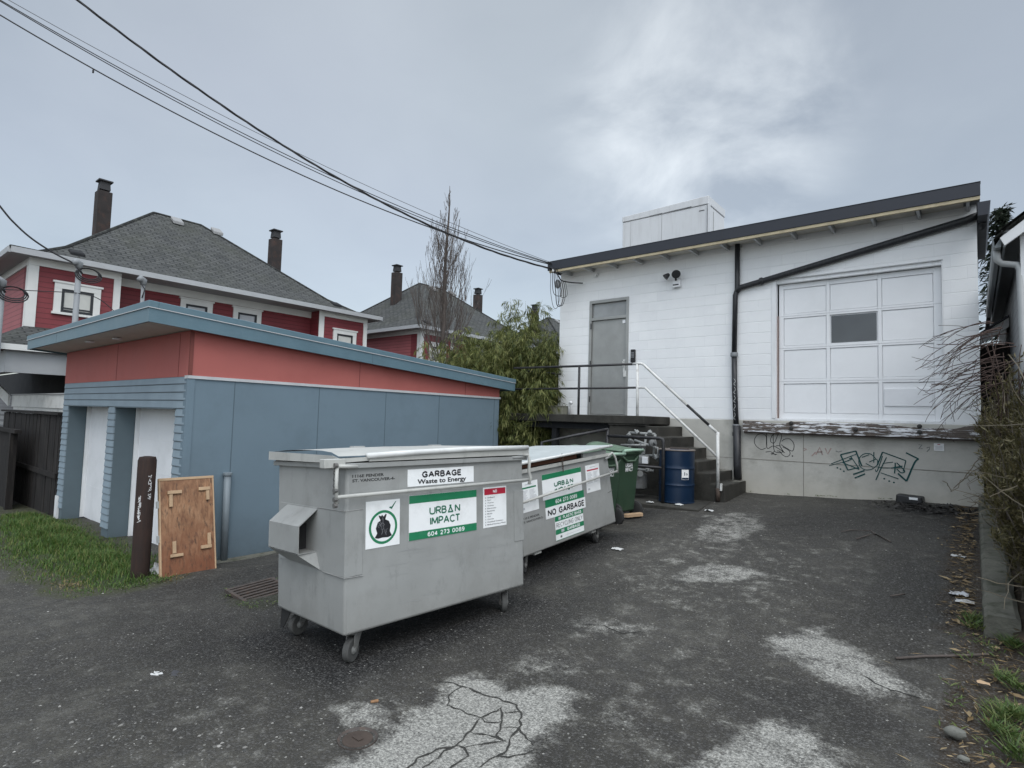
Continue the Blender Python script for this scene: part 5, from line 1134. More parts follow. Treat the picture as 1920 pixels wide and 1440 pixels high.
amid = math.atan2(-2.55, 7.71)
def fpost(a, b): 
    th = amid + a / .0995; return (-7.71 + .0995 * math.cos(th), 2.55 + .0995 * math.sin(th), -.29 + b)
sc_ = MB(); random.seed(21)
for (a0, b0, dirn, n) in ((-.055, .72, 1, 8), (.045, .94, 1, 9)):
    for k in range(n):
        b = b0 + k * .033; ch_ = [(a0 + random.uniform(-.02, .02), b + random.uniform(-.012, .03)) for _ in range(5)]; sc_.stroke(curve(ch_, 4), .0055, fpost)
sc_.stroke(curve([(-.07, .68), (-.03, .70), (-.06, .74), (-.045, .99)], 5), .006, fpost)
obj('scribble', sc_, 'chalk', pst)
def crumple(name, label, cat, loc, s, mat, n=7, flat=.35, group=None):
    m = MB(); random.seed(int(abs(loc[0] * 991 + loc[1] * 77)))
    for j in range(n + 1):
        for i in range(n + 1):
            x, y = (i / n - .5) * s * 1.3, (j / n - .5) * s
            m.v.append((loc[0] + x + random.uniform(-.08, .08) * s, loc[1] + y + random.uniform(-.08, .08) * s, loc[2] + .006 + abs(random.gauss(0, flat * .45)) * s * (1 - abs(i / n - .5)) * (1 - abs(j / n - .5))))
    for j in range(n):
        for i in range(n): m.f.append((j * (n + 1) + i, j * (n + 1) + i + 1, (j + 1) * (n + 1) + i + 1, (j + 1) * (n + 1) + i))
    return tag(obj(name, m, mat, None, True), label, cat, group)
crumple('plastic_bag', 'crumpled white plastic bag between the rusty post and the plywood lid', 'bag', (-7.86, 2.78, -.30), .22, 'trash_white', 8, .8)
crumple('paper_scrap', 'torn grey and white paper scrap lying on the asphalt at lower left', 'litter', (-4.26, 1.55, -.045), .06, 'trash_white', 6, .5)
crumple('plastic_scrap', 'dark plastic scrap beside the torn paper on the lower left asphalt', 'litter', (-4.16, 1.62, -.04), .08, 'trash_dark', 5, .4)
crumple('paper_scrap', 'folded white napkin by the kerb end', 'litter', (-.09, 6.50, g(-.09, 6.5)), .10, 'trash_white', 6, .4)
crumple('plastic_scrap', 'pale grey plastic scrap just behind the napkin by the kerb', 'litter', (-.13, 6.68, g(-.1, 6.7)), .11, 'ink_grey', 6, .5)
crumple('paper_scrap', 'small white wrapper near the far half of the kerb', 'litter', (-.16, 8.0, g(-.16, 8.0)), .10, 'trash_white', 6, .4)
crumple('paper_scrap', 'white paper bit on the asphalt between the rear dumpster wheel and the pad', 'litter', (-3.45, 6.37, g(-3.45, 6.37)), .10, 'trash_white', 5, .3)
crumple('paper_scrap', 'tiny white scrap on the asphalt in front of the lowest step', 'litter', (-3.28, 9.05, g(-3.28, 9.05)), .09, 'trash_white', 5, .8)
crumple('leaf', 'single tan dead leaf on the soil below the kerb end', 'leaf', (.02, 4.86, g(0, 4.86) + .03), .05, 'ply_edge', 4, .2)
for (x, y, r) in ((-3.82, 9.12, .05), (-4.30, 9.05, .045)): crumple('paper_scrap', 'pale scrap of paper on the concrete pad at the foot of the blue drum' if x > -4 else 'pale scrap of paper on the concrete pad left of the guard post', 'litter', (x, y, padz(x, y) + .004), r * 2, 'trash_white', 5, .4)
o = obj('wood_offcut', MB().hexa([(-4.24, 7.98, .255), (-4.17, 8.0, .255), (-4.02, 8.24, .27), (-4.09, 8.27, .27), (-4.24, 7.98, .31), (-4.17, 8.0, .305), (-4.02, 8.24, .32), (-4.09, 8.27, .325)]), 'ply_edge', None, bevel=.004); tag(o, 'short pale timber offcut lying in front of the green carts', 'wood')
o = obj('wood_chip', MB().hexa([(-2.84, 2.215, .012), (-2.825, 2.205, .012), (-2.80, 2.245, .012), (-2.815, 2.255, .012), (-2.84, 2.215, .024), (-2.825, 2.205, .022), (-2.80, 2.245, .024), (-2.815, 2.255, .026)]), 'leaf_dead', None, bevel=.003); tag(o, 'orange brown wood chip on the pale asphalt patch', 'wood')
t = thing('valve_cover', 'round rusty iron valve cover set in the foreground asphalt', 'cover', (-2.57, 1.93, .01))
obj('ring', MB().lathe([(.085, .0), (.105, .012), (.105, .0)], (-2.57, 1.93, .008), 28), 'iron', t, 'auto'); vc = MB().lathe([(.082, .004), (.078, .009), (.02, .010)], (-2.57, 1.93, .006), 28); vc.box(-2.60, 1.915, .014, -2.54, 1.945, .022); obj('lid', vc, 'rust', t, 'auto')
t = thing('drain_grate', 'rusty iron storm drain grate in mossy asphalt behind the front dumpster', 'drain', (-5.72, 3.05, -.15))
gzz = g(-5.72, 3.05) + .012; dgm = Matrix.Translation((-5.72, 3.05, gzz)) @ Matrix.Rotation(.05, 4, 'X') @ Matrix.Rotation(.06, 4, 'Y')
def dgp(m): m.v = [tuple(dgm @ Vector(v)) for v in m.v]; return m
fr = MB(); fr.box(-.33, -.26, -.02, .33, -.225, .012); fr.box(-.33, .225, -.02, .33, .26, .012); fr.box(-.33, -.2249, -.02, -.295, .2249, .012); fr.box(.295, -.2249, -.02, .33, .2249, .012); obj('frame', dgp(fr), 'iron', t)
for k in range(8): obj('bar', dgp(MB().box(-.27 + k * .072, -.2249, -.015, -.235 + k * .072, .2249, .010)), 'iron', t)
obj('pit', dgp(MB().box(-.295, -.225, -.019, .295, .225, -.016)), 'void', t)
t = thing('plastic_case', 'black plastic case with white label at the foot of the foundation', 'case', (-.80, 10.85, .62))
bz = g(-.8, 10.85); cs = MB().hexa([(-.98, 10.78, bz - .01), (-.62, 10.74, bz - .01), (-.60, 10.93, bz - .01), (-.96, 10.97, bz - .01), (-.97, 10.79, bz + .125), (-.64, 10.75, bz + .115), (-.61, 10.92, bz + .12), (-.95, 10.96, bz + .13)]); obj('shell', cs, 'black_plastic', t, bevel=.02, seg=2)
obj('label', MB().hexa([(-.80, 10.755, bz + .065), (-.69, 10.745, bz + .063), (-.69, 10.75, bz + .063), (-.80, 10.76, bz + .065), (-.80, 10.757, bz + .10), (-.69, 10.747, bz + .098), (-.69, 10.752, bz + .098), (-.80, 10.762, bz + .10)]), 'sticker_white', t)
# kerb on the right
kb_ = MB(); ny = 110
for j in range(ny + 1):
    y = 5.78 + (10.97 - 5.78) * j / ny; z0 = g(.05, y); nz1 = .012 * noise.noise((y * 3.5, 1, 1)) + .006 * noise.noise((y * 19, 6, 1)); nz2 = .012 * noise.noise((y * 3, 4, 1)); h = z0 + .17 + .007 * noise.noise((y * 4, 9, 1)) + .006 * noise.noise((y * 17, 3, 1))
    kb_.v += [(.02 + nz1, y, z0 - .2), (.035 + nz1, y, h - .025), (.06 + nz1, y, h), (.215 + nz2, y, h + .004), (.245 + nz2, y, h - .02), (.25 + nz2, y, z0 - .2)]
for j in range(ny):
    for k in range(5): kb_.f.append((j * 6 + k, (j + 1) * 6 + k, (j + 1) * 6 + k + 1, j * 6 + k + 1))
kb_.f += [(0, 1, 2, 3, 4, 5), tuple(ny * 6 + k for k in (5, 4, 3, 2, 1, 0))]
tag(obj('kerb', kb_, 'kerb_concrete', None, 'auto'), 'long mossy concrete kerb along the right edge of the yard', 'kerb')
def rock(loc, r, label):
    m = MB().ball((0, 0, 0), r, 1.3, .9, .7, 6); m.v = [tuple(Vector(v) * (1 + .35 * noise.noise(Vector(v) * 3 / r * .35 + Vector(loc))) + Vector(loc)) for v in m.v]; tag(obj('stone', m, 'stone', None, 'auto'), label, 'stone')
rock((-.11, 4.12, g(-.11, 4.1) + .035), .042, 'fist-sized grey stone on the asphalt edge at lower right')
rock((-.07, 3.86, g(-.11, 3.9) + .02), .022, 'small pale pebble just below the grey stone at lower right')

# ------------------------------------------------------------------ red houses
def uvmesh(name, faces, mat, parent):
    """roof faces with planar UVs: u along the eave, v up the slope"""
    m = MB(); uvs = []
    for f in faces:
        m.add(f, [tuple(range(len(f)))]); a = Vector(f[0]); u = (Vector(f[1]) - a).normalized(); n = u.cross(Vector(f[-1]) - a).normalized(); v = n.cross(u)
        uvs += [((Vector(p) - a).dot(u) + a.dot(u), (Vector(p) - a).dot(v) + a.z * 1.7) for p in f]
    o = obj(name, m, mat, parent); uv = o.data.uv_layers.new(name='UVMap')
    uv.data.foreach_set('uv', [c for p in uvs for c in p]); return o
def window(parent, X, y0, y1, z0, z1, axis='x', glass='glass_pale'):
    fr = MB(); w_ = .15
    def bx(m, a0, b0, a1, b1, d0, d1):
        if axis == 'x': m.box(X + d0, a0, b0, X + d1, a1, b1)
        else: m.box(a0, X - d1, b0, a1, X - d0, b1)
    bx(fr, y0, z0, y0 + w_, z1 - .16, .0, .05); bx(fr, y1 - w_, z0, y1, z1 - .16, .0, .05); bx(fr, y0 - .0, z1 - .159, y1 + .0, z1 - .02, 0, .055); bx(fr, y0 - .04, z1 - .019, y1 + .04, z1 + .03, 0, .08); bx(fr, y0 - .03, z0 - .06, y1 + .03, z0 - .001, 0, .07)
    f = obj('window', fr, 'house_trim', parent)
    s = MB(); a0, a1, b0, b1 = y0 + w_ + .001, y1 - w_ - .001, z0, z1 - .161
    bx(s, a0, b0, a0 + .06, b1, .0, .035); bx(s, a1 - .06, b0, a1, b1, .0, .035); bx(s, a0 + .061, b0, a1 - .061, b0 + .07, .0, .035); bx(s, a0 + .061, b1 - .06, a1 - .061, b1, .0, .035)
    bx(s, a0 + .061, b0 + (b1 - b0) * .16, a1 - .061, b0 + (b1 - b0) * .16 + .035, .0, .03)
    obj('sash', s, 'house_frame', f)
    g_ = MB(); bx(g_, a0 + .05, b0 + .05, a1 - .05, b1 - .05, -.02, .012); obj('pane', g_, 'blind' if glass == 'blind' else glass, f)
    return f
def make_house(label):
    HX, HY0, HY1, ZE = -18.0, 3.1, 13.1, 5.47
    XB = -28.0; yc = (HY0 + HY1) / 2
    t = thing('red_house', label, 'house', (-23, yc, -.7), 'red clapboard houses in a row')
    wm = MB(); wm.box(XB, HY0 + .02, 3.0, HX - .6, HY1 - .02, 5.44); wl_ = obj('wall', wm, 'house_red', t)
    bm_ = MB(); bm_.box(HX - .599, HY0 + .0, 3.0, HX, 5.0, 5.44); bm_.box(HX - .599, 11.1, 3.0, HX, HY1, 5.44); obj('bay_wall', bm_, 'house_red', t)
    obj('lower_wall', MB().box(XB, 5.2, -.8, HX - .1, HY1 - .04, 2.999), 'porch_grey', t); fw = MB().box(XB, HY0 - .0, 3.0, HX - .6, HY0 + .019, 5.44); obj('end_wall', fw, 'house_red_skylit', t)
    tr = MB()
    for y0, y1 in ((HY0, 5.0), (11.1, HY1)):
        tr.box(HX + .001, y0 - .03, 3.05, HX + .035, y0 + .17, 5.19); tr.box(HX + .001, y1 - .14, 3.05, HX + .035, y1 + .02, 5.19); tr.box(HX + .001, y0 - .03, 5.191, HX + .045, y1 + .02, 5.42)
    tr.box(HX - .17, HY0 - .035, 3.05, HX + .0, HY0 - .001, 5.19); tr.box(XB, HY0 - .035, 5.191, HX + .0, HY0 - .001, 5.42); tr.box(HX - .598, 5.0, 5.15, HX - .56, 11.1, 5.42); tr.box(HX - .17, HY1 + .001, 3.05, HX, HY1 + .035, 5.4)
    obj('corner_board', tr, 'house_trim', t)
    window(t, HX, 3.6, 4.58, 4.11, 4.87, glass='blind'); window(t, HX - .6, 6.75, 7.68, 3.9, 5.10); window(t, HX - .6, 8.33, 9.26, 3.9, 5.10); window(t, HX, 11.66, 12.64, 4.0, 4.80, glass='blind')
    # hip roof with flared foot
    ov = .36; prof = [(0, ZE), (.75, ZE + .15), (1.6, ZE + .60), (5.36, 8.82)]
    xa, xb, ya, yb = HX + ov, XB - ov, HY0 - ov - .08, HY1 + ov + .08
    hw = (xa - xb) / 2; hy = 4.62 / hw   # the ends run in a little slower than the sides
    faces = []
    def rg(d, z): return [(xa - d, ya + d * hy, z), (xa - d, yb - d * hy, z), (xb + d, yb - d * hy, z), (xb + d, ya + d * hy, z)]
    rings = [rg(d * hw / 5.36, z) for d, z in prof]
    for r0, r1 in zip(rings, rings[1:]):
        for k in range(4): faces.append([r0[k], r0[(k + 1) % 4], r1[(k + 1) % 4], r1[k]])
    roof = uvmesh('roof', faces, 'shingles', t)
    ed = MB(); ed.box(xa - .02, ya, ZE - .13, xa + .05, yb, ZE + .012); ed.box(xb - .05, ya, ZE - .13, xb + .02, yb, ZE + .012); ed.box(xb + .021, ya - .05, ZE - .13, xa - .021, ya + .02, ZE + .012); ed.box(xb + .021, yb - .02, ZE - .13, xa - .021, yb + .05, ZE + .012)
    obj('gutter', ed, 'house_eave', roof)
    obj('soffit', MB().box(xb + .03, ya + .03, ZE - .10, xa - .03, yb - .03, ZE - .07), 'house_soffit', roof)
    hm = MB()
    for k in range(4): hm.tube([r[k] for r in rings], .05, 6)
    hm.tube([rings[-1][0], rings[-1][1]], .05, 6); obj('hip_cap', hm, 'shingles', roof)
    for y, zb in ((5.73, 7.0), (11.9, 7.2)):
        c = MB().box(-23.2, y - .2, zb, -22.78, y + .21, 9.06); ch = obj('chimney', c, 'chimney_brick', roof, bevel=.012)
        obj('chimney_pot', MB().hexa([(-23.15, y - .15, 9.121), (-22.83, y - .15, 9.121), (-22.83, y + .16, 9.121), (-23.15, y + .16, 9.121), (-23.13, y - .13, 9.40), (-22.85, y - .13, 9.40), (-22.85, y + .14, 9.40), (-23.13, y + .14, 9.40)]), 'chimney_pot', ch)
        obj('rain_cap', MB().box(-23.2, y - .2, 9.405, -22.78, y + .21, 9.45), 'chimney_pot', ch)
    for y, d in ((7.94, 4.98), (9.35, 4.98)):
        z = 8.82 - (5.36 - d) * .688; x = xa - d * hw / 5.36; obj('roof_vent', MB().hexa([(x + .16, y - .18, z - .10), (x + .16, y + .18, z - .10), (x - .16, y + .18, z + .12), (x - .16, y - .18, z + .12), (x + .16, y - .18, z + .03), (x + .16, y + .18, z + .03), (x - .16, y + .18, z + .25), (x - .16, y - .18, z + .25)]), 'vent_grey', roof, bevel=.02)
    for y in (4.2, 12.3):
        z = ZE + .42; obj('roof_vent', MB().hexa([(xa - 1.05, y - .16, z - .2), (xa - 1.05, y + .16, z - .2), (xa - 1.4, y + .16, z + .05), (xa - 1.4, y - .16, z + .05), (xa - 1.05, y - .16, z - .02), (xa - 1.05, y + .16, z - .02), (xa - 1.4, y + .16, z + .13), (xa - 1.4, y - .16, z + .13)]), 'void', roof, bevel=.03)
    obj('stack_pipe', MB().tube([(-26.0, 3.6, 5.6), (-26.0, 3.6, 6.75)], .07, 8), 'pipe_black', roof); obj('stack_pipe', MB().tube([(-20.2, 12.9, 5.6), (-20.2, 12.9, 6.25)], .05, 8), 'mast_grey', roof)
    # porch skirt roof round the lower storey
    px, py0, py1 = -16.4, 2.3, 14.2; zi, zo = 3.66, 3.05
    A = [(HX + .02, HY0 - .03, zi), (HX + .02, HY1 + .03, zi), (XB, HY1 + .03, zi), (XB, HY0 - .03, zi)]; B = [(px, py0, zo), (px, py1, zo), (XB - 1, py1, zo), (XB - 1, py0, zo)]
    pr = uvmesh('porch_roof', [[B[k], B[(k + 1) % 4], A[(k + 1) % 4], A[k]] for k in (0, 1, 3)], 'shingles', t)
    e2 = MB(); e2.box(px - .02, py0, zo - .12, px + .06, py1, zo + .01); e2.box(XB - 1, py0 - .06, zo - .12, px - .021, py0 + .02, zo + .01); obj('gutter', e2, 'house_trim', pr)
    bm2 = MB(); bm2.box(px - .3, py0 + .25, 2.44, px - .12, py1 - .2, 2.93); bm2.box(XB, py0 + .25, 2.44, px - .301, py0 + .45, 2.93); obj('beam', bm2, 'house_eave', t)
    pw = MB(); pw.box(px - .28, 4.9, -.8, px - .14, py1 - .22, 2.06); pw.box(XB - 9, 4.9, -.8, px - .281, 5.04, 2.06); obj('porch_wall', pw, 'porch_siding', t)
    obj('porch_shade', MB().box(XB - 9, 5.1, 2.06, HX + .1, 5.15, 3.0), 'void', t)  # black sheet standing in for the shade inside the open porch
    ps = MB()
    for y in (4.92, 7.8, 11, 13.7): ps.box(px - .28, y, 2.061, px - .14, y + .14, 2.439)
    obj('porch_post', ps, 'house_eave', t)
    return t
h1 = make_house('nearest red clapboard house with grey hip roof behind the blue garage')
h2 = copy_tree(h1); h2.location.y += 12.75; h2['label'] = 'second red house, partly hidden by the bare tree'
h3 = copy_tree(h1); h3.location.y += 24.6; h3['label'] = 'farthest house roof, barely visible above the bamboo beside the white building'
# service masts
for i, (y, zt, lab) in enumerate(((3.68, 5.02, 'grey service mast with looped cables in front of the red house window'), (5.02, 4.9, 'short grey mast right of the window on the red house'), (2.36, 4.32, 'grey service mast with cable loops at the far left edge'))):
    t = thing('service_mast', lab, 'mast', (-16.25, y, -.5), 'service masts along the red house'); x = -16.25
    obj('pipe', MB().tube([(x, y, -.5), (x, y, zt - .03)], .06 if i != 1 else .045, 12), 'mast_grey', t, True)
    obj('weather_head', MB().tube([(x, y, zt - .06), (x, y, zt + .05), (x + .04, y - .08, zt + .09), (x + .06, y - .14, zt + .03)], [.07, .085, .08, .05], 10), 'mast_grey', t, True)
    lp = MB()
    if i != 1:
        for k in range(3): lp.tube(curve([(x + .05, y - .12, zt + .02), (x + .06, y + .12 + .04 * k, zt - .10 - .05 * k), (x + .05, y + .34 + .05 * k, zt - .20 - .06 * k), (x + .06, y + .30, zt - .36), (x + .06, y + .08, zt - .26), (x + .05, y - .02, zt - .1 - .06 * k)], 6) if False else [(x + .06, y + .18 + (.20 + .03 * k) * math.cos(a), zt - .16 - .02 * k + (.13 + .02 * k) * math.sin(a)) for a in [q * PI / 8 for q in range(17)]], .014, 6)
        lp.tube([(x + .06, y - .1, zt), (x + .06, y + .06, zt - .18)], .02, 6)
    else: lp.tube([(x + .06, y - .1, zt), (x + .07, y + .02, zt - .18), (x + .06, y - .03, zt - .4)], .014, 6)
    obj('cable_loop', lp, 'cable', t, True)

# ------------------------------------------------------------------ fences and sheds at the left
t = thing('board_fence', 'tall dark weathered board fence left of the blue garage', 'fence', (-15, 3.15, -.5))
x = -19.4; random.seed(4); k = 0
bds = MB()
while x < -13.98:
    w_ = random.uniform(.14, .19); x1 = min(x + w_ - .006, -13.97); bds.box(x, 3.06 + random.uniform(0, .012), -.7, x1, 3.09 + random.uniform(0, .012), 1.53 + random.uniform(-.01, .01)); x += w_
obj('board', bds, 'fence_dark', t); obj('rail', MB().box(-19.4, 3.025, .30, -13.97, 3.058, .40), 'fence_dark', t); obj('cap_rail', MB().box(-19.4, 3.0, 1.545, -13.97, 3.13, 1.59), 'fence_dark', t)
t = thing('gate_fence', 'dark low gate panel with a flat top rail at the far left', 'fence', (-16, 2.7, -.6))
bds = MB(); x = -19.2
while x < -16.05:
    w_ = random.uniform(.13, .17); bds.box(x, 2.7, -.8, x + w_ - .008, 2.72, 1.12); x += w_
obj('board', bds, 'fence_dark', t); obj('top_rail', MB().box(-19.2, 2.64, 1.125, -15.55, 2.76, 1.20), 'fence_dark', t); obj('post', MB().box(-16.04, 2.64, -.8, -15.90, 2.76, 1.124), 'fence_dark', t)
t = thing('carport', 'white gabled carport roof edge above the dark fence', 'carport', (-18, 4, -.5))
obj('fascia', MB().box(-20.67, 3.40, 1.67, -14.3, 3.44, 1.975), 'awning_white', t); obj('soffit_strip', MB().box(-20.6, 3.43, 1.59, -14.3, 3.47, 1.665), 'awning_white', t); obj('gutter', MB().box(-20.67, 3.37, 1.98, -14.3, 3.46, 2.01), 'house_soffit', t)
rk = MB(); rk.hexa([(-23.3, 3.32, 2.22), (-20.68, 3.32, 1.69), (-20.68, 3.36, 1.69), (-23.3, 3.36, 2.22), (-23.3, 3.32, 2.52), (-20.68, 3.32, 2.0), (-20.68, 3.36, 2.0), (-23.3, 3.36, 2.52)]); obj('rake_board', rk, 'awning_white', t)
obj('roof', MB().hexa([(-26.2, 3.84, 2.60), (-14.1, 3.84, 2.005), (-14.1, 6.0, 2.3), (-26.2, 6, 2.6), (-26.2, 3.84, 2.66), (-14.1, 3.84, 2.045), (-14.1, 6.0, 2.34), (-26.2, 6, 2.66)]) if False else MB().box(-20.6, 3.465, 1.97, -14.3, 5.0, 2.0), 'shingles', t)
sl = MB()
for k in range(3): sl.box(-23.3, 3.5, 1.12 + k * .16, -20.75, 3.53, 1.21 + k * .16)
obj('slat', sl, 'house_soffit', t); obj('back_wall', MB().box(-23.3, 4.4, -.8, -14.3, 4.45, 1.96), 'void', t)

# ------------------------------------------------------------------ neighbour at the right
t = thing('grey_house', 'grey neighbouring house with white gable board and gutter at the right edge', 'house', (2, 10, .5))
obj('side_wall', MB().box(.47, 8.65, .3, .60, 16.9, 4.0), 'neigh_siding', t); obj('front_wall', MB().box(.601, 8.55, .3, 4.4, 8.7, 4.0), 'neigh_white', t); obj('corner_board', MB().box(.44, 8.54, .3, .6, 8.649, 4.02), 'neigh_white', t)
obj('gutter', MB().prism([(.215, 3.86), (.215, 3.98), (.20, 3.985), (.185, 3.86), (.20, 3.84), (.27, 3.84), (.285, 3.99), (.275, 3.99), (.265, 3.855), (.225, 3.855)][:1] + [(.20, 3.985), (.205, 3.86), (.225, 3.845), (.27, 3.845), (.285, 3.985)], 8.42, 13.6, 'y'), 'neigh_gutter', t)
obj('soffit', MB().box(.275, 8.4, 4.005, .6, 16.9, 4.03), 'neigh_soffit', t); obj('fascia', MB().box(.287, 8.42, 3.84, .31, 16.8, 4.0), 'neigh_gutter', t)
rk = MB().prism([(.26, 3.93), (.30, 3.84), (2.5, 5.55), (4.7, 3.84), (4.74, 3.93), (2.5, 5.78)], 8.33, 8.38, 'y'); obj('rake_board', rk, 'neigh_white', t); obj('gable', MB().prism([(.45, 4.0), (4.55, 4.0), (2.5, 5.56)], 8.56, 8.66, 'y'), 'neigh_white', t)
rfm = uvmesh('roof', [[(.22, 17, 3.99), (.22, 8.3, 3.99), (2.5, 8.3, 5.84), (2.5, 17, 5.84)], [(4.78, 8.3, 3.99), (4.78, 17, 3.99), (2.5, 17, 5.84), (2.5, 8.3, 5.84)], [(.22, 8.3, 3.95), (.22, 17, 3.95), (2.5, 17, 5.80), (2.5, 8.3, 5.80)]], 'shingles', t)
obj('downpipe', MB().tube([(.235, 8.6, 3.85), (.24, 8.6, 3.74), (.28, 8.62, 3.70), (.41, 8.60, 3.66), (.435, 8.58, 3.60), (.445, 8.50, 2.6), (.445, 8.5, .5)], .036, 10), 'neigh_lead', t, True)
t = thing('low_shed', 'low shed roof edge with white board between the block building and grey house', 'shed', (1.0, 12.5, .5))
obj('barge_board', MB().hexa([(.02, 12.0, 3.22), (.55, 12.0, 3.58), (.55, 12.04, 3.58), (.02, 12.04, 3.22), (.02, 12.0, 3.38), (.55, 12.0, 3.74), (.55, 12.04, 3.74), (.02, 12.04, 3.38)]) if False else MB().hexa([(.10, 12.0, 3.16), (.46, 12.0, 3.43), (.46, 12.04, 3.43), (.10, 12.04, 3.16), (.10, 12.0, 3.32), (.46, 12.0, 3.58), (.46, 12.04, 3.58), (.10, 12.04, 3.32)]), 'neigh_white', t)
obj('roof', MB().hexa([(.10, 11.95, 3.33), (.46, 11.95, 3.59), (.46, 13.5, 3.59), (.10, 13.5, 3.33), (.10, 11.95, 3.36), (.46, 11.95, 3.62), (.46, 13.5, 3.62), (.10, 13.5, 3.36)]), 'fascia_dark', t); obj('wall', MB().box(.10, 12.1, .4, .46, 13.4, 3.15), 'fence_dark', t)
t = thing('side_fence', 'dark board fence overgrown by shrubs along the right side', 'fence', (.62, 8, .5)); bds = MB(); y = 5.2
while y < 11.6:
    w_ = random.uniform(.14, .18); bds.box(.56, y, .1, .585, y + w_ - .006, 2.55 + random.uniform(-.03, .03)); y += w_
obj('board', bds, 'fence_dark', t); obj('cap_rail', MB().box(.53, 5.2, 2.59, .62, 11.6, 2.63), 'fence_dark', t)
for y in (5.3, 7.4, 9.5, 11.4): obj('post', MB().box(.46, y, .1, .555, y + .1, 2.66), 'fence_dark', t)
# ------------------------------------------------------------------ plants
def leaf(m, p, d, L, w, droop=.0, up=(0, 0, 1)):
    d = d.normalized(); s = d.cross(Vector(up)); s = s.normalized() if s.length > 1e-3 else Vector((1, 0, 0)); s = (s + Vector((random.uniform(-.6, .6), random.uniform(-.6, .6), random.uniform(-.6, .6)))).normalized() * w / 2
    mid = p + d * L * .42 + Vector((0, 0, -droop * L * .25)); tip = p + d * L + Vector((0, 0, -droop * L)); o = len(m.v)
    m.v += [tuple(p), tuple(mid + s), tuple(tip), tuple(mid - s)]; m.f.append((o, o + 1, o + 2, o + 3))
def rv(a=1): return Vector((random.uniform(-a, a), random.uniform(-a, a), random.uniform(-a, a)))

random.seed(31)
t = thing('bamboo', 'bushy green bamboo clump between the blue garage and the white building', 'bamboo', (-9.2, 11.0, -.2))
lm_, stm = MB(), MB()
cul = []
for k in range(175):
    a = random.uniform(0, 2 * PI); r = math.sqrt(random.random()); x = -9.45 + 1.9 * r * math.cos(a); y = 10.95 + 1.15 * r * math.sin(a)
    if y < 9.85: y = 9.85 + random.random() * .2
    if x > -7.75 and y > 10.9: x -= .5
    h = lerp(x, [-11.5, -10.8, -10.0, -9.35, -8.7, -7.6], [3.2, 3.8, 4.15, 4.45, 4.4, 4.2]) + random.uniform(-1.5, .25); cul.append((x, y, h))
for x, y, h in ((-9.05, 11.4, 5.45), (-9.15, 11.5, 5.3), (-8.95, 11.4, 5.2), (-9.1, 11.6, 5.45), (-9.0, 11.3, 5.1), (-9.2, 11.4, 5.0), (-8.9, 11.5, 4.9), (-8.05, 11.9, 4.6), (-8.2, 11.8, 4.5), (-10.6, 11.2, 4.3), (-9.8, 11.3, 4.5), (-7.75, 10.2, 2.9), (-7.6, 10.0, 2.6), (-7.7, 9.95, 2.2), (-7.5, 10.3, 3.0), (-7.6, 9.9, 1.6), (-7.9, 9.75, 2.3), (-8.2, 9.8, 2.5), (-8.0, 9.9, 1.5), (-7.7, 9.75, 1.2), (-7.45, 9.85, 2.7)): cul.append((x, y, h))
for x, y, h in cul:
    ln = Vector((random.uniform(-.35, .35), random.uniform(-.4, .15), 0)); pts = []
    z0 = -.5
    for i in range(9):
        q = i / 8; pts.append(Vector((x, y, z0)) + Vector((0, 0, (h - z0) * (q - .10 * q ** 4))) + ln * (q ** 2.6) * (1 + h * .12))
    stm.tube(pts, [.014 * (1 - .85 * i / 8) for i in range(9)], 4, False)
    nb = int(9 + h * 4.2)
    for b in range(nb):
        q = .16 + .84 * (b / nb) ** .85; i = min(7, int(q * 8)); p = pts[i].lerp(pts[i + 1], q * 8 - i) if i < 8 else pts[8]
        for br in range(2):
            a = random.uniform(0, 2 * PI); bl = random.uniform(.22, .50) * (1.15 - .5 * q); d = Vector((math.cos(a), math.sin(a), random.uniform(.0, .7)))
            n = 4; bp = [p + d * bl * (k / n) + Vector((0, 0, -.55 * bl * (k / n) ** 2)) for k in range(n + 1)]
            if random.random() < .4: stm.tube(bp, .0035, 3, False)
            for k in range(1, n + 1):
                for l in range(4 if k < n else 6):
                    dd = (bp[k] - bp[k - 1]).normalized() * .8 + rv(.75) + Vector((0, 0, -.55)); leaf(lm_, bp[k] + rv(.02), dd, random.uniform(.10, .19), random.uniform(.013, .023), .25)
obj('foliage', lm_, 'bamboo_leaf', t); obj('stem', stm, 'bamboo_stem', t)

random.seed(12)
t = thing('bare_tree', 'tall leafless upright tree in front of the second red house', 'tree', (-15, 14.3, -.5))
trk, brm = MB(), MB()
tp = [Vector((-15 + .06 * math.sin(z * .9), 14.3 + .05 * math.sin(z * 1.3 + 1), z)) for z in [-.5 + 10.8 * i / 16 for i in range(17)]]
trk.tube(tp, [.14 * (1 - i / 16) ** .8 + .008 for i in range(17)], 8, False)
def twig(p, d, L, r, depth):
    n = 6; pts = [p]; d = d.normalized()
    for i in range(n):
        d = (d + Vector((0, 0, .16)) + rv(.13)).normalized(); pts.append(pts[-1] + d * L / n)
    brm.tube(pts, [max(.0042, r * .85 * (1 - .8 * i / n)) for i in range(n + 1)], 4 if depth < 2 else 3, False)
    if depth < 3:
        for k in range((6, 3, 2)[depth]):
            q = random.uniform(.18, .95); i = min(n - 1, int(q * n)); a = random.uniform(0, 2 * PI); dd = (pts[i + 1] - pts[i]).normalized() + Vector((math.cos(a), math.sin(a), .3)) * random.uniform(.3, .5)
            twig(pts[i].lerp(pts[i + 1], q * n - i), dd, L * random.uniform(.35, .6), r * .5, depth + 1)
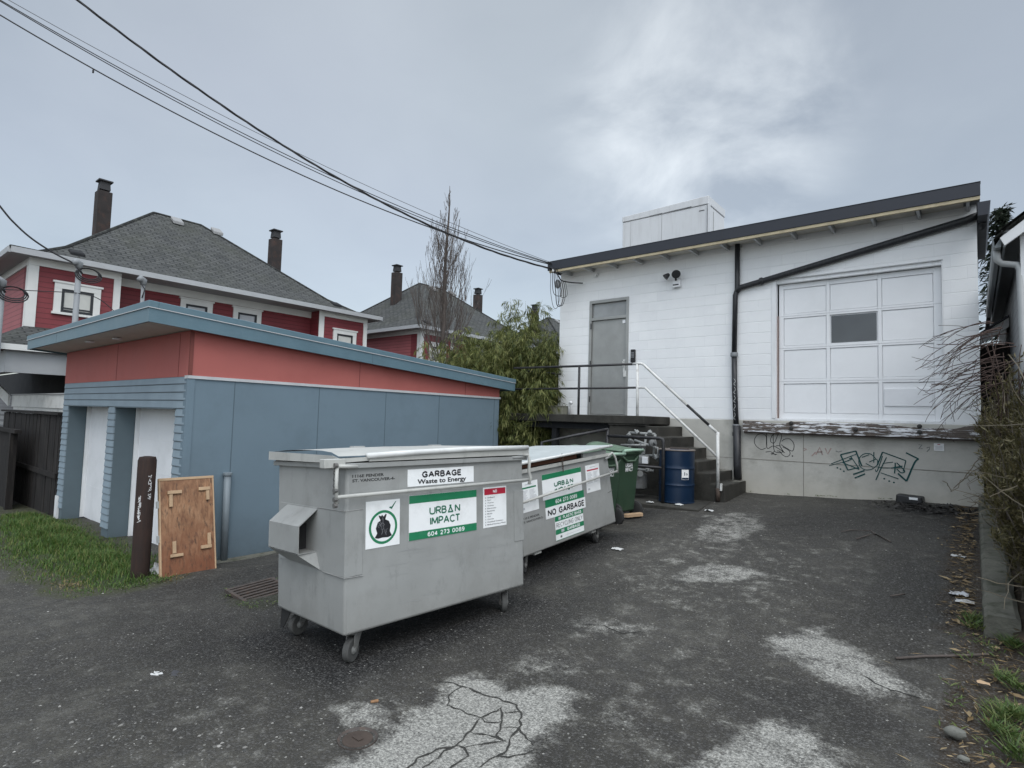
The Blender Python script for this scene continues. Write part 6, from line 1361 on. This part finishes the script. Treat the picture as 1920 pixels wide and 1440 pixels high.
for k in range(40):
    z = 2.2 + 7.0 * (k / 40) ** 1.1; i = min(15, int((z + .5) / 10.8 * 16)); a = k * 2.4 + random.uniform(-.4, .4); L = lerp(z, [2, 4, 5.5, 7, 8.2, 9.6], [3.2, 2.8, 2.2, 1.5, 1.0, .5]) * random.uniform(.8, 1.1)
    twig(tp[i], Vector((math.cos(a) * .50, math.sin(a) * .50, .85)), L, lerp(z, [2, 9], [.035, .014]), 0)
obj('trunk', trk, 'bark', t, True); obj('branch', brm, 'bark', t)

random.seed(8)
t = thing('conifer', 'dark conifer behind the gap between white building and grey house', 'tree', (.85, 25.6, .5))
lm_ = MB(); H = 9.6
for k in range(120):
    q = k / 120; z = 1.0 + (H - 1) * q; R_ = 1.15 * (1 - q) ** .7 + .15
    for b in range(5):
        a = random.uniform(0, 2 * PI); d = Vector((math.cos(a), math.sin(a), random.uniform(-.3, .15))); r = R_ * random.uniform(.5, 1.1)
        for j in range(9):
            p = Vector((.85, 25.6, z)) + d * r * (j + 1) / 9; leaf(lm_, p, d + rv(.9), random.uniform(.14, .34), random.uniform(.05, .10), .3)
obj('crown', lm_, 'conifer_leaf', t); obj('trunk', MB().tube([(.85, 25.6, .3), (.85, 25.6, 9.4)], [.14, .02], 8), 'bark', t)

def broom(c, h, r, n, label, seed, nl=34):
    random.seed(seed); t = thing('broom_shrub', label, 'shrub', c, 'shrubs along the right fence'); lm_, st_ = MB(), MB(); c = Vector(c)
    for k in range(n):
        a = random.uniform(0, 2 * PI); q = math.sqrt(random.random()); sp = Vector((math.cos(a) * r[0] * q, math.sin(a) * r[1] * q, 0)); hh = h * random.uniform(.45, 1.0) * (1 - .35 * q * q)
        pts = [c + sp * (.35 + .65 * (i / 6) ** 1.2) + Vector((0, 0, hh * (i / 6))) + rv(.04) for i in range(7)]
        st_.tube(pts, [.008 * (1 - .7 * i / 6) for i in range(7)], 3, False)
        for l in range(nl):
            u = random.uniform(.15, 1.0); i = min(5, int(u * 6)); p = pts[i].lerp(pts[i + 1], u * 6 - i); d = Vector((random.uniform(-1, 1), random.uniform(-1, 1), random.uniform(.2, 1.3))).normalized(); L = random.uniform(.06, .17)
            leaf(lm_, p, d, L, .009, .1)
            for s in range(5): leaf(lm_, p + d * L * random.uniform(.2, .9), d + rv(.8), random.uniform(.035, .075), random.uniform(.010, .018), .1)
    obj('foliage', lm_, 'broom_leaf', t); obj('stem', st_, 'twig_grey', t); return t
broom((.46, 6.35, g(.5, 6.3) + .12), 1.75, (.42, .75), 185, 'olive broom shrub nearest the camera at the right edge', 41)
broom((.44, 7.9, g(.5, 7.9) + .12), 2.15, (.42, .85), 235, 'middle olive broom shrub along the overgrown fence', 42)
broom((.40, 9.6, g(.5, 9.6) + .12), 1.9, (.36, .9), 185, 'farthest olive broom shrub beside the foundation corner', 43)
# bramble: bare reddish canes arching out over the yard
random.seed(77)
t = thing('bramble', 'tangle of bare reddish canes arching out in front of the garage door', 'bramble', (.3, 8.3, .5)); cm_ = MB()
for k in range(34):
    s = Vector((random.uniform(.14, .40), random.uniform(7.6, 8.9), random.uniform(2.2, 2.95))); L = random.uniform(.45, .92); d = Vector((-1, random.uniform(-.25, .45), random.uniform(-.25, .35))).normalized(); pts = [s]
    for i in range(9):
        d = (d + Vector((0, 0, -.115)) + rv(.07)).normalized(); pts.append(pts[-1] + d * L / 9)
    cm_.tube(pts, [.0062 * (1 - .6 * i / 9) for i in range(10)], 4, False)
    for j in range(3):
        i = random.randint(3, 8); e = (pts[i] - pts[i - 1]).normalized() + rv(.8); q = [pts[i]]
        for l in range(4): e = (e.normalized() + rv(.25)).normalized(); q.append(q[-1] + e * random.uniform(.03, .08))
        cm_.tube(q, .0028, 3, False)
for k in range(22):
    s = Vector((random.uniform(.15, .4), random.uniform(7.4, 9.2), random.uniform(.9, 2.3))); d = Vector((random.uniform(-.4, .2), random.uniform(-.4, .4), 1)).normalized(); pts = [s]
    for i in range(8): d = (d + rv(.12)).normalized(); pts.append(pts[-1] + d * random.uniform(.07, .12))
    cm_.tube(pts, [.007 * (1 - .5 * i / 8) for i in range(9)], 4, False)
obj('cane', cm_, 'twig_red', t)
random.seed(78)
t = thing('bare_shrub', 'pale bare twigs spilling over the mossy kerb at the right', 'shrub', (.3, 7, .4)); cm_ = MB()
for k in range(85):
    y = random.uniform(5.0, 10.6); s = Vector((random.uniform(.18, .4), y, g(.3, y) + random.uniform(.1, 1.7))); d = Vector((random.uniform(-.8, .2), random.uniform(-1, .6), random.uniform(-.5, .6))).normalized(); L = random.uniform(.25, .7); pts = [s]
    for i in range(6):
        d = (d + rv(.22)).normalized(); pts.append(pts[-1] + d * L / 6); pts[-1].x = max(pts[-1].x, .0 - .18 * random.random())
    cm_.tube(pts, [.005 * (1 - .6 * i / 6) for i in range(7)], 3, False)
obj('twig', cm_, 'twig_pale', t); cm_ = MB()
for s, e in (((.12, 10.6, 1.3), (-.28, 10.5, .85)), ((-.28, 10.5, .85), (-.37, 10.45, 1.0)), ((-.25, 10.5, .9), (.05, 10.55, 1.35)), ((.1, 10.5, .8), (-.05, 10.2, .7))):
    s, e = Vector(s), Vector(e); cm_.tube([s.lerp(e, i / 6) + (rv(.025) if 0 < i < 6 else Vector()) for i in range(7)], .006, 4, False)
tag(obj('dead_branch', cm_, 'twig_pale'), 'thin bent dead branch against the concrete in the corner by the kerb', 'branch')

random.seed(5)
gb_ = MB()
cnt = 0
while cnt < 13500:
    x, y = random.uniform(-14.5, -7.0), random.uniform(1.55, 3.4)
    d = pdist(x, y, GRASS) + .12 * noise.noise((x * 2, y * 2, 9))
    if d < random.uniform(-.16, .42): continue
    if y > 3.05 and not any(a + .02 < x < b - .02 for a, b in op): continue
    cnt += 1; hgt = (.035 + .06 * ss(0, .5, d)) * random.uniform(.5, 1.5) * (1 + .6 * noise.noise((x * 1.4, y * 1.4, 2))) ; a = random.uniform(0, 2 * PI); b = Vector((math.cos(a), math.sin(a), 0)); w_ = random.uniform(.003, .006); s = Vector((-b.y, b.x, 0)) * w_
    z = gn(x, y, .022) - .005 + .05 * ss(.1, .7, d); p = Vector((x, y, z)); m1 = p + Vector((0, 0, hgt * .6)) + b * hgt * .22; tp_ = p + Vector((0, 0, hgt * random.uniform(.75, 1))) + b * hgt * random.uniform(.4, .8); o = len(gb_.v)
    gb_.v += [tuple(p - s), tuple(p + s), tuple(m1 + s * .7), tuple(m1 - s * .7), tuple(tp_)]; gb_.f += [(o, o + 1, o + 2, o + 3), (o + 3, o + 2, o + 4)]
kind(tag(obj('grass', gb_, 'grass_blade'), 'green grass verge in front of the garage doors', 'grass'), 'stuff')
# turf under the blades
tm_ = MB(); nx_, ny_ = 60, 18
for j in range(ny_ + 1):
    for i in range(nx_ + 1):
        x = -14.6 + 7.6 * i / nx_; y = 1.5 + 1.92 * j / ny_; d = pdist(x, y, GRASS); tm_.v.append((x, y, gn(x, y, .022) - .03 + .07 * ss(-.05, .5, d) + .012 * noise.noise((x * 6, y * 6, 1))))
for j in range(ny_):
    for i in range(nx_): tm_.f.append((j * (nx_ + 1) + i, j * (nx_ + 1) + i + 1, (j + 1) * (nx_ + 1) + i + 1, (j + 1) * (nx_ + 1) + i))
P('turf', (.028, .040, .014), .95, .35, 4, fine=50, fb=.6, dirt=(.06, .05, .028), dirt_amt=.5)
kind(obj('turf', tm_, 'turf', None, True), 'structure')
random.seed(6); wl2 = MB(); stw = MB()
def tuft(m, x, y, n, h, spread, z=None):
    for k in range(n):
        a = random.uniform(0, 2 * PI); d = Vector((math.cos(a) * spread, math.sin(a) * spread, 1)); p = Vector((x + random.uniform(-.05, .05), y + random.uniform(-.05, .05), g(x, y) + .02 if z is None else z)); leaf(m, p, d, h * random.uniform(.5, 1.1), random.uniform(.006, .012), .25)
TU = ((.19, 5.66), (.22, 5.6), (.12, 4.52), (.16, 4.55), (.10, 4.45), (.2, 4.5), (.13, 4.25), (.18, 4.1), (.14, 4.05), (.2, 4.9), (.12, 5.0), (-.02, 5.85), (-.03, 6.0), (.08, 4.3))
for x, y in TU: tuft(wl2, x, y, 60, .15, .8)
for k in range(26): tuft(wl2, random.uniform(-.15, .3), random.uniform(3.9, 5.7), 9, .07, 1.2)
for x, y, n in ((-3.25, 10.95, 10), (-2.1, 10.94, 14), (-2.0, 10.95, 12), (-1.85, 10.95, 9), (-1.18, 10.95, 10), (-1.05, 10.95, 7), (-2.6, 10.95, 6)): tuft(wl2, x, y, n, .06, 1.2)
for k in range(90):
    x, y = random.uniform(-6.25, -5.2), random.uniform(2.65, 3.45)
    if abs(x + 5.72) < .36 and abs(y - 3.05) < .3: continue
    if pdist(x, y, DRAINM) > -.05: tuft(wl2, x, y, 9, .035, 1.3)
for k in range(60): tuft(wl2, random.uniform(-7.9, -7.2), random.uniform(2.2, 2.75), 8, .06, 1.2)
kind(tag(obj('weeds', wl2, 'weed_leaf'), 'small green weeds along the kerb, drain and foundation', 'weeds'), 'stuff')
for k in range(1150):
    y = random.uniform(3.6, 10.8); x = -.02 - abs(random.gauss(0, .13)) if y > 5.8 else random.gauss(.08, .17)
    if x < -.2 and random.random() < .6: continue
    z = g(x, y) + (.012 if x < .2 else .1) + random.random() * .02; a = random.uniform(0, 2 * PI); L = random.uniform(.03, .12); dv = Vector((math.cos(a), math.sin(a), random.uniform(-.1, .25)))
    leaf(stw, Vector((x, y, z)), dv, L, random.uniform(.003, .012) if random.random() < .8 else .03, .1)
for k in range(160): leaf(stw, Vector((random.gauss(-8.0, .18), random.gauss(1.95, .07), g(-8, 1.95) + .02)), rv(1), random.uniform(.03, .08), .006, .1)
for k in range(60): leaf(stw, Vector((random.gauss(-7.25, .08), random.gauss(2.75, .08), g(-7.3, 2.7) + .02)), rv(1), random.uniform(.03, .07), .012, .1)
kind(tag(obj('leaf_litter', stw, 'straw'), 'dry brown needles and dead leaves along the kerb', 'leaf litter'), 'stuff')
random.seed(9); dl = MB()
for k in range(420): leaf(dl, Vector((random.gauss(-.45, .30), random.gauss(10.4, .33), g(-.4, 10.4) + .01 + random.random() * .05)), Vector((random.uniform(-1, 1), random.uniform(-1, 1), random.uniform(-.1, .4))), random.uniform(.05, .11), random.uniform(.02, .05), .1)
P('wet_leaf', (.016, .014, .013), .6, .4, 20); kind(tag(obj('wet_leaves', dl, 'wet_leaf'), 'dark wet leaf pile in the corner by the kerb and foundation', 'leaf litter'), 'stuff')
# loose stones
random.seed(14); pm = MB()
def stone(x, y, r):
    z = gn(x, y, .022); o = len(pm.v); a = random.uniform(0, PI); c_, s_ = math.cos(a), math.sin(a); sx_, sy_, sz_ = r * random.uniform(.8, 1.5), r * random.uniform(.6, 1.1), r * random.uniform(.4, .8)
    for vx, vy, vz in ((1, 0, 0), (0, 1, 0), (-1, 0, 0), (0, -1, 0), (.25, .1, 1), (-.6, .5, .6), (.5, -.5, .55)):
        X_, Y_ = vx * sx_ * random.uniform(.8, 1.2), vy * sy_ * random.uniform(.8, 1.2); pm.v.append((x + X_ * c_ - Y_ * s_, y + X_ * s_ + Y_ * c_, z - .001 + vz * sz_))
    pm.f += [(o, o + 1, o + 4), (o + 1, o + 5, o + 4), (o + 1, o + 2, o + 5), (o + 2, o + 3, o + 5), (o + 3, o + 4, o + 5), (o + 3, o + 6, o + 4), (o + 3, o, o + 6), (o, o + 4, o + 6)]
CL = [(-3.6, 1.05, .12), (-3.3, 1.25, .15), (-4.0, .95, .2), (-3.05, 1.45, .1), (-8.6, 1.55, .2), (-9.3, 1.6, .25), (-7.0, 1.1, .5), (-2.9, 1.75, .15), (-5.2, 1.1, .3)]
for k in range(2600):
    if k < 420: cx_, cy_, s_ = random.choice(CL); x, y = random.gauss(cx_, s_), random.gauss(cy_, s_)
    elif k < 2000: x, y = random.uniform(-5.5, -.1), random.uniform(.7, 4.6)
    else: x, y = random.uniform(-4.2, 0), random.uniform(4.6, 10.5)
    r = random.choice((.002, .003, .003, .004, .004, .005, .006, .008)) * (1.5 if k < 420 else 1) * (1 if k < 2000 else 1.3)
    stone(x, y, r)
kind(tag(obj('gravel', pm, 'pebble'), 'loose grit and small stones scattered on the asphalt', 'gravel'), 'stuff')
def stick(pts, r, label, m='bark'):
    b = MB(); b.tube([(x, y, g(x, y) + z) for x, y, z in pts], r, 5); tag(obj('stick', b, m, None, True), label, 'stick')
stick([(-.46, 4.98, .012), (-.3, 5.12, .016), (-.12, 5.26, .014), (.06, 5.40, .02)], .010, 'long dark red stick lying across the asphalt near the kerb end', 'bark')
stick([(-1.15, 8.22, .012), (-1.05, 8.45, .02), (-.98, 8.52, .02), (-.80, 8.26, .012)], .008, 'forked dark branch on the asphalt in front of the foundation')
stick([(-.98, 8.52, .02), (-1.06, 8.72, .015), (-1.28, 8.66, .012), (-1.36, 8.50, .012)], .006, 'curved thin branch touching the forked branch on the asphalt')
stick([(-.62, 6.3, .01), (-.52, 6.42, .012)], .008, 'short dark twig on bare asphalt left of the napkin')

# ------------------------------------------------------------------ overhead wires
A_, B_ = (-7.47, 10.45), (-13.0, -1.0)
def span(co, n=40): 
    out = []
    for i in range(n + 1):
        s = i / n; z = sum(c * s ** (len(co) - 1 - k) for k, c in enumerate(co)); out.append((A_[0] + (B_[0] - A_[0]) * s, A_[1] + (B_[1] - A_[1]) * s, z))
    return out
def wire(name, label, pts, r, mat='cable', n=6): 
    return tag(obj(name, MB().tube(pts, r, n), mat, None, True), label, 'wire', 'overhead wires to the white building')
base = span([-1.02, 5.84, .94, 5.19], 200); tw = MB()
for ph in (0, PI / 2 * 1.33, PI * 1.33):
    tw.tube([(x + .012 * math.cos(i * .32 + ph), y, z + .012 * math.sin(i * .32 + ph)) for i, (x, y, z) in enumerate(base)], .012 if ph else .009, 5)
tag(obj('service_cable', tw, 'cable', None, True), 'thick twisted service cable sagging down to the roof corner', 'wire', 'overhead wires to the white building')
w2 = wire('phone_wire', 'lowest dark overhead wire with a small clip on it', span([2.9, 1.0, 5.28]), .011)
q = span([2.9, 1.0, 5.28], 400)[int(.690 * 400)]; obj('clip', MB().box(q[0] - .03, q[1] - .01, q[2] - .06, q[0] + .01, q[1] + .01, q[2] - .008), 'cable', w2)
wire('phone_wire', 'upper of the two close parallel middle overhead wires', span([2.23, 1.79, 5.31]), .008); wire('phone_wire', 'lower of the two close parallel middle overhead wires', span([2.49, 1.58, 5.295]), .008); wire('phone_wire', 'thinnest and topmost grey overhead wire', span([1.66, 2.31, 5.33]), .005, 'cable_grey')
hw = []
for i in range(31):
    s = i / 30; hw.append((-16.2, 3.60 - 6.0 * s, 5.02 + 3.6 * s * s * 1.1 + .55 * s)) 
P_a, P_b = Vector((-16.19, 3.58, 5.05)), None
hw = [(-16.2, 3.58, 5.05), (-16.22, 3.2, 5.2), (-16.25, 2.8, 5.43), (-16.28, 2.5, 5.69), (-16.3, 2.22, 6.02), (-16.4, 1.2, 7.4), (-16.5, .2, 8.9)]
wire('house_wire', 'dark service wire dropping to the mast in front of the red house', curve(hw, 6), .020)
wire('house_wire', 'thin cable strung between the two looped masts across the red house', curve([(-16.2, 2.36, 4.2), (-16.2, 3.1, 4.30), (-16.2, 3.75, 4.37), (-16.2, 4.15, 4.28), (-16.2, 4.6, 3.9)], 6), .010)
t = thing('utility_pole', 'tall wooden utility pole in the lane carrying the overhead wires', 'pole', (-13.08, -1.1, -.4))
obj('pole', MB().tube([(-13.08, -1.14, -1), (-13.08, -1.14, 11.5)], [.16, .11], 14), 'bark', t, True); obj('crossarm', MB().beam((-14.2, -1.02, 11.1), (-11.9, -1.02, 11.1), .10, .12), 'bark', t, bevel=.01)
for x in (-14.0, -13.5, -12.6, -12.1): obj('insulator', MB().lathe([(.03, 0), (.05, .03), (.03, .06), (.05, .09), (.02, .13)], (x, -1.02, 11.165), 10), 'mast_grey', t, 'auto')
t = thing('cable_coil', 'loose black cable loops hanging at the roof corner of the white building', 'cables', (-7.5, 10.6, 5)); cc = MB(); random.seed(2)
for k in range(5):
    x0 = -7.50 + .05 * k; b = random.uniform(.42, .72); cc.tube(curve([(x0, 10.46, 5.2), (x0 - .02, 10.5, 4.95), (x0 - .05 + .02 * k, 10.55, 4.7), (x0 + .0, 10.6, 5.05 - b), (x0 + .10, 10.62, 5.02 - b), (x0 + .17, 10.62, 4.6), (x0 + .12, 10.6, 4.9)], 6), random.choice((.006, .008, .010)), 5)
cc.tube(curve([(-7.46, 10.45, 5.2), (-7.40, 10.45, 5.16), (-7.30, 10.5, 5.0), (-7.28, 10.6, 4.92), (-7.1, 10.75, 4.88), (-6.9, 10.9, 4.87)], 6), .014, 6)
obj('loop', cc, 'cable', t, True); obj('service_head', MB().lathe([(.03, -.10), (.06, -.06), (.075, .0), (.06, .07), (.02, .10)], (-7.40, 10.62, 4.86), 12), 'mast_grey', t, 'auto'); obj('insulator', MB().lathe([(.02, -.03), (.035, -.02), (.02, 0), (.035, .02), (.02, .03)], (-7.42, 10.46, 5.14), 10), 'white_trim', t)
o = obj('sensor', MB().box(-6.62, 10.90, 4.98, -6.56, 10.97, 5.06), 'white_trim', None, bevel=.006); tag(o, 'tiny white sensor box under the eave near the left corner of the white building', 'sensor')

# ------------------------------------------------------------------ sky, sun, camera
SUN_EL, SUN_AZ = math.radians(48), math.radians(125)       # azimuth from +Y towards +X
wd = bpy.data.worlds.new('World'); scene.world = wd; wd.use_nodes = True; nt = wd.node_tree; nt.nodes.clear()
out = nd(nt, 'ShaderNodeOutputWorld'); sk = nd(nt, 'ShaderNodeTexSky', sky_type='NISHITA', sun_disc=False); sk.sun_elevation = SUN_EL; sk.sun_rotation = SUN_AZ
b1 = nd(nt, 'ShaderNodeBackground'); b1.inputs[1].default_value = .05; lk(nt, sk.outputs[0], b1.inputs[0])
tc = nd(nt, 'ShaderNodeTexCoord'); sp = nd(nt, 'ShaderNodeSeparateXYZ'); lk(nt, tc.outputs['Generated'], sp.inputs[0])
zz = math_(nt, 'ADD', math_(nt, 'MAXIMUM', sp.outputs[2], 0), .32); cb = nd(nt, 'ShaderNodeCombineXYZ'); lk(nt, math_(nt, 'DIVIDE', sp.outputs[0], zz), cb.inputs[0]); lk(nt, math_(nt, 'DIVIDE', sp.outputs[1], zz), cb.inputs[1])
n1 = noise_(nt, cb.outputs[0], 1.15, 3, .5, .3); n2 = noise_(nt, cb.outputs[0], 3.1, 9, .56, .35)
def lobe(d, lo, hi):
    v = nd(nt, 'ShaderNodeVectorMath', operation='DOT_PRODUCT'); lk(nt, tc.outputs['Generated'], v.inputs[0]); v.inputs[1].default_value = Vector(d).normalized()
    m = nd(nt, 'ShaderNodeMapRange', interpolation_type='SMOOTHSTEP'); m.inputs[1].default_value = lo; m.inputs[2].default_value = hi; lk(nt, v.outputs['Value'], m.inputs[0]); return m.outputs[0]
bright = lobe((-.46, .77, .44), .62, .995); break_ = lobe((-.33, .84, .46), .965, .999)
f = math_(nt, 'ADD', math_(nt, 'MULTIPLY', n1, .50), math_(nt, 'ADD', math_(nt, 'MULTIPLY', n2, .27), math_(nt, 'ADD', math_(nt, 'ADD', math_(nt, 'MULTIPLY', bright, .185), math_(nt, 'MULTIPLY', lobe((-1.05, .39, .55), .6, .98), .07)), math_(nt, 'ADD', math_(nt, 'MULTIPLY', lobe((-.0, 1.2, .66), .86, .99), -.14), -.02))))
cloud = ramp(nt, f, [(.26, (.39, .425, .455)), (.42, (.45, .487, .513)), (.55, (.52, .56, .58)), (.72, (.60, .645, .66)), (.92, (.76, .80, .81))])
rim_ = math_(nt, 'MULTIPLY', math_(nt, 'MULTIPLY', break_, .85), ramp(nt, n2, [(.42, 0), (.68, 1)])); cloud = mix(nt, rim_, cloud, (.96, 1.0, 1.0))
violet = ramp(nt, noise_(nt, cb.outputs[0], .8, 2), [(.5, 0), (.7, .35)]); cloud = mix(nt, violet, cloud, (.53, .545, .61))
# an overcast sky is brightest overhead and towards the hidden sun behind the camera
up = nd(nt, 'ShaderNodeMapRange', interpolation_type='SMOOTHSTEP'); up.inputs[1].default_value = .62; up.inputs[2].default_value = .95; up.inputs[3].default_value = 1; up.inputs[4].default_value = ZEN = 2.3; lk(nt, sp.outputs[2], up.inputs[0])
bk = math_(nt, 'ADD', math_(nt, 'MULTIPLY', lobe((.72, -.52, .55), -.1, .85), 2.5), 1)
st_ = math_(nt, 'MULTIPLY', up.outputs[0], bk)
b2 = nd(nt, 'ShaderNodeBackground'); lk(nt, cloud, b2.inputs[0]); lk(nt, math_(nt, 'MULTIPLY', st_, .80), b2.inputs[1])
ad = nd(nt, 'ShaderNodeAddShader'); lk(nt, b1.outputs[0], ad.inputs[0]); lk(nt, b2.outputs[0], ad.inputs[1]); lk(nt, ad.outputs[0], out.inputs[0])
sl_ = bpy.data.lights.new('sun', 'SUN'); sl_.energy = .9; sl_.angle = math.radians(35); sl_.color = (1, .95, .88); so_ = bpy.data.objects.new('sun', sl_); C.objects.link(so_)
sd = Vector((math.sin(SUN_AZ) * math.cos(SUN_EL), math.cos(SUN_AZ) * math.cos(SUN_EL), math.sin(SUN_EL))); so_.rotation_euler = sd.to_track_quat('Z', 'Y').to_euler(); so_.location = (0, -5, 20)
cam = bpy.data.cameras.new('camera'); co = bpy.data.objects.new('camera', cam); C.objects.link(co); scene.camera = co
cam.sensor_width = 36; cam.lens = 1061.056 / 1920 * 36; cam.clip_start = .05; cam.clip_end = 2000
RR = ((0.7749779019661044, 0.6313600358874875, 0.028173685388419408), (-0.016125515333988205, 0.064319236390698, -0.997799079767731), (-0.6317825727411516, 0.7728179222263599, 0.06002699281409607))
co.matrix_world = Matrix.Translation((0, 0, EYE)) @ Matrix((RR[0], [-v for v in RR[1]], [-v for v in RR[2]])).transposed().to_4x4()
scene.render.engine = 'CYCLES'; scene.cycles.use_denoising = True; scene.cycles.max_bounces = 6
scene.view_settings.view_transform = 'Standard'; scene.view_settings.look = 'None'; scene.view_settings.exposure = 0; scene.view_settings.gamma = 1
